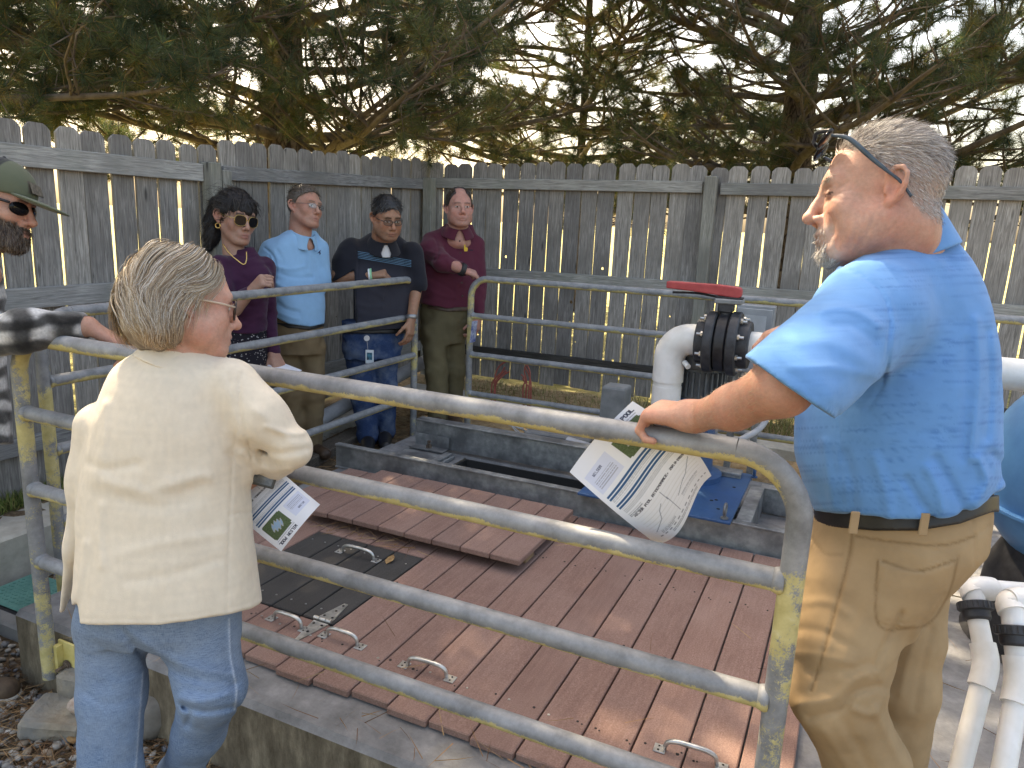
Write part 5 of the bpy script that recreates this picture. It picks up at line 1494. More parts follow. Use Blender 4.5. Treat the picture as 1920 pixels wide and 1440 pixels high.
obj_sdf('belt', S, .0035, LEATHER, bm_)
for px, py, d in ((1602, 980, 1.428), (1733, 983, 1.425), (1824, 964, 1.47)):
    a, b = at(px, py - 22, d), at(px - 1, py + 22, d); mb = MB(); mb.box((a + b) / 2, (.017, .005, np.linalg.norm(a - b)), rz=math.atan2(CU[1], CU[0]), bev=.0015); mb.make('belt_loop', plain('khaki_loop', (.36, .25, .14), .85), bm_)
for an in (ann, anf):
    S = SDF(); c = np.array([an[0], an[1], .05]); S.add(cone(c, c + np.array([-.12, .16, -.02]), .045, .036), .02); S.cut((0, 0, .004), (0, 0, -1)); obj_sdf('shoe', S, .008, LEATHER, bm_)
# ================================================================ the woman in the cream jacket (left foreground)
wo = person('woman with a grey-blonde bob in a cream linen jacket and blue jeans, seen from behind', (at(300, 1440, 1.8)[0], at(300, 1440, 1.8)[1], -.285))
KW = 1.0
Hw = Frame(at(350, 572, 1.76), cdir(.84, .10, .53), cdir(.06, -1, .05))
S = SDF(); add_head(S, Hw, KW, jaw=.95, nose=.95, full=.5, neck_to=at(330, 690, 1.77), neck_r=.052)
S.add(ell(at(335, 700, 1.77), np.eye(3), (.08, .08, .05)), .04)
S.fn(creases([([(421, 588), (412, 582), (404, 578)], 2, -.0012), ([(419, 606), (412, 618), (411, 632)], 2.5, -.0015), ([(400, 640), (392, 655), (384, 665)], 3, -.0015)], 1.8))
# right forearm and hand holding the papers, mostly hidden by the sleeve
wel = at(545, 842, 1.76); wwr = at(500, 884, 1.90)
S.add(cone(wel, wwr, .04, .028), .02)
wd = nrm(at(470, 905, 1.93) - wwr)
add_hand(S, wwr, wd, cdir(.2, -1, -.3), cdir(0, -.3, -1), .95, curl=(.5, .6, .4))
WS = (.52, .30, .225)
body, vs, fs = obj_sdf('body', S, .0032, SKIN, wo, lambda P: skin_cols(P, Hw, KW, WS, .35, lip=(.45, .2, .18), brow=(.32, .24, .18), scalp=(.26, .20, .15), scalp_fn=lambda x, ax, y, z: sstep(.01, .03, z - np.interp(y, [-.1, 0, .04, .08], [-.08, -.02, .03, .07]))))
# hair: strands carried over a bob-shaped volume
wl_ = lambda x, y, z: Hw.w(x, y, z)
HV = [ell(wl_(0, -.026, .040), Hw.M, (.091, .110, .102)), ell(wl_(-.006, -.050, -.030), Hw.M, (.100, .094, .085)), ell(wl_(.0, -.054, -.075), Hw.M, (.092, .080, .058))]
def hv(P):
    d = HV[0][0](P)
    for f, _ in HV[1:]:
        e = f(P); k = .05; h = np.maximum(k - np.abs(d - e), 0) / k; d = np.minimum(d, e) - h * h * k * .25
    return d
def grad(f, P, e=.002):
    g = np.stack([f(P + np.eye(3)[i] * e) - f(P - np.eye(3)[i] * e) for i in range(3)], 1); return g / np.maximum(np.linalg.norm(g, axis=1, keepdims=True), 1e-6)
SH = SDF()
for pr_ in HV: SH.add((lambda P, f=pr_[0]: f(P) + .013, pr_[1]), .05)
SH.cut(wl_(0, .045, -.02), Hw.f - Hw.u * .55, .02)
SH.fn(wrinkle(.006, 26, (1, 1, .4), 6, True))
def hair_under(P):
    c = np.tile((.22, .165, .115), (len(P), 1)); return c * (1 + .5 * vnoise(P * [1, 1, .3], 70, 3))[:, None]
obj_sdf('hair_mass', SH, .005, HAIR, wo, hair_under)
q = np.random.default_rng(77); n = 15000; m = 15
# roots spread over the crown, denser near the parting
th = q.uniform(0, 2 * np.pi, n); ph = np.arccos(1 - q.random(n) * 1.45)
lo_ = np.stack([.085 * np.sin(ph) * np.cos(th), -.02 + .1 * np.sin(ph) * np.sin(th), .04 + .095 * np.cos(ph)], 1)
keep = ~((lo_[:, 1] > .045) & (lo_[:, 2] < .085)) & ~((lo_[:, 2] < .045) & (lo_[:, 1] > -.005)); lo_ = lo_[keep]; n = len(lo_)
Pc = Hw.w(lo_); off = q.uniform(-.018, .006, n) + .010 * vnoise(Pc, 30, 8); off[: n // 25] += .008
lens = q.uniform(.10, .235, n) * np.interp(lo_[:, 2], [-.01, .06, .13], [.62, .85, 1.05]); path = np.zeros((n, m, 3)); nh = np.zeros((n, m, 3))
part = Hw.l(Pc)
seedv = q.normal(0, 1, (n, 3))
for j in range(m):
    g = grad(hv, Pc); Pc = Pc - g * (hv(Pc) - off)[:, None] * (.9 if j < m - 4 else .55)
    path[:, j] = Pc; nh[:, j] = g
    L = Hw.l(Pc)
    dirl = np.stack([np.sign(L[:, 0]) * .55, -.75 * np.clip(1 - np.abs(L[:, 1] + .02) * 3, .2, 1) * (L[:, 2] > .02), -1.0 + 0 * L[:, 0]], 1)
    dirl[:, 2] -= .0
    v = dirl @ Hw.M + .62 * np.stack([vnoise(Pc, 17, 1 + i) for i in range(3)], 1) + .22 * np.stack([vnoise(Pc, 45, 11 + i) for i in range(3)], 1) + .25 * seedv * (j / m)
    v = v - g * np.sum(v * g, 1, keepdims=True); v /= np.maximum(np.linalg.norm(v, axis=1, keepdims=True), 1e-6)
    if j > m - 6: v = v + g * q.uniform(-.15, .75, (n, 1)); v /= np.linalg.norm(v, axis=1, keepdims=True)
    Pc = Pc + v * (lens / (m - 1))[:, None]
pal_ = np.array([(.50, .43, .33), (.62, .57, .49), (.36, .27, .18), (.46, .34, .21), (.20, .14, .09), (.70, .67, .62), (.32, .25, .18)])
clump = vnoise(Hw.w(lo_), 60, 4); ci = np.clip((clump * 3.4 + 3 + q.normal(0, 1.5, n)), 0, 6.99).astype(int)
cols = pal_[ci] * q.uniform(.75, 1.15, (n, 1))
V, Fq, cc = ribbons(path, q.uniform(.0008, .0017, n), cols, nh + q.normal(0, .35, (n, 1, 3)))
cc = cc * np.interp(V[:, 2], [at(300, 650, 1.76)[2], at(300, 560, 1.76)[2], at(300, 470, 1.76)[2]], [1, 1, 1])[:, None]
lowz = sstep(at(300, 580, 1.76)[2], at(300, 640, 1.76)[2], V[:, 2])
cc = mixc(cc, cc * np.array([1.12, .92, .70]), lowz * .8)
mesh_obj('hair', V, Fq, HAIR, wo, cols=cc)
# glasses
GLF = plain('tortoise_frame', (.025, .016, .014), .25); TMP = plain('beige_temple', (.52, .40, .30), .4)
for s in (-1, 1):
    c = wl_(s * .034, .103, .0); mb = MB()
    mb.tube([c + .025 * (math.cos(a) * nrm(Hw.r + Hw.f * -.18 * s)) + .023 * math.sin(a) * Hw.u for a in np.linspace(0, 2 * math.pi, 29)], .0028, 8, cap=False); mb.make('glasses_rim', GLF, wo, smooth=True)
    mb = MB(); mb.tube([wl_(s * .058, .098, .004), wl_(s * .074, .06, .006), wl_(s * .081, .0, .008), wl_(s * .079, -.02, -.004)], .0026, 8); mb.make('glasses_temple', TMP, wo, smooth=True)
mb = MB(); mb.tube([wl_(-.011, .106, .003), wl_(0, .11, .006), wl_(.011, .106, .003)], .002, 6); mb.make('glasses_bridge', GLF, wo, smooth=True)
# jacket
S = SDF()
S.add(loft(sil([(634, 305, 380, .052), (658, 262, 408, .082), (684, 216, 438, .108), (720, 198, 456, .125), (780, 176, 468, .138), (850, 164, 472, .142), (950, 152, 474, .142), (1050, 146, 484, .150), (1120, 143, 492, .156), (1200, 142, 498, .158)], 1.78, .14), CU, CV, 2.3), .02)
sha = at(432, 728, 1.76); S.add(cone(sha, at(487, 786, 1.75), .072, .063), .03); S.add(cone(at(487, 786, 1.75), at(549, 842, 1.76), .063, .044), .025)
S.add(cone(at(549, 842, 1.76), at(512, 872, 1.86), .044, .040), .02)
S.add(cone(at(450, 800, 1.78), at(455, 870, 1.80), .05, .045), .03)
S.add(flat_cone(at(176, 800, 1.78), at(166, 900, 1.80), .055, .05, CV, .8), .03)
S.add(flat_cone(at(166, 890, 1.80), at(146, 1020, 1.82), .050, .040, CV, .6), .03); S.add(flat_cone(at(146, 1020, 1.82), at(116, 1148, 1.86), .036, .010, CV, .5), .02)
def jhem(P):
    X, Y, D = pr(P); hy = np.interp(X, [100, 118, 146, 150, 300, 430, 470, 500], [1158, 1148, 1130, 1170, 1170, 1150, 1140, 1124]); return (Y - hy) / F_PX * 1.75
S.ops.append(('c', jhem, None, .004))
S.sub(cone(at(186, 968, 1.60), at(146, 1180, 1.63), .001, .022), .004)
S.fn(creases([([(425, 700), (445, 780), (436, 860), (432, 960), (428, 1060), (427, 1148)], 2.2, -.0022),
              ([(452, 700), (448, 750), (455, 800), (470, 850), (478, 900)], 3, -.004), ([(430, 965), (455, 962), (477, 960)], 2, -.0022),
              ([(200, 905), (280, 920), (350, 900), (390, 895)], 12, .005), ([(230, 935), (300, 950), (370, 930)], 16, -.005), ([(270, 915), (330, 925), (380, 905)], 12, -.004), ([(170, 870), (200, 880), (260, 870)], 9, -.004),
              ([(500, 800), (535, 812), (570, 812)], 6, .006), ([(470, 830), (520, 850), (575, 842)], 7, -.006), ([(455, 850), (500, 880), (545, 882)], 7, .005), ([(430, 850), (470, 885), (500, 905)], 8, -.005), ([(480, 770), (520, 800), (545, 830)], 9, .004),
              ([(200, 760), (190, 840), (180, 900)], 12, .004), ([(190, 950), (186, 1000), (190, 1060)], 9, .004), ([(310, 700), (316, 900), (318, 1160)], 2, -.0009), ([(225, 1040), (300, 1020), (420, 1000)], 10, .0025), ([(240, 1090), (330, 1075), (410, 1050)], 10, -.0025), ([(160, 1020), (150, 1080), (140, 1120)], 8, .004)], 1.9))
S.fn(wrinkle(.004, 7, (1, 1, .9), 23)); S.fn(wrinkle(.0010, 34, (1, 1, .6), 24))
S.fn(creases([([(150, 1160), (300, 1161), (430, 1141), (500, 1115)], 2, -.0014)], 1.8))
CREAM = (.74, .645, .51)
obj_sdf('jacket', S, .0046, LINEN, wo, lambda P: np.tile(CREAM, (len(P), 1)) * (1 + .035 * vnoise(P * [9, 9, 1], 14, 1) + .03 * vnoise(P * [1, 1, 9], 14, 2))[:, None])
collar(wo, at(336, 664, 1.775), Hw.f, .92, LINEN, CREAM, h=.0036, gap=.7, drop=.035, name='jacket_collar', rise=.03)
# jeans
S = SDF()
S.add(loft(sil([(1050, 168, 470, .13), (1110, 152, 456, .135), (1150, 151, 454, .13), (1178, 152, 450, .11)], 1.80, .14), CU, CV, 2.3), .02)
S.add(cone(at(213, 1170, 1.79), at(211, 1300, 1.78), .082, .073), .02); S.add(cone(at(211, 1300, 1.78), at(207, 1460, 1.78), .073, .068), .02); S.add(cone(at(207, 1460, 1.78), np.array([*at(207, 1600, 1.86)[:2], -.23]), .068, .064), .03)
S.add(cone(at(366, 1160, 1.80), at(396, 1290, 1.74), .094, .075), .02); S.add(cone(at(396, 1290, 1.74), at(372, 1372, 1.82), .072, .058), .03); S.add(cone(at(372, 1372, 1.82), at(338, 1450, 1.94), .058, .054), .03); S.add(cone(at(338, 1450, 1.94), np.array([*at(318, 1540, 2.02)[:2], -.23]), .054, .052), .03)
S.clip(lo=(-9, -9, -.25))
S.fn(creases([([(430, 1160), (432, 1230), (443, 1290), (440, 1330)], 2.2, .0025), ([(268, 1260), (262, 1340), (255, 1440)], 2.2, .002), ([(240, 1180), (290, 1220), (360, 1250), (440, 1262)], 9, .006), ([(250, 1205), (300, 1245), (370, 1275), (440, 1283)], 9, -.006),
              ([(340, 1310), (380, 1315), (430, 1300)], 7, .006), ([(345, 1325), (385, 1334), (440, 1325)], 6, -.009), ([(340, 1318), (355, 1340), (350, 1360)], 6, -.006), ([(350, 1290), (400, 1300), (440, 1285)], 7, -.004), ([(180, 1260), (220, 1280), (262, 1270)], 10, .004), ([(160, 1300), (200, 1320), (250, 1310)], 10, -.003), ([(225, 1175), (250, 1210), (278, 1245)], 7, -.006)], 1.85))
S.fn(wrinkle(.003, 9, (1, 1, 1.4), 33)); S.fn(wrinkle(.0010, 32, (1, 1, 1), 34))
def dcol(P):
    X, Y, D = pr(P); c = np.tile((.17, .245, .355), (len(P), 1)) * (1 + .22 * vnoise(P, 9, 6))[:, None]
    k = np.exp(-((Y - 1215) / 60) ** 2) * .45; c = mixc(c, (.21, .25, .29), k)
    for pl in ([(430, 1160), (432, 1230), (443, 1290), (440, 1330)], [(268, 1260), (262, 1340), (255, 1440)]):
        k = np.exp(-(_pl_dist(X, Y, smooth_pl(pl)) / 1.8) ** 2) * (D < 1.9); c = mixc(c, (.42, .48, .56), k * .8)
    return c
obj_sdf('jeans', S, .0042, DENIM, wo, dcol)
for a in (at(207, 1600, 1.86), at(318, 1540, 2.02)):
    S = SDF(); c = np.array([a[0], a[1], -.24]); S.add(cone(c, c + np.array([.10, .12, -.01]), .04, .034), .02); S.cut((0, 0, -.285), (0, 0, -1)); obj_sdf('shoe', S, .008, LEATHER, wo)

# ================================================================ the man in the olive cap (left edge)
cp = person('bearded man in an olive cap and black and white plaid overshirt at the left edge', (-2.78, 1.32, -.285))
KC = 1.06
Hc = Frame(at(-8, 384, 2.42), cdir(.955, .20, .08), cdir(.14, -1, 0))
S = SDF(); add_head(S, Hc, KC, jaw=1.06, nose=1.1, neck_to=at(-55, 500, 2.46), neck_r=.06)
for p_, r_2 in (((0, .07, -.095), (.045, .035, .04)), ((0, .035, -.085), (.06, .05, .045)), ((-.05, .01, -.06), (.022, .03, .045)), ((.05, .01, -.06), (.022, .03, .045))):
    S.add(ell(Hc.w(*[v * KC for v in p_]), Hc.M, [v * KC for v in r_2]), .02)
wc = at(165, 612, 2.33); S.add(cone(at(80, 622, 2.29), wc, .045, .032), .02); dc = nrm(at(214, 640, 2.36) - wc)
add_hand(S, wc, dc, (0, 0, 1), np.cross([0, 0, 1.], dc), 1.12, curl=(.55, .7, .5), tout=.7)
S.add(ell(at(-60, 520, 2.46), np.eye(3), (.09, .09, .05)), .04)
CS = (.46, .26, .19)
beardf = lambda x, ax, y, z: np.clip(sstep(-.028, -.045, z - .35 * np.clip(.05 - y, -.02, .1)) , 0, 1) * (1 - sstep(.085, .1, y) * (z > -.052) * (z < -.046)) * (y > -.012) * np.where((y > .092) & (z > -.048), 0, 1) * np.where((ax < .018) & (np.abs(z + .0705) < .009) & (y > .09), 0, 1) * sstep(-.135, -.12, z)
body, vs, fs = obj_sdf('body', S, .0042, SKIN, cp, lambda P: skin_cols(P, Hc, KC, CS, .4, brow=(.08, .05, .035), beard=(.075, .05, .035), beard_fn=beardf, scalp=(.05, .035, .025), scalp_fn=lambda x, ax, y, z: sstep(.03, .045, z - .25 * y) * (y < .03)))
short_hair('beard', cp, vs, fs, Hc, KC, beardf, lambda x, y, z: np.stack([0 * x, .3 + 0 * x, -1 + 0 * x], 1), 3500, lambda x, y, z: .018 + 0 * x, .0022, [(.06, .04, .03), (.10, .07, .05), (.16, .12, .09)], 15, lift=.4)
wcl = lambda x, y, z: Hc.w(x * KC, y * KC, z * KC)
S = SDF(); S.add(ell(wcl(0, -.004, .048), Hc.M, np.array((.088, .112, .098)) * KC), .01); S.cut(wcl(0, .0, .032), -Hc.u + Hc.f * .06, .004)
S.add(cone(wcl(0, -.004, .143), wcl(0, -.004, .147), .007, .006), .003)
def capcol(P):
    q_ = Hc.l(P) / KC; c = np.tile((.018, .021, .028), (len(P), 1)); f_ = sstep(.018, .022, q_[:, 1] - .10 * (q_[:, 2] - .05)); c = mixc(c, (.105, .12, .08), f_)
    seam = np.exp(-((q_[:, 1] - .02) / .003) ** 2); c = mixc(c, (.05, .06, .045), seam * .7)
    pt_ = (q_[:, 1] > .075) & (np.abs(q_[:, 0]) < .028) & (q_[:, 2] > .055) & (q_[:, 2] < .09); c[pt_] = (.10, .09, .07)
    return c
obj_sdf('cap_crown', S, .004, COTTON, cp, capcol)
S = SDF(); S.add(ell(wcl(0, .125, .030), np.array([Hc.r, nrm(Hc.f - Hc.u * .16), nrm(Hc.u + Hc.f * .16)]), np.array((.080, .088, .008)) * KC), .01)
S.fn(lambda P: (lambda q_: -q_[:, 2] * 0)(Hc.l(P)))
def bend(P):
    q_ = Hc.l(P); return 0 * q_[:, 0]
obj_sdf('cap_brim', S, .004, COTTON, cp, (.10, .115, .075))
mb = MB(); mb.box(wcl(0, .1085, .070), (.058 * KC, .004, .036 * KC), R=np.array([Hc.r, nrm(Hc.f + Hc.u * .55), nrm(Hc.u - Hc.f * .55)]).T, bev=.001); mb.make('cap_patch', speckle('patch_brown', (.07, .06, .05), (.16, .14, .11), 90, .8), cp)
for s in (-1, 1):
    S = SDF(); S.add(ell(wcl(s * .036, .090, .000), np.array([nrm(Hc.r - Hc.f * .35 * s), nrm(Hc.f + Hc.r * .35 * s), Hc.u]), np.array((.034, .010, .021)) * KC), .004); obj_sdf('sunglasses_lens', S, .004, LENS, cp)
    mb = MB(); mb.tube([wcl(s * .066, .078, .010), wcl(s * .079, .035, .014), wcl(s * .081, -.01, .012)], .0042, 8); mb.make('sunglasses_temple', FRAME_D, cp, smooth=True)
def plaid(P):
    X, Y, D = pr(P); n_ = len(P)
    a_ = (X * .026 + .6); b_ = (Y * .052 + X * .006)
    f_ = lambda t: sstep(-.75, .75, np.sin(t * 2 * np.pi / 2.2 + 1.2 * vnoise(P, 20, 7)))
    A_, B_ = f_(a_), f_(b_ + .5); v_ = .46 * A_ * B_ + .09 * (A_ + B_) * .5 + .02
    v_ = v_ * (1 + .25 * vnoise(P, 260, 4)) ; return np.clip(np.stack([v_, v_ * .98, v_ * .95], 1), .01, .7)
S = SDF()
S.add(loft(sil([(478, -120, -10, .07), (505, -185, 4, .12), (560, -200, 10, .14), (640, -200, 12, .15), (740, -196, 18, .15), (850, -190, 26, .15)], 2.5, .14), CU, CV, 2.3), .02)
S.ops.append(('c', lambda P: (lambda X, Y, D: (Y - 830 - .02 * X) / F_PX * 2.4)(*pr(P)), None, .004))
S.add(cone(at(-60, 545, 2.38), at(-60, 640, 2.28), .075, .07), .04); S.add(cone(at(-60, 640, 2.28), at(50, 620, 2.27), .070, .061), .03); S.add(cone(at(50, 620, 2.27), at(152, 612, 2.325), .060, .046), .03)
S.cut(at(163, 612, 2.33), cdir(1, .02, .1), .004)
S.fn(wrinkle(.006, 14, (1, 1, 1), 43)); S.fn(wrinkle(.002, 40, (1, 1, 1), 44))
obj_sdf('plaid_overshirt', S, .005, vcol('flannel', .95, .4, 400, 90, .25, sheen=.3, spec=.05), cp, plaid)
S = SDF(); hx = at(-85, 830, 2.5)
for sx, foot in ((0.0, np.array([*onz(-40, 1262, -.24)[:2], -.22])), (-.18, np.array([*onz(-160, 1200, -.24)[:2], -.22]))):
    S.add(cone(hx + CU * sx * .5, (hx + foot) / 2 + CU * sx * .3, .10, .08), .04); S.add(cone((hx + foot) / 2 + CU * sx * .3, foot, .08, .065), .04)
obj_sdf('trousers', S, .01, DENIM, cp, (.06, .08, .12))
for px, py in ((-30, 1290), (-160, 1230)):
    S = SDF(); c = onz(px, py, -.245); S.add(cone(c - CU * .12, c + CU * .085, .050, .040), .02); S.cut((0, 0, -.284), (0, 0, -1)); o_, _, _ = obj_sdf('shoe', S, .006, speckle('brown_suede', (.07, .045, .03), (.12, .08, .05), 40, .8), cp)
    S = SDF(); S.add(cone(c - CU * .12 - [0, 0, .024], c + CU * .088 - [0, 0, .024], .051, .041), .02); S.cut((0, 0, -.286), (0, 0, -1)); S.cut((0, 0, -.262), (0, 0, 1)); obj_sdf('shoe_sole', S, .006, plain('pale_sole', (.5, .45, .38), .7), cp)
# ================================================================ the group behind the side railing
def glasses(parent, H, k, rim_mat, rx=.024, ry=.017, thick=.0016, lens=None, square=0.0, temple=None, zc=.0):
    w = lambda x, y, z: H.w(x * k, y * k, z * k)
    for s in (-1, 1):
        ux = nrm(H.r - H.f * .22 * s); c = w(s * .032, .104, zc)
        ring = []
        for a in np.linspace(0, 2 * math.pi, 29):
            ca, sa = math.cos(a), math.sin(a); e = 1 - .45 * square
            ring.append(c + k * (rx * np.sign(ca) * abs(ca) ** e * ux + ry * np.sign(sa) * abs(sa) ** e * H.u))
        mb = MB(); mb.tube(ring, thick * k, 6, cap=False); mb.make('glasses_rim', rim_mat, parent, smooth=True)
        if lens is not None:
            mb = MB(); v = np.array(ring[:-1]); n_ = len(v); mb.add(np.concatenate([v - H.f * .0012, v + H.f * .0012]), [tuple(range(n_)), tuple(range(2 * n_ - 1, n_ - 1, -1))] + [(i, n_ + i, n_ + (i + 1) % n_, (i + 1) % n_) for i in range(n_)])
            mb.make('glasses_lens', lens, parent)
        mb = MB(); mb.tube([w(s * .056, .098, zc + .006), w(s * .074, .06, zc + .007), w(s * .082, .0, .010), w(s * .081, -.02, .0)], thick * 1.1 * k, 6); mb.make('glasses_temple', temple or rim_mat, parent, smooth=True)
    mb = MB(); mb.tube([w(-.009, .108, zc + .004), w(0, .112, zc + .007), w(.009, .108, zc + .004)], thick * k, 6); mb.make('glasses_bridge', rim_mat, parent, smooth=True)
man_hair = lambda front, temple=.03: (lambda x, ax, y, z: sstep(0, .016, z - np.interp(y, [-.12, -.06, -.035, -.018, .008, .03, .055, .075, .10], [-.075, -.062, -.035, .012, .005, temple, front - .022, front, front + .01])) * (ax < .087))
def hair_cap(parent, H, k, mask, thick, col, h, seed, strands, length, pal_, vs, fs, flow, lift=.35, width=.004):
    """a low hair volume over the masked part of the skull plus loose strands"""
    S = SDF(); S.add(ell(H.w(0, -.012 * k, .040 * k), H.M, np.array((.077, .097, .090)) * k + thick), .01); S.add(ell(H.w(0, .0, -.005 * k), H.M, np.array((.070, .085, .085)) * k + thick * .45), .02)
    S.ops.append(('c', lambda P: (lambda q: (.5 - mask(q[:, 0], np.abs(q[:, 0]), q[:, 1], q[:, 2])) * .02)((H.l(P) / k)), None, .006))
    S.fn(wrinkle(.003, 60, (1, 1, .6), seed, True))
    obj_sdf('hair_volume', S, h, HAIR, parent, lambda P: np.tile(col, (len(P), 1)) * (1 + .45 * vnoise(P, 160, seed))[:, None])
    short_hair('hair', parent, vs, fs, H, k, mask, flow, strands, length, width, pal_, seed, lift=lift, seg=4)
comb = lambda x, y, z: np.stack([.35 * np.sign(x), .5 * (z > .08) - .3, -.9 + 12 * np.clip(z - .04, 0, .1)], 1)
def shoe(parent, foot, fwd, mat, z0):
    S = SDF(); c = np.array([foot[0], foot[1], z0 + .045]); f = nrm([fwd[0], fwd[1], 0]); S.add(cone(c - f * .03, c + f * .17, .05, .04), .02); S.cut((0, 0, z0 + .002), (0, 0, -1)); obj_sdf('shoe', S, .009, mat, parent)
BROWN_L = speckle('brown_leather', (.05, .03, .02), (.09, .055, .035), 30, .5)
def legs(S, chains, k=.03):
    for ch in chains:
        for (a, ra), (b, rb) in zip(ch[:-1], ch[1:]): S.add(cone(a, b, ra, rb), k)

# ---------------------------------------------------------------- dark-haired woman in purple
dw = person('woman with a dark ponytail and sunglasses in a plum turtleneck and floral skirt', (*at(450, 800, 4.4)[:2], -.11))
KD = 1.25; Hd = Frame(at(441, 409, 4.35), cdir(.75, .26, -.61), cdir(.12, -1, -.12))
S = SDF(); add_head(S, Hd, KD, jaw=.92, nose=.9, neck_to=at(440, 492, 4.38), neck_r=.046)
dhw = at(470, 548, 4.17); S.add(cone(at(440, 580, 4.2), dhw, .04, .027), .02)
add_hand(S, dhw, nrm(at(492, 527, 4.14) - dhw), cdir(-.2, -.5, -.85), cdir(-.3, -1, .2), 1.2, curl=(1.1, 1.2, .7), tout=.5, tcurl=.5)
S.add(cone(at(440, 492, 4.38), at(416, 500, 4.3), .04, .035), .02); S.add(cone(at(416, 500, 4.3), at(426, 575, 4.22), .035, .032), .02); S.add(cone(at(426, 575, 4.22), at(440, 578, 4.2), .032, .034), .02)
S.add(cone(at(440, 492, 4.38), at(494, 505, 4.45), .04, .035), .02); S.add(cone(at(494, 505, 4.45), at(502, 588, 4.52), .035, .03), .02); S.add(cone(at(502, 588, 4.52), at(513, 662, 4.45), .03, .026), .02)
dlw = at(513, 662, 4.45); add_hand(S, dlw, nrm(at(524, 690, 4.42) - dlw), cdir(.6, -.3, -.8), cdir(-1, .2, -.3), 1.15, curl=(.4, .5, .4))
DS = (.40, .235, .175)
dmask = lambda x, ax, y, z: sstep(0, .014, z - np.interp(y, [-.12, -.06, -.035, -.018, .008, .03, .055, .08, .10], [-.06, -.05, -.03, .02, .02, .028, .036, .040, .05]))
body, vs, fs = obj_sdf('body', S, .0048, SKIN, dw, lambda P: skin_cols(P, Hd, KD, DS, .2, lip=(.38, .15, .14), brow=(.03, .02, .015), scalp=(.012, .009, .009), scalp_fn=dmask))
S = SDF(); wD = lambda x, y, z: Hd.w(x * KD, y * KD, z * KD)
S.add(ell(wD(0, -.014, .046), Hd.M, np.array((.085, .104, .094)) * KD), .01)
S.sub(ell(wD(0, .085, -.035), Hd.M, np.array((.085, .075, .070)) * KD), .012)
S.sub(ell(wD(.088, .004, -.022), Hd.M, np.array((.022, .036, .034)) * KD), .008)
for a, b, ra, rb in (((0, -.09, .075), (.01, -.135, .045), .035, .042), ((.01, -.135, .045), (.02, -.15, -.03), .042, .045), ((.02, -.15, -.03), (.03, -.13, -.115), .045, .036), ((.03, -.13, -.115), (.045, -.11, -.165), .036, .014)):
    S.add(cone(wD(*a), wD(*b), ra * KD, rb * KD), .02)
for x0 in np.linspace(-.055, .055, 12):       # fringe
    S.add(cone(wD(x0 * .9, .070, .082), wD(x0 * 1.05, .098 - abs(x0) * .5, .040 + .006 * math.sin(x0 * 90)), .014 * KD, .009 * KD), .008)
    S.add(cone(wD(x0 * 1.05, .098 - abs(x0) * .5, .042), wD(x0 * 1.1, .103 - abs(x0) * .55, .016 + .008 * math.sin(x0 * 140)), .009 * KD, .003 * KD), .004)
S.fn(wrinkle(.005, 50, (1, 1, .35), 61, True))
BLK = (.014, .011, .011)
obj_sdf('hair', S, .006, vcol('black_hair', .6, .3, 200, 200, .4, spec=.3), dw, BLK)
hv_, hf_ = surf(S, .007)
def dflow(P):
    L = Hd.l(P) / KD; v = np.stack([.3 * np.sign(L[:, 0]), np.where(L[:, 1] > .05, .5, -1.0), np.where(L[:, 1] > .05, -1.0, np.where(L[:, 1] < -.1, -1.6, .1))], 1); return v @ Hd.M
surface_strands('hair_strands', dw, hv_, hf_, dflow, 4200, (.04, .09), .0018, [(.012, .010, .010), (.022, .018, .017), (.035, .028, .026), (.008, .007, .007)], 66, lift=-.12, weight=lambda P: (lambda L: np.where((L[:, 1] > .055) & (L[:, 2] < .06), .02, 1.0))(Hd.l(P) / KD))
q = np.random.default_rng(5); n = 70
rt = wD(0, -.07, .09) + (q.normal(0, .5, (n, 3)) * [.08, .08, .05]) ; pts = np.zeros((n, 9, 3)); v = (q.normal(0, 1, (n, 3)) * .5 + np.array([0, 0, .5]) - Hd.f * .9); v /= np.linalg.norm(v, axis=1, keepdims=True); Pq = rt.copy()
for j in range(9):
    pts[:, j] = Pq; Pq = Pq + v * .026; v = v + np.array([0, 0, -.22]); v /= np.linalg.norm(v, axis=1, keepdims=True)
V, Fq, cc = ribbons(pts, np.full(n, .0015), np.tile((.02, .014, .012), (n, 1)), q.normal(0, 1, (n, 1, 3))); mesh_obj('flyaway_hair', V, Fq, HAIR, dw, cols=cc)
GOLD = plain('gold_metal', (.62, .42, .16), .25, .9)
glasses(dw, Hd, KD, GOLD, .027, .024, .0014, LENS, .5, zc=-.003)
S = SDF()
S.add(loft(sil([(462, 434, 476, .045), (478, 424, 484, .062), (488, 404, 497, .085), (510, 398, 508, .105), (545, 406, 506, .11), (580, 414, 502, .105), (620, 416, 500, .105)], 4.38, .1), CU, CV, 2.1), .02)
S.add(cone(at(414, 500, 4.3), at(424, 575, 4.22), .07, .055), .03); S.add(cone(at(424, 575, 4.22), at(466, 551, 4.18), .053, .040), .02)
S.add(cone(at(496, 502, 4.45), at(502, 590, 4.52), .065, .052), .02); S.add(cone(at(502, 590, 4.52), at(513, 660, 4.46), .05, .038), .02)
S.sub(cone(at(452, 452, 4.36), at(452, 440, 4.36), .06, .06), .01); S.fn(wrinkle(.005, 14, (1, 1, 2), 62)); S.fn(creases([([(438, 474), (455, 479), (478, 472)], 2, -.003), ([(440, 482), (458, 487), (480, 480)], 2, -.003), ([(446, 560), (470, 575), (500, 565)], 4, -.004)], 4.4))
obj_sdf('turtleneck', S, .0075, COTTON, dw, (.050, .014, .040))
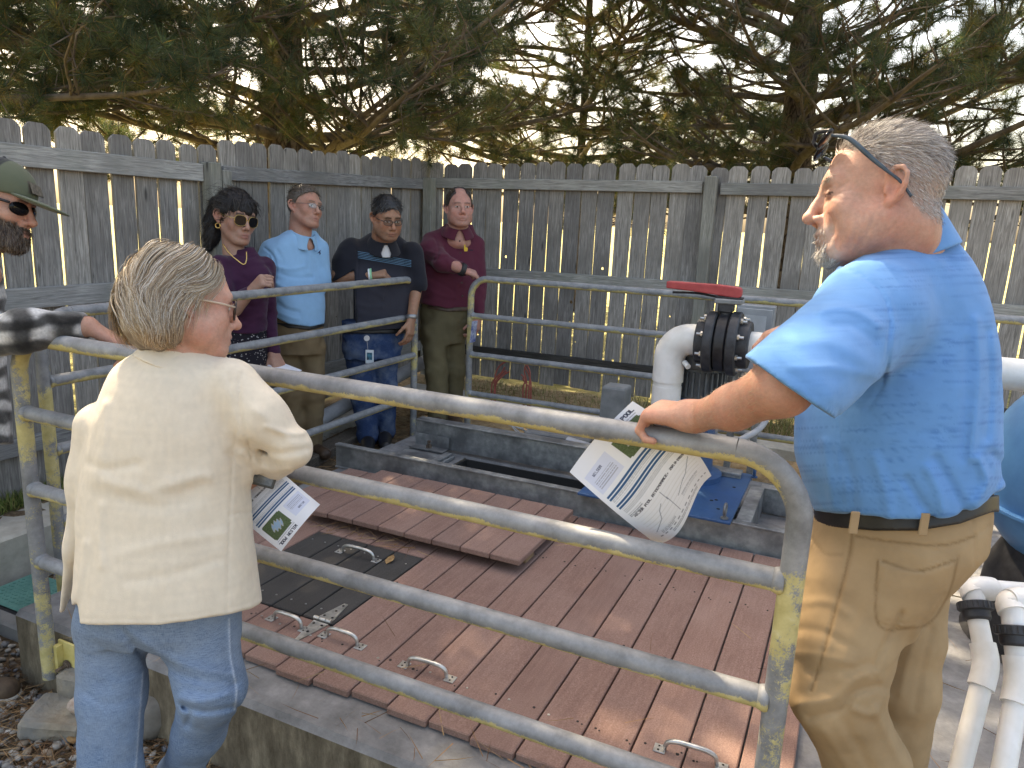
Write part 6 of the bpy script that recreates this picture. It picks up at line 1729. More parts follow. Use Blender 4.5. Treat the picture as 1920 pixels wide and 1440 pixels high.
S = SDF(); S.add(loft(sil([(600, 416, 499, .105), (640, 404, 502, .13), (720, 396, 508, .15), (790, 392, 512, .16)], 4.4, .1), CU, CV, 2.1), .02); S.fn(wrinkle(.008, 12, (1, 1, .15), 63))
def floral():
    t = NT('floral_skirt'); v = t.coords('Object', (1, 1, 1), False); vo = t.new('ShaderNodeTexVoronoi'); vo.inputs['Scale'].default_value = 62; t.link(v, vo.inputs['Vector'])
    k = t.ramp(t.math('ADD', vo.outputs['Distance'], t.math('MULTIPLY', t.noise(v, 130, 4), .5)), [(.44, (1, 1, 1)), (.52, (0, 0, 0))])
    return t.done(t.mix(k, (.020, .018, .024), (.40, .39, .40)), .9, 0, None, .1)
obj_sdf('floral_skirt', S, .009, floral(), dw)
for px_, d_ in ((429, 4.4), (474, 4.45)):
    S = SDF(); legs(S, [[(at(px_, 780, d_), .06), (np.array([*at(px_, 830, d_ + .05)[:2], -.06]), .04)]]); obj_sdf('leg', S, .009, SKIN, dw, DS)
for px, d in ((428, 4.45), (474, 4.5)): shoe(dw, at(px, 830, d), cdir(.6, 0, -.8), LEATHER, -.11)
mb = MB(); mb.tube(spline([at(418, 458, 4.28), at(430, 475, 4.25), at(446, 489, 4.235), at(457, 496, 4.24), at(462, 488, 4.25), at(462, 472, 4.28)], 40), .0042, 6); mb.make('necklace', GOLD, dw, smooth=True)
mb = MB(); e_ = wD(.079, -.006, -.034); mb.tube([e_ + .014 * np.array([CU[0] * math.cos(a), CU[1] * math.cos(a), math.sin(a)]) - [0, 0, .016] for a in np.linspace(0, 2 * math.pi, 17)], .004, 6, cap=False); mb.make('earring', GOLD, dw, smooth=True)

# ---------------------------------------------------------------- man in the pale blue polo
pb = person('man with short hair and thin glasses in a pale blue polo standing by the fence', (*at(566, 815, 4.8)[:2], -.10))
KP = 1.12; Hp = Frame(at(571, 390, 4.75), cdir(.83, .06, -.55), cdir(.05, -1, 0))
S = SDF(); add_head(S, Hp, KP, jaw=1.02, nose=1.0, neck_to=at(562, 452, 4.78), neck_r=.060); S.add(ell(at(562, 462, 4.8), np.eye(3), (.1, .1, .05)), .04)
S.add(cone(at(500, 520, 4.74), at(512, 585, 4.92), .05, .04), .02)
PS = (.44, .245, .18); mk_ = man_hair(.078, .04)
body, vs, fs = obj_sdf('body', S, .0048, SKIN, pb, lambda P: skin_cols(P, Hp, KP, PS, .35, brow=(.16, .11, .08), scalp=(.10, .075, .055), scalp_fn=mk_))
hair_cap(pb, Hp, KP, mk_, .008, (.085, .065, .05), .0055, 71, 1800, lambda x, y, z: .012 + .02 * sstep(.03, .1, z), [(.10, .075, .055), (.17, .14, .115), (.25, .22, .19), (.07, .05, .035)], vs, fs, comb)
glasses(pb, Hp, KP, plain('thin_metal_rim', (.12, .11, .10), .3, .6), .023, .014, .0011, CLEAR, .4)
S = SDF()
S.add(torso([(432, 540, 592, .075), (446, 516, 602, .10), (465, 496, 606, .125), (500, 490, 607, .14), (540, 496, 608, .155), (575, 502, 609, .17), (600, 505, 608, .17), (622, 510, 604, .165)], 4.8, .15, Hp.f), .02)
S.add(cone(at(512, 470, 4.72), at(503, 495, 4.70), .080, .075), .03); S.add(cone(at(503, 495, 4.70), at(499, 540, 4.74), .075, .062), .02); S.add(cone(at(596, 468, 4.86), at(604, 530, 4.9), .075, .06), .03)
S.sub(cone(at(568, 430, 4.73), at(570, 405, 4.71), .060, .07), .01)
S.ops.append(('c', lambda P: (lambda X, Y, D: (Y - np.interp(X, [480, 500, 512, 540, 580, 612], [545, 545, 590, 606, 613, 606])) / F_PX * 4.7)(*pr(P)), None, .004))
S.fn(creases([([(497, 465), (512, 480), (518, 505), (514, 535)], 2, -.006), ([(520, 500), (545, 505), (570, 500)], 4, .006), ([(518, 510), (550, 520), (585, 520)], 4, -.005), ([(515, 530), (545, 545), (580, 550)], 4, .005), ([(510, 560), (535, 578), (560, 585)], 4, -.006), ([(508, 575), (530, 590), (560, 598)], 4, .005), ([(505, 480), (503, 510), (498, 535)], 3, -.005), ([(577, 455), (578, 480), (578, 505)], 1.6, -.003), ([(520, 470), (530, 490), (526, 505)], 4, -.004)], 4.8))
S.fn(wrinkle(.005, 9, (1, 1, 1.4), 72))
obj_sdf('polo_shirt', S, .0065, COTTON, pb, (.235, .44, .66))
collar(pb, at(566, 446, 4.77), Hp.f, 1.16, COTTON, (.25, .46, .68), drop=.035)
TAN = (.20, .145, .085)
S = SDF(); S.add(loft(sil([(592, 506, 606, .155), (625, 504, 606, .155), (660, 505, 606, .14)], 4.82, .15), CU, CV, 2.2), .02)
legs(S, [[(at(533, 655, 4.8), .095), (at(543, 740, 4.82), .082), (np.array([*at(548, 815, 4.88)[:2], -.05]), .07)], [(at(582, 655, 4.85), .095), (at(586, 740, 4.88), .08), (np.array([*at(584, 815, 4.95)[:2], -.05]), .07)]])
S.fn(wrinkle(.007, 12, (1, 1, 1.2), 73)); obj_sdf('trousers', S, .0085, CHINO, pb, TAN)
S = SDF(); S.add(loft(sil([(600, 505, 608, .160), (626, 504, 608, .160)], 4.82, .15), CU, CV, 2.2), .003); S.ops.append(('c', lambda P: (lambda X, Y, D: np.abs(Y - np.interp(X, [505, 540, 580, 608], [596, 610, 614, 607])) / F_PX * 4.7 - .018)(*pr(P)), None, .002)); obj_sdf('belt', S, .0065, LEATHER, pb)
for px, d in ((548, 4.88), (584, 4.95)): shoe(pb, at(px, 815, d), cdir(.7, 0, -.7), BROWN_L, -.10)
mb = MB(); mb.prism([(-.014, -.006), (-.004, .002), (.004, .012), (.014, .018), (.008, .008), (.012, -.004), (.006, -.014), (.003, -.002), (-.006, -.002)], at(598, 474, 4.66), CU, (0, 0, 1), .004); mb.make('chest_emblem', plain('navy_thread', (.02, .03, .08), .8), pb)

# ---------------------------------------------------------------- man in the dark striped polo
bp = person('heavyset man with glasses in a black and grey polo with thin blue chest stripes', (*at(692, 832, 5.270)[:2], -.115))
KB = 1.15; Hb = Frame(at(725, 409, 5.050), cdir(.50, .43, -.75), cdir(.10, -1, -.35))
S = SDF(); add_head(S, Hb, KB, jaw=1.1, nose=1.05, full=1.0, neck_to=at(716, 470, 5.200), neck_r=.066); S.add(ell(at(716, 478, 5.230), np.eye(3), (.1, .1, .05)), .04)
bel = at(636, 518, 5.120); bwr = at(692, 516, 5.090)
S.add(cone(at(652, 480, 5.150), bel, .06, .052), .03); S.add(cone(bel, bwr, .048, .034), .03)
bhd = nrm(at(735, 512, 5.100) - bwr)
add_hand(S, bwr, bhd, cdir(.05, -.8, -.6), cdir(.2, -.3, 1), 1.22, curl=(1.0, .9, .5), tout=.4)
S.add(cone(at(782, 530, 5.270), at(772, 596, 5.210), .045, .032), .03); add_hand(S, at(771, 600, 5.200), cdir(-.1, 1, 0), cdir(.9, 0, -.4), cdir(-.3, 0, -1), 1.15, curl=(.35, .45, .35))
BSK = (.36, .195, .125); mk_ = man_hair(.062, .03)
body, vs, fs = obj_sdf('body', S, .0048, SKIN, bp, lambda P: skin_cols(P, Hb, KB, BSK, .2, brow=(.02, .015, .012), brow_w=1.3, scalp=(.02, .018, .018), scalp_fn=mk_, beard=(.16, .09, .065), beard_fn=lambda x, ax, y, z: .35 * sstep(-.05, -.07, z) * (y > 0)))
hair_cap(bp, Hb, KB, mk_, .010, (.016, .015, .016), .0055, 81, 1800, lambda x, y, z: .014 + .03 * sstep(.03, .1, z), [(.016, .014, .014), (.03, .028, .03), (.09, .09, .09)], vs, fs, comb)
glasses(bp, Hb, KB, plain('gunmetal_rim', (.03, .03, .035), .3, .5), .025, .016, .0018, CLEAR, .5)
S = SDF()
S.add(torso([(438, 694, 744, .085), (452, 668, 764, .12), (472, 648, 780, .15), (505, 640, 786, .17), (545, 640, 782, .18), (585, 638, 776, .185), (612, 640, 768, .18), (640, 644, 762, .17)], 5.27, .17, (.86, -.5)), .02)
S.add(cone(at(660, 470, 5.170), at(648, 495, 5.140), .095, .092), .03); S.add(cone(at(648, 495, 5.140), at(645, 520, 5.130), .09, .08), .02); S.add(cone(at(772, 475, 5.270), at(783, 535, 5.270), .085, .07), .03)
S.sub(cone(at(719, 440, 5.13), at(722, 410, 5.10), .066, .08), .01)
S.ops.append(('c', lambda P: (lambda X, Y, D: (Y - np.interp(X, [615, 628, 664, 668, 700, 770, 790], [528, 526, 506, 620, 620, 615, 545])) / F_PX * 5)(*pr(P)), None, .004))
S.fn(creases([([(668, 468), (672, 490), (670, 520)], 2, -.006), ([(650, 560), (690, 575), (740, 570)], 6, .005), ([(655, 590), (700, 600), (750, 590)], 6, -.005), ([(690, 540), (720, 560), (750, 600)], 5, .005)], 5.1)); S.fn(wrinkle(.006, 9, (1, 1, 1.2), 82))
def stripes(P):
    X, Y, D = pr(P); c = np.tile((.016, .017, .024), (len(P), 1)); y0 = 470 + (X - 670) * .17
    lowr = sstep(y0 + 14, y0 + 40, Y) * sstep(664, 672, X) * sstep(778, 770, X); c = mixc(c, (.034, .034, .046), lowr)
    return c
obj_sdf('polo_shirt', S, .0062, COTTON, bp, stripes)
for k in range(5):
    xs_ = np.linspace(671, 771, 34); ys_ = 471.5 + 2.9 * k + (xs_ - 670) * .17; pt_ = cast(S, xs_, ys_, 4.8)
    mb = MB(); mb.tube(pt_ - cdir(0, 0, 1) * .001, .0021, 5); mb.make('chest_stripe', plain('blue_stripe_thread', (.11, .25, .38), .8), bp, smooth=True)
collar(bp, at(717, 458, 5.16), (.75, -.6), 1.28, COTTON, (.018, .019, .026), drop=.035)
collar(bp, at(718, 457, 5.16), (.75, -.6), 1.10, COTTON, (.62, .62, .64), gap=0, drop=.05, name='undershirt', rise=.02)
S = SDF(); S.add(torso([(600, 642, 764, .155), (640, 642, 756, .15), (670, 645, 748, .13)], 5.29, .15, (.86, -.5)), .02)
legs(S, [[(at(672, 660, 5.270), .095), (at(682, 745, 5.270), .085), (np.array([*at(690, 826, 5.290)[:2], -.06]), .075)], [(at(722, 660, 5.310), .09), (at(724, 745, 5.350), .078), (np.array([*at(722, 815, 5.430)[:2], -.06]), .07)]])
S.fn(wrinkle(.007, 12, (1, 1, 1.5), 83)); S.fn(creases([([(650, 690), (680, 684), (735, 680)], 5, .004), ([(672, 810), (690, 815), (710, 808)], 4, -.008), ([(670, 822), (690, 828), (712, 820)], 4, .008)], 5.15)); obj_sdf('jeans', S, .0085, DENIM, bp, (.030, .058, .135))
S = SDF(); S.add(torso([(612, 641, 766, .160), (630, 641, 764, .158)], 5.28, .15, (.86, -.5)), .003); S.ops.append(('c', lambda P: (lambda X, Y, D: np.abs(Y - 621) / F_PX * 5 - .016)(*pr(P)), None, .002)); obj_sdf('belt', S, .0065, LEATHER, bp)
for px, d in ((690, 5.14), (722, 5.28)): shoe(bp, at(px, 828, d), cdir(.2, 0, -1), LEATHER, -.115)
mb = MB(); c = at(688, 634, 5.080); mb.cyl(c, c - CV * .012, .019, 18); rl = mb.make('badge_reel', plain('white_plastic', (.7, .7, .72), .4), bp, auto=40)
mb = MB(); mb.tube([at(688, 638, 5.080), at(690, 658, 5.070)], .0025, 6); mb.make('reel_cord', plain('reel_cord', (.3, .3, .32), .6), bp)
mb = MB(); c = at(693, 669, 5.065); mb.box(c, (.056, .003, .095), rz=math.atan2(CU[1], CU[0]), R=None, bev=.001); bd = mb.make('id_badge', plain('badge_card', (.66, .72, .76), .3), bp)
mb = MB(); mb.box(c - CV * .003 + [0, 0, .004], (.036, .002, .05), rz=math.atan2(CU[1], CU[0])); mb.make('badge_photo', speckle('badge_print', (.02, .05, .08), (.05, .28, .40), 40, .4), bd)
for off_, cl in ((.004, (.72, .74, .74)), (.016, (.28, .62, .36))):
    mb = MB(); c = bwr + bhd * off_; mb.lathe(c, bhd, [(.0455, -.006), (.0475, -.004), (.0475, .004), (.0455, .006)], 22); mb.make('wristband', plain('wristband', cl, .5), bp, auto=40)
mb = MB(); mb.lathe(at(772, 594, 5.210), cdir(0, 1, 0), [(.040, -.014), (.043, -.01), (.043, .01), (.040, .014)], 20); mb.make('watch', plain('steel_watch', (.3, .3, .3), .3, .7), bp, auto=40)

# ---------------------------------------------------------------- man in maroon
mr = person('balding man in a maroon button shirt and olive trousers reaching for the far railing', (*at(830, 785, 5.660)[:2], -.06))
KM = 1.20; Hm = Frame(at(861, 391, 5.580), cdir(.28, .13, -.95), cdir(.0, -1, -.1))
S = SDF(); add_head(S, Hm, KM, jaw=1.06, nose=1.05, full=.9, neck_to=at(858, 448, 5.660), neck_r=.062); S.add(ell(at(858, 455, 5.680), np.eye(3), (.1, .1, .05)), .04)
mwr = at(866, 505, 5.42); mhd = nrm(at(889, 514, 5.46) - mwr)
S.add(cone(at(855, 500, 5.440), mwr, .04, .034), .02)
add_hand(S, mwr, mhd, cdir(.1, -.85, -.5), cdir(-.8, .3, .6), 1.25, curl=(.55, .7, .4), tout=.6)
nb_ = at(858, 450, 5.68)
for ch_ in ([nb_, at(814, 458, 5.67), at(830, 492, 5.47), at(856, 500, 5.44)], [nb_, at(890, 464, 5.76), at(899, 530, 5.78), at(896, 590, 5.69)]):
    for a_, b_ in zip(ch_[:-1], ch_[1:]): S.add(cone(a_, b_, .034, .032), .02)
mlw = at(896, 592, 5.680); add_hand(S, mlw, cdir(-.15, 1, -.05), cdir(.9, 0, -.4), cdir(-.3, 0, -1), 1.2, curl=(.5, .6, .4))
MSK = (.50, .27, .215)
mk_ = lambda x, ax, y, z: sstep(0, .012, z - np.interp(y, [-.12, -.06, -.035, -.018, .008, .03, .05, .07, .1], [-.075, -.062, -.035, .012, .005, .02, .055, .12, .2])) * (1 - sstep(.036, .028, ax) * (y > .01)) * (ax < .09)
body, vs, fs = obj_sdf('body', S, .0048, SKIN, mr, lambda P: skin_cols(P, Hm, KM, MSK, .45, brow=(.13, .08, .06), scalp=(.03, .022, .018), scalp_fn=mk_, beard=(.28, .16, .12), beard_fn=lambda x, ax, y, z: .3 * sstep(-.05, -.07, z) * (y > 0)))
hair_cap(mr, Hm, KM, mk_, .007, (.03, .022, .018), .006, 91, 1300, lambda x, y, z: .012 + .012 * sstep(.03, .1, z), [(.03, .022, .018), (.05, .038, .03)], vs, fs, comb)
MAR = (.105, .022, .040)
S = SDF()
S.add(torso([(420, 836, 886, .08), (436, 812, 893, .11), (456, 796, 899, .135), (490, 788, 903, .15), (530, 787, 904, .155), (570, 789, 900, .15), (600, 792, 892, .14)], 5.74, .15, (.7, -.7)), .02)
S.add(cone(at(812, 455, 5.680), at(808, 470, 5.610), .085, .082), .03); S.add(cone(at(808, 470, 5.610), at(830, 492, 5.480), .080, .068), .03); S.add(cone(at(830, 492, 5.480), at(868, 505, 5.460), .066, .048), .03)
S.add(cone(at(892, 460, 5.760), at(899, 530, 5.780), .07, .06), .03); S.add(cone(at(899, 530, 5.780), at(897, 588, 5.700), .058, .048), .03)
S.sub(cone(at(859, 412, 5.64), at(860, 395, 5.62), .056, .07), .01)
S.ops.append(('c', lambda P: (lambda X, Y, D: (Y - np.interp(X, [780, 800, 840, 876, 882, 905], [568, 570, 578, 577, 590, 590])) / F_PX * 5.5)(*pr(P)), None, .004))
S.fn(creases([([(815, 445), (822, 470), (815, 490)], 2, -.006), ([(796, 480), (815, 487), (835, 482)], 3, -.007), ([(800, 470), (818, 475), (840, 478)], 3, .005), ([(858, 455), (858, 500), (862, 575)], 1.6, -.003), ([(866, 455), (866, 500), (870, 575)], 1.6, .003), ([(800, 540), (830, 555), (860, 560)], 4, .005), ([(795, 515), (825, 530), (850, 545)], 4, -.006), ([(850, 495), (858, 505), (856, 515)], 3, -.005), ([(836, 484), (844, 496), (840, 510)], 3, .005)], 5.6)); S.fn(wrinkle(.007, 11, (1, 1, 1.1), 92))
obj_sdf('button_shirt', S, .0065, COTTON, mr, MAR)
collar(mr, at(858, 433, 5.64), Hm.f, 1.24, COTTON, MAR, drop=.024)
collar(mr, at(858, 429, 5.64), Hm.f, 1.04, COTTON, (.6, .6, .63), gap=0, drop=.035, name='undershirt', rise=.018, flare=.085)
for yy in (452, 474, 496, 530, 555):
    c = at(862 + (yy - 450) * .05, yy, 5.415); mb = MB(); mb.cyl(c, c - CV * .006, .007, 10); mb.make('button', plain('dark_button', (.03, .01, .015), .4), mr)
mb = MB(); mb.prism([(-.016, .028), (-.006, .030), (-.005, .008), (.010, .008), (.013, -.004), (.010, -.020), (-.012, -.022), (-.016, -.010)], at(874, 466, 5.570), CU, (0, 0, 1), .004); mb.make('chest_emblem', plain('yellow_thread', (.72, .47, .05), .7), mr)
mb = MB(); mb.box(at(883, 469, 5.570), (.032, .004, .009), rz=math.atan2(CU[1], CU[0])); mb.make('chest_lettering', plain('dark_thread', (.03, .012, .03), .8), mr)
S = SDF(); S.add(loft(sil([(565, 790, 884, .14), (600, 788, 878, .14), (640, 790, 872, .12)], 5.74, .14), CU, CV, 2.2), .02)
legs(S, [[(at(814, 620, 5.680), .10), (at(819, 695, 5.640), .085), (np.array([*at(822, 780, 5.660)[:2], -.01]), .075)], [(at(850, 620, 5.760), .095), (at(852, 695, 5.780), .078), (np.array([*at(850, 775, 5.840)[:2], -.01]), .07)]])
S.fn(wrinkle(.009, 12, (1, 1, 1.2), 93)); obj_sdf('trousers', S, .0085, CHINO, mr, (.125, .105, .060))
S = SDF(); S.add(loft(sil([(568, 789, 888, .147), (592, 788, 884, .147)], 5.74, .15), CU, CV, 2.2), .003); S.ops.append(('c', lambda P: (lambda X, Y, D: np.abs(Y - np.interp(X, [788, 840, 888], [572, 581, 578])) / F_PX * 5.5 - .016)(*pr(P)), None, .002)); obj_sdf('belt', S, .0065, BROWN_L, mr)
for px, d in ((822, 5.5), (850, 5.68)): shoe(mr, at(px, 782, d), cdir(.3, 0, -1), BROWN_L, -.06)
mb = MB(); mb.lathe(mwr + mhd * .004, mhd, [(.045, -.018), (.049, -.014), (.049, .014), (.045, .018)], 22); mb.make('watch', RUBBER, mr, auto=40)

# ================================================================ papers, booklet, phone
FONT = {'W': (17, 17, 17, 21, 21, 27, 17), 'I': (14, 4, 4, 4, 4, 4, 14), 'L': (16, 16, 16, 16, 16, 16, 31), 'S': (15, 16, 16, 14, 1, 1, 30), 'O': (14, 17, 17, 17, 17, 17, 14), 'N': (17, 25, 21, 19, 17, 17, 17), 'P': (30, 17, 17, 30, 16, 16, 16),
        'A': (14, 17, 17, 31, 17, 17, 17), 'T': (31, 4, 4, 4, 4, 4, 4), 'E': (31, 16, 16, 30, 16, 16, 31), 'D': (30, 17, 17, 17, 17, 17, 30), 'C': (15, 16, 16, 16, 16, 16, 15), '2': (14, 17, 1, 6, 8, 16, 31), '0': (14, 17, 19, 21, 25, 17, 14), '1': (4, 12, 4, 4, 4, 4, 14), '8': (14, 17, 17, 14, 17, 17, 14), '5': (31, 16, 30, 1, 1, 17, 14), ',': (0, 0, 0, 0, 4, 4, 8), '-': (0, 0, 0, 14, 0, 0, 0), ' ': (0,) * 7}
def page_print(nx, ny):
    """a printed handout, (ny, nx, 3); one cell is 216/nx mm"""
    s = nx / 216.0; I = np.full((ny, nx, 3), .80) * [.96, .98, 1.04]; r = np.random.default_rng(4)
    def rect(x0, y0, x1, y1, c): I[max(0, int(y0 * s)):int(y1 * s) + 1, max(0, int(x0 * s)):int(x1 * s) + 1] = c
    def text(t, x, y, px, c):
        for ch in t:
            g = FONT.get(ch, FONT[' '])
            for j in range(7):
                for i in range(5):
                    if g[j] >> (4 - i) & 1: rect(x + i * px, y + j * px, x + (i + .8) * px, y + (j + .8) * px, c)
            x += 6 * px
    def lines(x0, x1, y, n, dy, c, h=.7):
        for k in range(n):
            x = x0
            while x < x1 - (8 if k == n - 1 else 0):
                w = r.uniform(3, 10); rect(x, y + k * dy, min(x + w, x1), y + k * dy + h, c); x += w + 2
    text('WILSON POOL', 120, 10, 1.25, (.06, .07, .1)); lines(118, 200, 24, 2, 4, (.45, .46, .5))
    rect(14, 34, 96, 84, (.62, .66, .80)); text('WILSON', 34, 42, .9, (.2, .22, .3)); lines(24, 88, 56, 5, 4.6, (.38, .4, .48))
    for i in range(int(30 * s), int(88 * s)):
        for j in range(int(118 * s), int(200 * s)):
            u_, v_ = j / s, i / s
            if abs(u_ - 159) > 37 and abs(v_ - 59) > 25: continue
            k = math.hypot((u_ - 158) / 22, (v_ - 58) / 14) + .25 * math.sin(u_ * .5 + v_ * .3)
            g_ = r.uniform(.6, 1.3); I[i, j] = (.28, .42, .58) if k < .8 else ((.45, .45, .42) if k < 1.0 else (.10 * g_, .14 * g_, .07 * g_))
    for y in (96, 104, 124, 132): rect(14, y, 202, y + 3.6, (.035, .11, .24))
    lines(18, 198, 110, 3, 4.2, (.5, .52, .56)); lines(18, 198, 139, 4, 4, (.5, .52, .56)); lines(18, 60, 158, 3, 4, (.3, .32, .36))
    text('WILSON POOL ATTENDANCE, 2018-2025', 26, 168, .82, (.10, .10, .12))
    for y in range(182, 252, 10): rect(24, y, 200, y + .4, (.68, .69, .72))
    pts_ = [(30, 240), (50, 228), (62, 222), (72, 205), (84, 198)]; pts2 = [(118, 226), (140, 216), (160, 210), (176, 196), (190, 184)]
    for pp in (pts_, pts2, [(100, 180), (101, 250)]):
        for a, b in zip(pp[:-1], pp[1:]):
            for t in np.linspace(0, 1, 90): rect(a[0] + (b[0] - a[0]) * t, a[1] + (b[1] - a[1]) * t, a[0] + (b[0] - a[0]) * t + .1, a[1] + (b[1] - a[1]) * t + .1, (.22, .24, .3))
    lines(40, 84, 244, 3, 3.6, (.42, .43, .47)); lines(124, 184, 232, 3, 3.6, (.42, .43, .47))
    for x in range(28, 200, 14): rect(x, 256, x + 7, 258, (.35, .36, .4))
    lines(60, 160, 264, 2, 4, (.42, .43, .47))
    return I
PAPER = vcol('printed_paper', .75, .03, 80, 20, .03, spec=.2)
def sheet(name, label, corners, curl, nx=170, ny=220, loc=None):
    """corners TL, TR, BR, BL of the page as points in space; curl(u, v) -> offset vector"""
    I = page_print(nx, ny); TL, TR, BR, BL = [np.asarray(c) for c in corners]
    u, v = np.meshgrid(np.linspace(0, 1, nx), np.linspace(0, 1, ny)); u = u[..., None]; v = v[..., None]
    Pg = TL * (1 - u) * (1 - v) + TR * u * (1 - v) + BR * u * v + BL * (1 - u) * v + curl(u, v)
    N = nrm(np.cross(TR - TL, BL - TL)); Vf = Pg.reshape(-1, 3)
    idx = np.arange(nx * ny).reshape(ny, nx); qd = np.stack([idx[:-1, :-1], idx[:-1, 1:], idx[1:, 1:], idx[1:, :-1]], -1).reshape(-1, 4)
    # thin back face so that the sheet has two sides
    Vb = Pg[::10, ::10]; by, bx = Vb.shape[:2]; Vb = (Vb + N * .0006 * (1 if N @ (CAM - TL) < 0 else -1)).reshape(-1, 3)
    ib = np.arange(bx * by).reshape(by, bx); qb = np.stack([ib[:-1, :-1], ib[1:, :-1], ib[1:, 1:], ib[:-1, 1:]], -1).reshape(-1, 4) + len(Vf)
    return mesh_obj(name, np.concatenate([Vf, Vb]), np.concatenate([qd, qb]), PAPER, smooth=True, cols=np.concatenate([I.reshape(-1, 3), np.full((len(Vb), 3), .8)]), loc=TL, label=label, cat='paper')
nA = cdir(.2, -.1, -1)
sheet('handout', 'printed handout held against the front railing by the man in blue', [at(1068, 885, 1.68), at(1186, 752, 1.60), at(1330, 892, 1.58), at(1236, 1022, 1.70)],
      lambda u, v: nA * (.045 * np.sin(np.pi * v) * (1 - .3 * u) - .032 * np.sin(2 * np.pi * (u * .5 + v * .45))) + cdir(.3, 1, 0) * (.014 * np.sin(2 * np.pi * u) * v + .012 * np.sin(np.pi * v) * (1 - u)))
nB = cdir(.1, -.2, -1)
sheet('handout', 'printed handout hanging from the hand of the woman in the cream jacket', [at(600, 946, 1.90), at(527, 1034, 1.88), at(405, 925, 1.93), at(490, 850, 1.93)],
      lambda u, v: nB * (.030 * np.sin(np.pi * u) * (1 - v) + .03 * np.sin(np.pi * v)) + cdir(.6, -.5, 0) * .012 * np.sin(np.pi * u) * (1 - v))
mb = MB(); mb.box((0, 0, 0), (.075, .009, .15), bev=.004)
ph = thing('smartphone', 'dark smartphone held over the handout under the cream sleeve', 'phone', tuple(at(500, 890, 1.845)))
axs_ = [nrm(at(530, 915, 1.845) - at(490, 905, 1.845)), None, None]; axs_[1] = nrm(CAM - at(500, 890, 1.845)); axs_[2] = np.cross(axs_[0], axs_[1]); axs_[1] = np.cross(axs_[2], axs_[0])
Rm = np.array(axs_).T; c = at(498, 872, 1.845)
mb = MB(); mb.box(c, (.072, .009, .11), R=Rm, bev=.003); mb.make('phone_case', speckle('phone_case', (.05, .05, .045), (.09, .09, .08), 20, .4), ph)
mb = MB(); mb.box(c + Rm[:, 1] * .0045, (.06, .002, .098), R=Rm, bev=.0005); mb.make('phone_screen', speckle('phone_glass', (.10, .11, .11), (.22, .23, .23), 60, .15), ph)
mb = MB(); cA, cB, cC, cD = at(494, 682, 4.40), at(520, 676, 4.45), at(566, 694, 4.42), at(540, 700, 4.36)
mb.add([cA, cB, cC, cD, cA - [0, 0, .004], cB - [0, 0, .004], cC - [0, 0, .004], cD - [0, 0, .004]], [(0, 1, 2, 3), (7, 6, 5, 4), (0, 4, 5, 1), (1, 5, 6, 2), (2, 6, 7, 3), (3, 7, 4, 0)])
mb.make('folded_paper', plain('white_paper', (.74, .74, .80), .7), None, loc=cA, label='folded white paper in the lowered hand of the woman in plum', cat='paper')
mb = MB(); c = at(888, 622, 5.45); mb.box(c, (.075, .006, .16), R=np.array([nrm(CU * .5 + CV), nrm(CV * .5 - CU), np.array([.1, 0, 1.])]).T, bev=.001)
mb.make('blue_booklet', speckle('booklet_print', (.04, .08, .30), (.6, .65, .75), 18, .5), None, loc=c, label='small blue and white booklet in the maroon man\'s lowered hand', cat='booklet')
# ---------------------------------------------------------------- pine trees
def batch_tubes(paths, radii, sides=4):
    """many polylines with the same number of points -> one vertex/face set"""
    n, m, _ = paths.shape
    tg = np.gradient(paths, axis=1); tg /= np.maximum(np.linalg.norm(tg, axis=2, keepdims=True), 1e-9)
    ref = np.where(np.abs(tg[..., 2:]) < .9, np.array([0, 0, 1.]), np.array([1., 0, 0]))
    u = np.cross(tg, ref); u /= np.maximum(np.linalg.norm(u, axis=2, keepdims=True), 1e-9); w = np.cross(tg, u)
    a = np.linspace(0, 2 * np.pi, sides, endpoint=False)
    V = paths[:, :, None] + radii[:, :, None, None] * (np.cos(a)[:, None] * u[:, :, None] + np.sin(a)[:, None] * w[:, :, None])
    i = np.arange(n)[:, None, None] * m * sides + np.arange(m - 1)[None, :, None] * sides + np.arange(sides)[None, None]
    j = np.roll(np.arange(sides), -1)[None, None] - np.arange(sides)[None, None]
    F_ = np.stack([i, i + j, i + j + sides, i + sides], -1).reshape(-1, 4)
    return V.reshape(-1, 3), F_
def bark_mat():
    t = NT('pine_bark'); v = t.coords('Object', (9, 9, 2.2), False)
    vo = t.new('ShaderNodeTexVoronoi', feature='DISTANCE_TO_EDGE'); vo.inputs['Scale'].default_value = 2.2; t.link(v, vo.inputs['Vector'])
    n = t.noise(t.coords('Object', (1, 1, 1), False), 14, 7, .7)
    col = t.ramp(n, [(.3, (.07, .05, .038)), (.55, (.15, .112, .085)), (.75, (.25, .20, .16))])
    col = t.mix(t.ramp(vo.outputs['Distance'], [(.0, (1, 1, 1)), (.12, (0, 0, 0))]), col, (.035, .025, .02))
    return t.done(col, .95, 0, t.bump(vo.outputs['Distance'], .9, .03, t.bump(n, .6, .01)), .1)
BARK = bark_mat(); TWIG = speckle('twig_bark', (.085, .062, .045), (.19, .15, .115), 9, .9, 0, .3, 60)
def needle_mat():
    t = NT('pine_needles'); a = t.new('ShaderNodeVertexColor', layer_name='Col')
    tr = t.new('ShaderNodeBsdfTranslucent'); t.link(t.mix(1.0, a.outputs['Color'], (1.3, 1.25, .8), 'MULTIPLY'), tr.inputs['Color'])
    mx = t.new('ShaderNodeMixShader'); mx.inputs[0].default_value = .42
    t.done(a.outputs['Color'], .5, 0, None, .35)
    t.link(t.b.outputs[0], mx.inputs[1]); t.link(tr.outputs[0], mx.inputs[2]); t.link(mx.outputs[0], t.n['Material Output'].inputs[0])
    return t.m
NEEDLE = needle_mat()
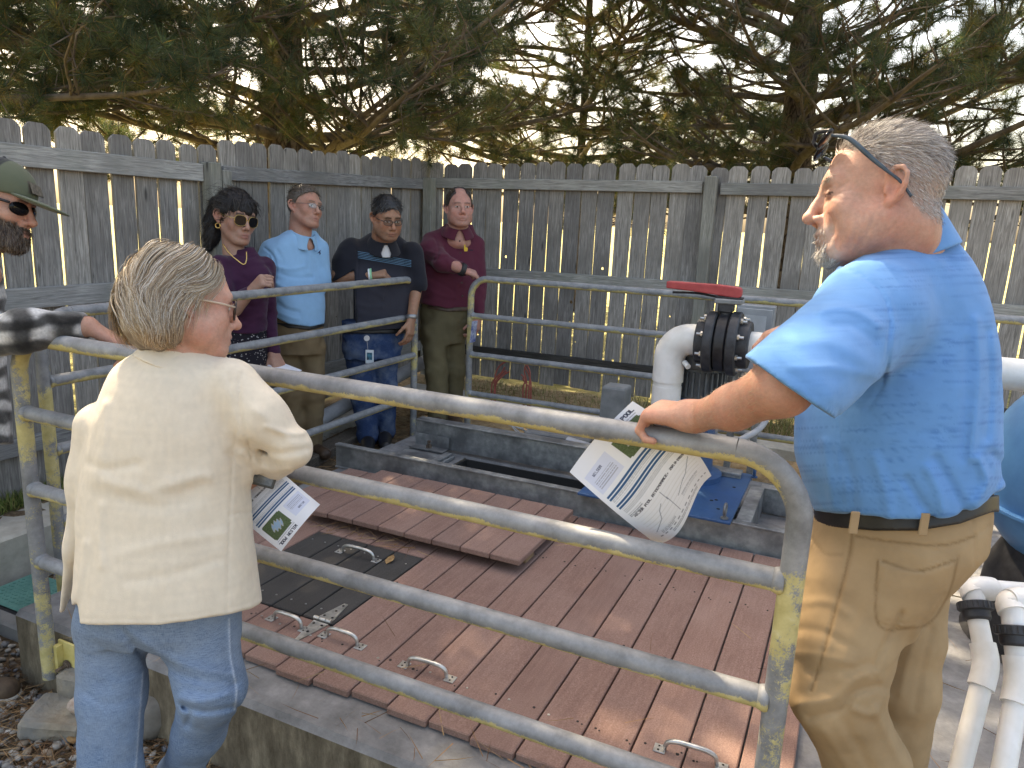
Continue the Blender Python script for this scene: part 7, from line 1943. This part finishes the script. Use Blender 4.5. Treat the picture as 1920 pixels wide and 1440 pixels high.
def pine(label, base, seed, H=11.0, r0=.24, spread=4.3, z_lo=1.7, levels=24, per=3, aim=None, dens=1.0, shade_z=5.2, needle_len=.15):
    q = np.random.default_rng(seed); base = np.asarray(base, float)
    t_ = thing('pine_tree', label, 'tree', base)
    zt = np.linspace(0, 1, 26); cx = .16 * np.sin(zt * 5 + seed) * zt; cy = .14 * np.cos(zt * 4 + seed) * zt
    tp = np.stack([base[0] + cx, base[1] + cy, base[2] + zt * H], 1)
    mb = MB(); mb.tube(tp, r0 * (1 - zt * .93) + .01 + .05 * np.exp(-zt * 22), 18, ref=[1, 0, 0]); mb.make('trunk', BARK, t_, smooth=True)
    limbs = []; M = 16
    for l in range(levels):
        z = z_lo + (H - .6 - z_lo) * (l / (levels - 1)) ** 1.15
        f = z / H; L0 = spread * (1 - f) ** .62 * (.82 + .18 * min(1, z / 3))
        for k in range(per + (1 if f < .45 else 0)):
            az = 2 * np.pi * (k / (per + .5)) + l * 2.4 + q.uniform(-.4, .4)
            L = max(.4, L0 * q.uniform(.7, 1.12)); el = q.uniform(-.04, .16) + .55 * f
            p = np.zeros((M, 3)); p[0] = [np.interp(z, tp[:, 2] - base[2], tp[:, 0]), np.interp(z, tp[:, 2] - base[2], tp[:, 1]), base[2] + z]
            dv = np.array([math.cos(az) * math.cos(el), math.sin(az) * math.cos(el), math.sin(el)]); bend = q.normal(0, .05, 3); bend[2] = q.uniform(-.02, .035)
            for j in range(1, M):
                dv = dv + bend * .5 + q.normal(0, .07, 3) * [1, 1, .7] + np.array([0, 0, -.018 if j < M * .45 else .045]); dv /= np.linalg.norm(dv); p[j] = p[j - 1] + dv * L / (M - 1)
            limbs.append((p, .055 * (1 - f) ** .8 * q.uniform(.7, 1.15) + .012, L))
    for p, r, L in limbs:
        mb = MB(); mb.tube(p, r * (1 - np.linspace(0, 1, M) ** 1.1 * .88), 7); mb.make('limb', TWIG, t_, smooth=True)
    # secondary branches, twigs, tufts
    sec = []; 
    for p, r, L in limbs:
        ns = int(5 + L * 4.6 * dens)
        ts = np.sort(q.uniform(.16, .97, ns))
        for i, t in enumerate(ts):
            x = t * (M - 1); j = int(x); u = x - j; o = p[j] * (1 - u) + p[min(j + 1, M - 1)] * u; d0 = nrm(p[min(j + 1, M - 1)] - p[max(j - 1, 0)])
            sd = nrm(np.cross(d0, [0, 0, 1])) * (1 if i % 2 else -1)
            d = nrm(d0 * q.uniform(.35, .9) + sd * q.uniform(.5, 1.0) + np.array([0, 0, q.uniform(-.25, .45)]))
            sec.append((o, d, (.30 + .34 * L * (1 - t) ** .8) * q.uniform(.6, 1.15), max(.006, r * (1 - t) * .55)))
    so = np.array([s[0] for s in sec]); sd = np.array([s[1] for s in sec]); sl = np.array([s[2] for s in sec]); sr = np.array([s[3] for s in sec]); ns = len(so)
    m2 = 7; sp = np.zeros((ns, m2, 3)); sp[:, 0] = so; d = sd.copy(); dirs = np.zeros((ns, m2, 3)); dirs[:, 0] = d
    for j in range(1, m2):
        d = d + q.normal(0, .12, (ns, 3)) + np.array([0, 0, .05]); d /= np.linalg.norm(d, axis=1, keepdims=True); sp[:, j] = sp[:, j - 1] + d * (sl / (m2 - 1))[:, None]; dirs[:, j] = d
    V1, F1 = batch_tubes(sp, sr[:, None] * np.linspace(1, .45, m2)[None] + .0015, 5)
    # tertiary twigs
    cnt = np.clip((2 + sl * 5.0 * dens).astype(int), 2, 9); id_ = np.repeat(np.arange(ns), cnt); nt = len(id_)
    tt = q.uniform(.25, 1.0, nt); x = tt * (m2 - 1); j = np.minimum(x.astype(int), m2 - 2); u = (x - j)[:, None]
    to = sp[id_, j] * (1 - u) + sp[id_, j + 1] * u; td = dirs[id_, j] * .6 + q.normal(0, .55, (nt, 3)) + np.array([0, 0, .18]); td /= np.linalg.norm(td, axis=1, keepdims=True)
    tl = q.uniform(.10, .34, nt); m3 = 4; tpth = np.zeros((nt, m3, 3)); tpth[:, 0] = to; d = td.copy()
    for jj in range(1, m3):
        d = d + q.normal(0, .14, (nt, 3)) + np.array([0, 0, .10]); d /= np.linalg.norm(d, axis=1, keepdims=True); tpth[:, jj] = tpth[:, jj - 1] + d * (tl / (m3 - 1))[:, None]
    V2, F2 = batch_tubes(tpth, np.full((nt, m3), .0042) * np.linspace(1.2, .7, m3)[None], 4)
    # dead inner twiglets
    nd = int(ns * 2.2); ii = q.integers(0, ns, nd); jj = q.integers(0, m2 - 1, nd); do = sp[ii, jj]; dd = q.normal(0, 1, (nd, 3)); dd[:, 2] -= .25; dd /= np.linalg.norm(dd, axis=1, keepdims=True)
    dp = np.zeros((nd, 4, 3)); dp[:, 0] = do; dl = q.uniform(.08, .38, nd)
    for k in range(1, 4):
        dd = dd + q.normal(0, .3, (nd, 3)); dd /= np.linalg.norm(dd, axis=1, keepdims=True); dp[:, k] = dp[:, k - 1] + dd * (dl / 3)[:, None]
    V3, F3 = batch_tubes(dp, np.full((nd, 4), .0032) * np.linspace(1.3, .6, 4)[None], 3)
    F3q = F3
    mesh_obj('twigs', np.concatenate([V1, V2, V3]), np.concatenate([F1, F2 + len(V1), F3q + len(V1) + len(V2)]), TWIG, t_, kind='stuff')
    # needle tufts: at twig tips, part way down, and at branch ends
    trunk_d = np.linalg.norm(to[:, :2] - base[:2], axis=1); live = q.random(nt) < np.clip(trunk_d / 1.7 - .25, .12, 1)
    tc = [tpth[live, -1], tpth[live, 2], sp[:, -1]]; tdv = [d[live], d[live], dirs[:, -1]]
    hm = q.random(live.sum()) < .55; tc[1] = tc[1][hm]; tdv[1] = tdv[1][hm]
    C_ = np.concatenate(tc); D_ = np.concatenate(tdv); young = np.concatenate([np.ones(len(tc[0])), np.zeros(len(tc[1])), np.ones(len(tc[2]))])
    hi_ = C_[:, 2] > shade_z
    out = []
    for sel, cnt_, wd in ((~hi_, int(66), .0040), (hi_, 26, .036)):  # tufts above the view get oversized needles, added to block the sun
        Cs, Ds, ys = C_[sel], D_[sel], young[sel]; nf = len(Cs); N = nf * cnt_
        if nf == 0: continue
        ci = np.repeat(np.arange(nf), cnt_); ax = Ds[ci]
        e1 = np.cross(ax, np.where(np.abs(ax[:, 2:]) < .9, [[0, 0, 1.]], [[1., 0, 0]])); e1 /= np.linalg.norm(e1, axis=1, keepdims=True); e2 = np.cross(ax, e1)
        th = q.uniform(0, 2 * np.pi, N); ph = np.arccos(1 - q.random(N) * q.uniform(.75, 1.15, nf)[ci]); back = q.uniform(0, .075, N)
        nd_ = ax * np.cos(ph)[:, None] + (e1 * np.cos(th)[:, None] + e2 * np.sin(th)[:, None]) * np.sin(ph)[:, None]; nd_[:, 2] -= .12; nd_ /= np.linalg.norm(nd_, axis=1, keepdims=True)
        o = Cs[ci] - ax * back[:, None]; ln = needle_len * q.uniform(.7, 1.15, N) * (1.15 if wd > .01 else 1)
        sv = np.cross(nd_, q.normal(0, 1, (N, 3))); sv /= np.maximum(np.linalg.norm(sv, axis=1, keepdims=True), 1e-6)
        V = np.stack([o - sv * wd * .5, o + sv * wd * .5, o + nd_ * ln[:, None]], 1)
        pal_ = np.array([(.048, .078, .046), (.066, .098, .052), (.040, .066, .042), (.092, .115, .054)]); old = np.array([(.13, .115, .04), (.18, .14, .06), (.10, .10, .04)])
        cl = pal_[q.integers(0, 4, nf)] * q.uniform(.75, 1.25, (nf, 1)); ol = (q.random(nf) < np.where(ys > 0, .06, .28)); cl[ol] = old[q.integers(0, 3, ol.sum())]
        cn = cl[ci] * q.uniform(.75, 1.25, (N, 1)); yl = q.random(N) < .07; cn[yl] = (.22, .16, .06)
        out.append((V.reshape(-1, 3), np.repeat(cn, 3, 0)))
    V = np.concatenate([o[0] for o in out]); cc = np.concatenate([o[1] for o in out])
    mesh_obj('crown', V, np.arange(len(V)).reshape(-1, 3), NEEDLE, t_, cols=cc, kind='stuff')
    return len(V) // 3
g1 = at(540, 250, 8.3); g2 = at(1490, 280, 9.2); g4 = at(1085, 280, 12.2)
NT1 = pine('large pine tree behind the left fence corner with a thick bare trunk', (g1[0], g1[1], -.02), 3, H=13.5, r0=.26, spread=5.3, levels=27, dens=.86)
NT2 = pine('large pine tree behind the back fence on the right', (g2[0], g2[1], -.02), 8, H=11.0, r0=.24, spread=5.2, levels=26, dens=.82)
NT3 = pine('pine tree whose boughs hang over the left fence at the top left', (-7.6, 3.2, -.02), 14, H=11.0, r0=.25, spread=4.8, z_lo=2.1)
NT4 = pine('more distant pine tree standing between the two large ones', (g4[0], g4[1], -.02), 19, H=11.0, r0=.075, spread=4.8, z_lo=1.9, levels=20, dens=.75)
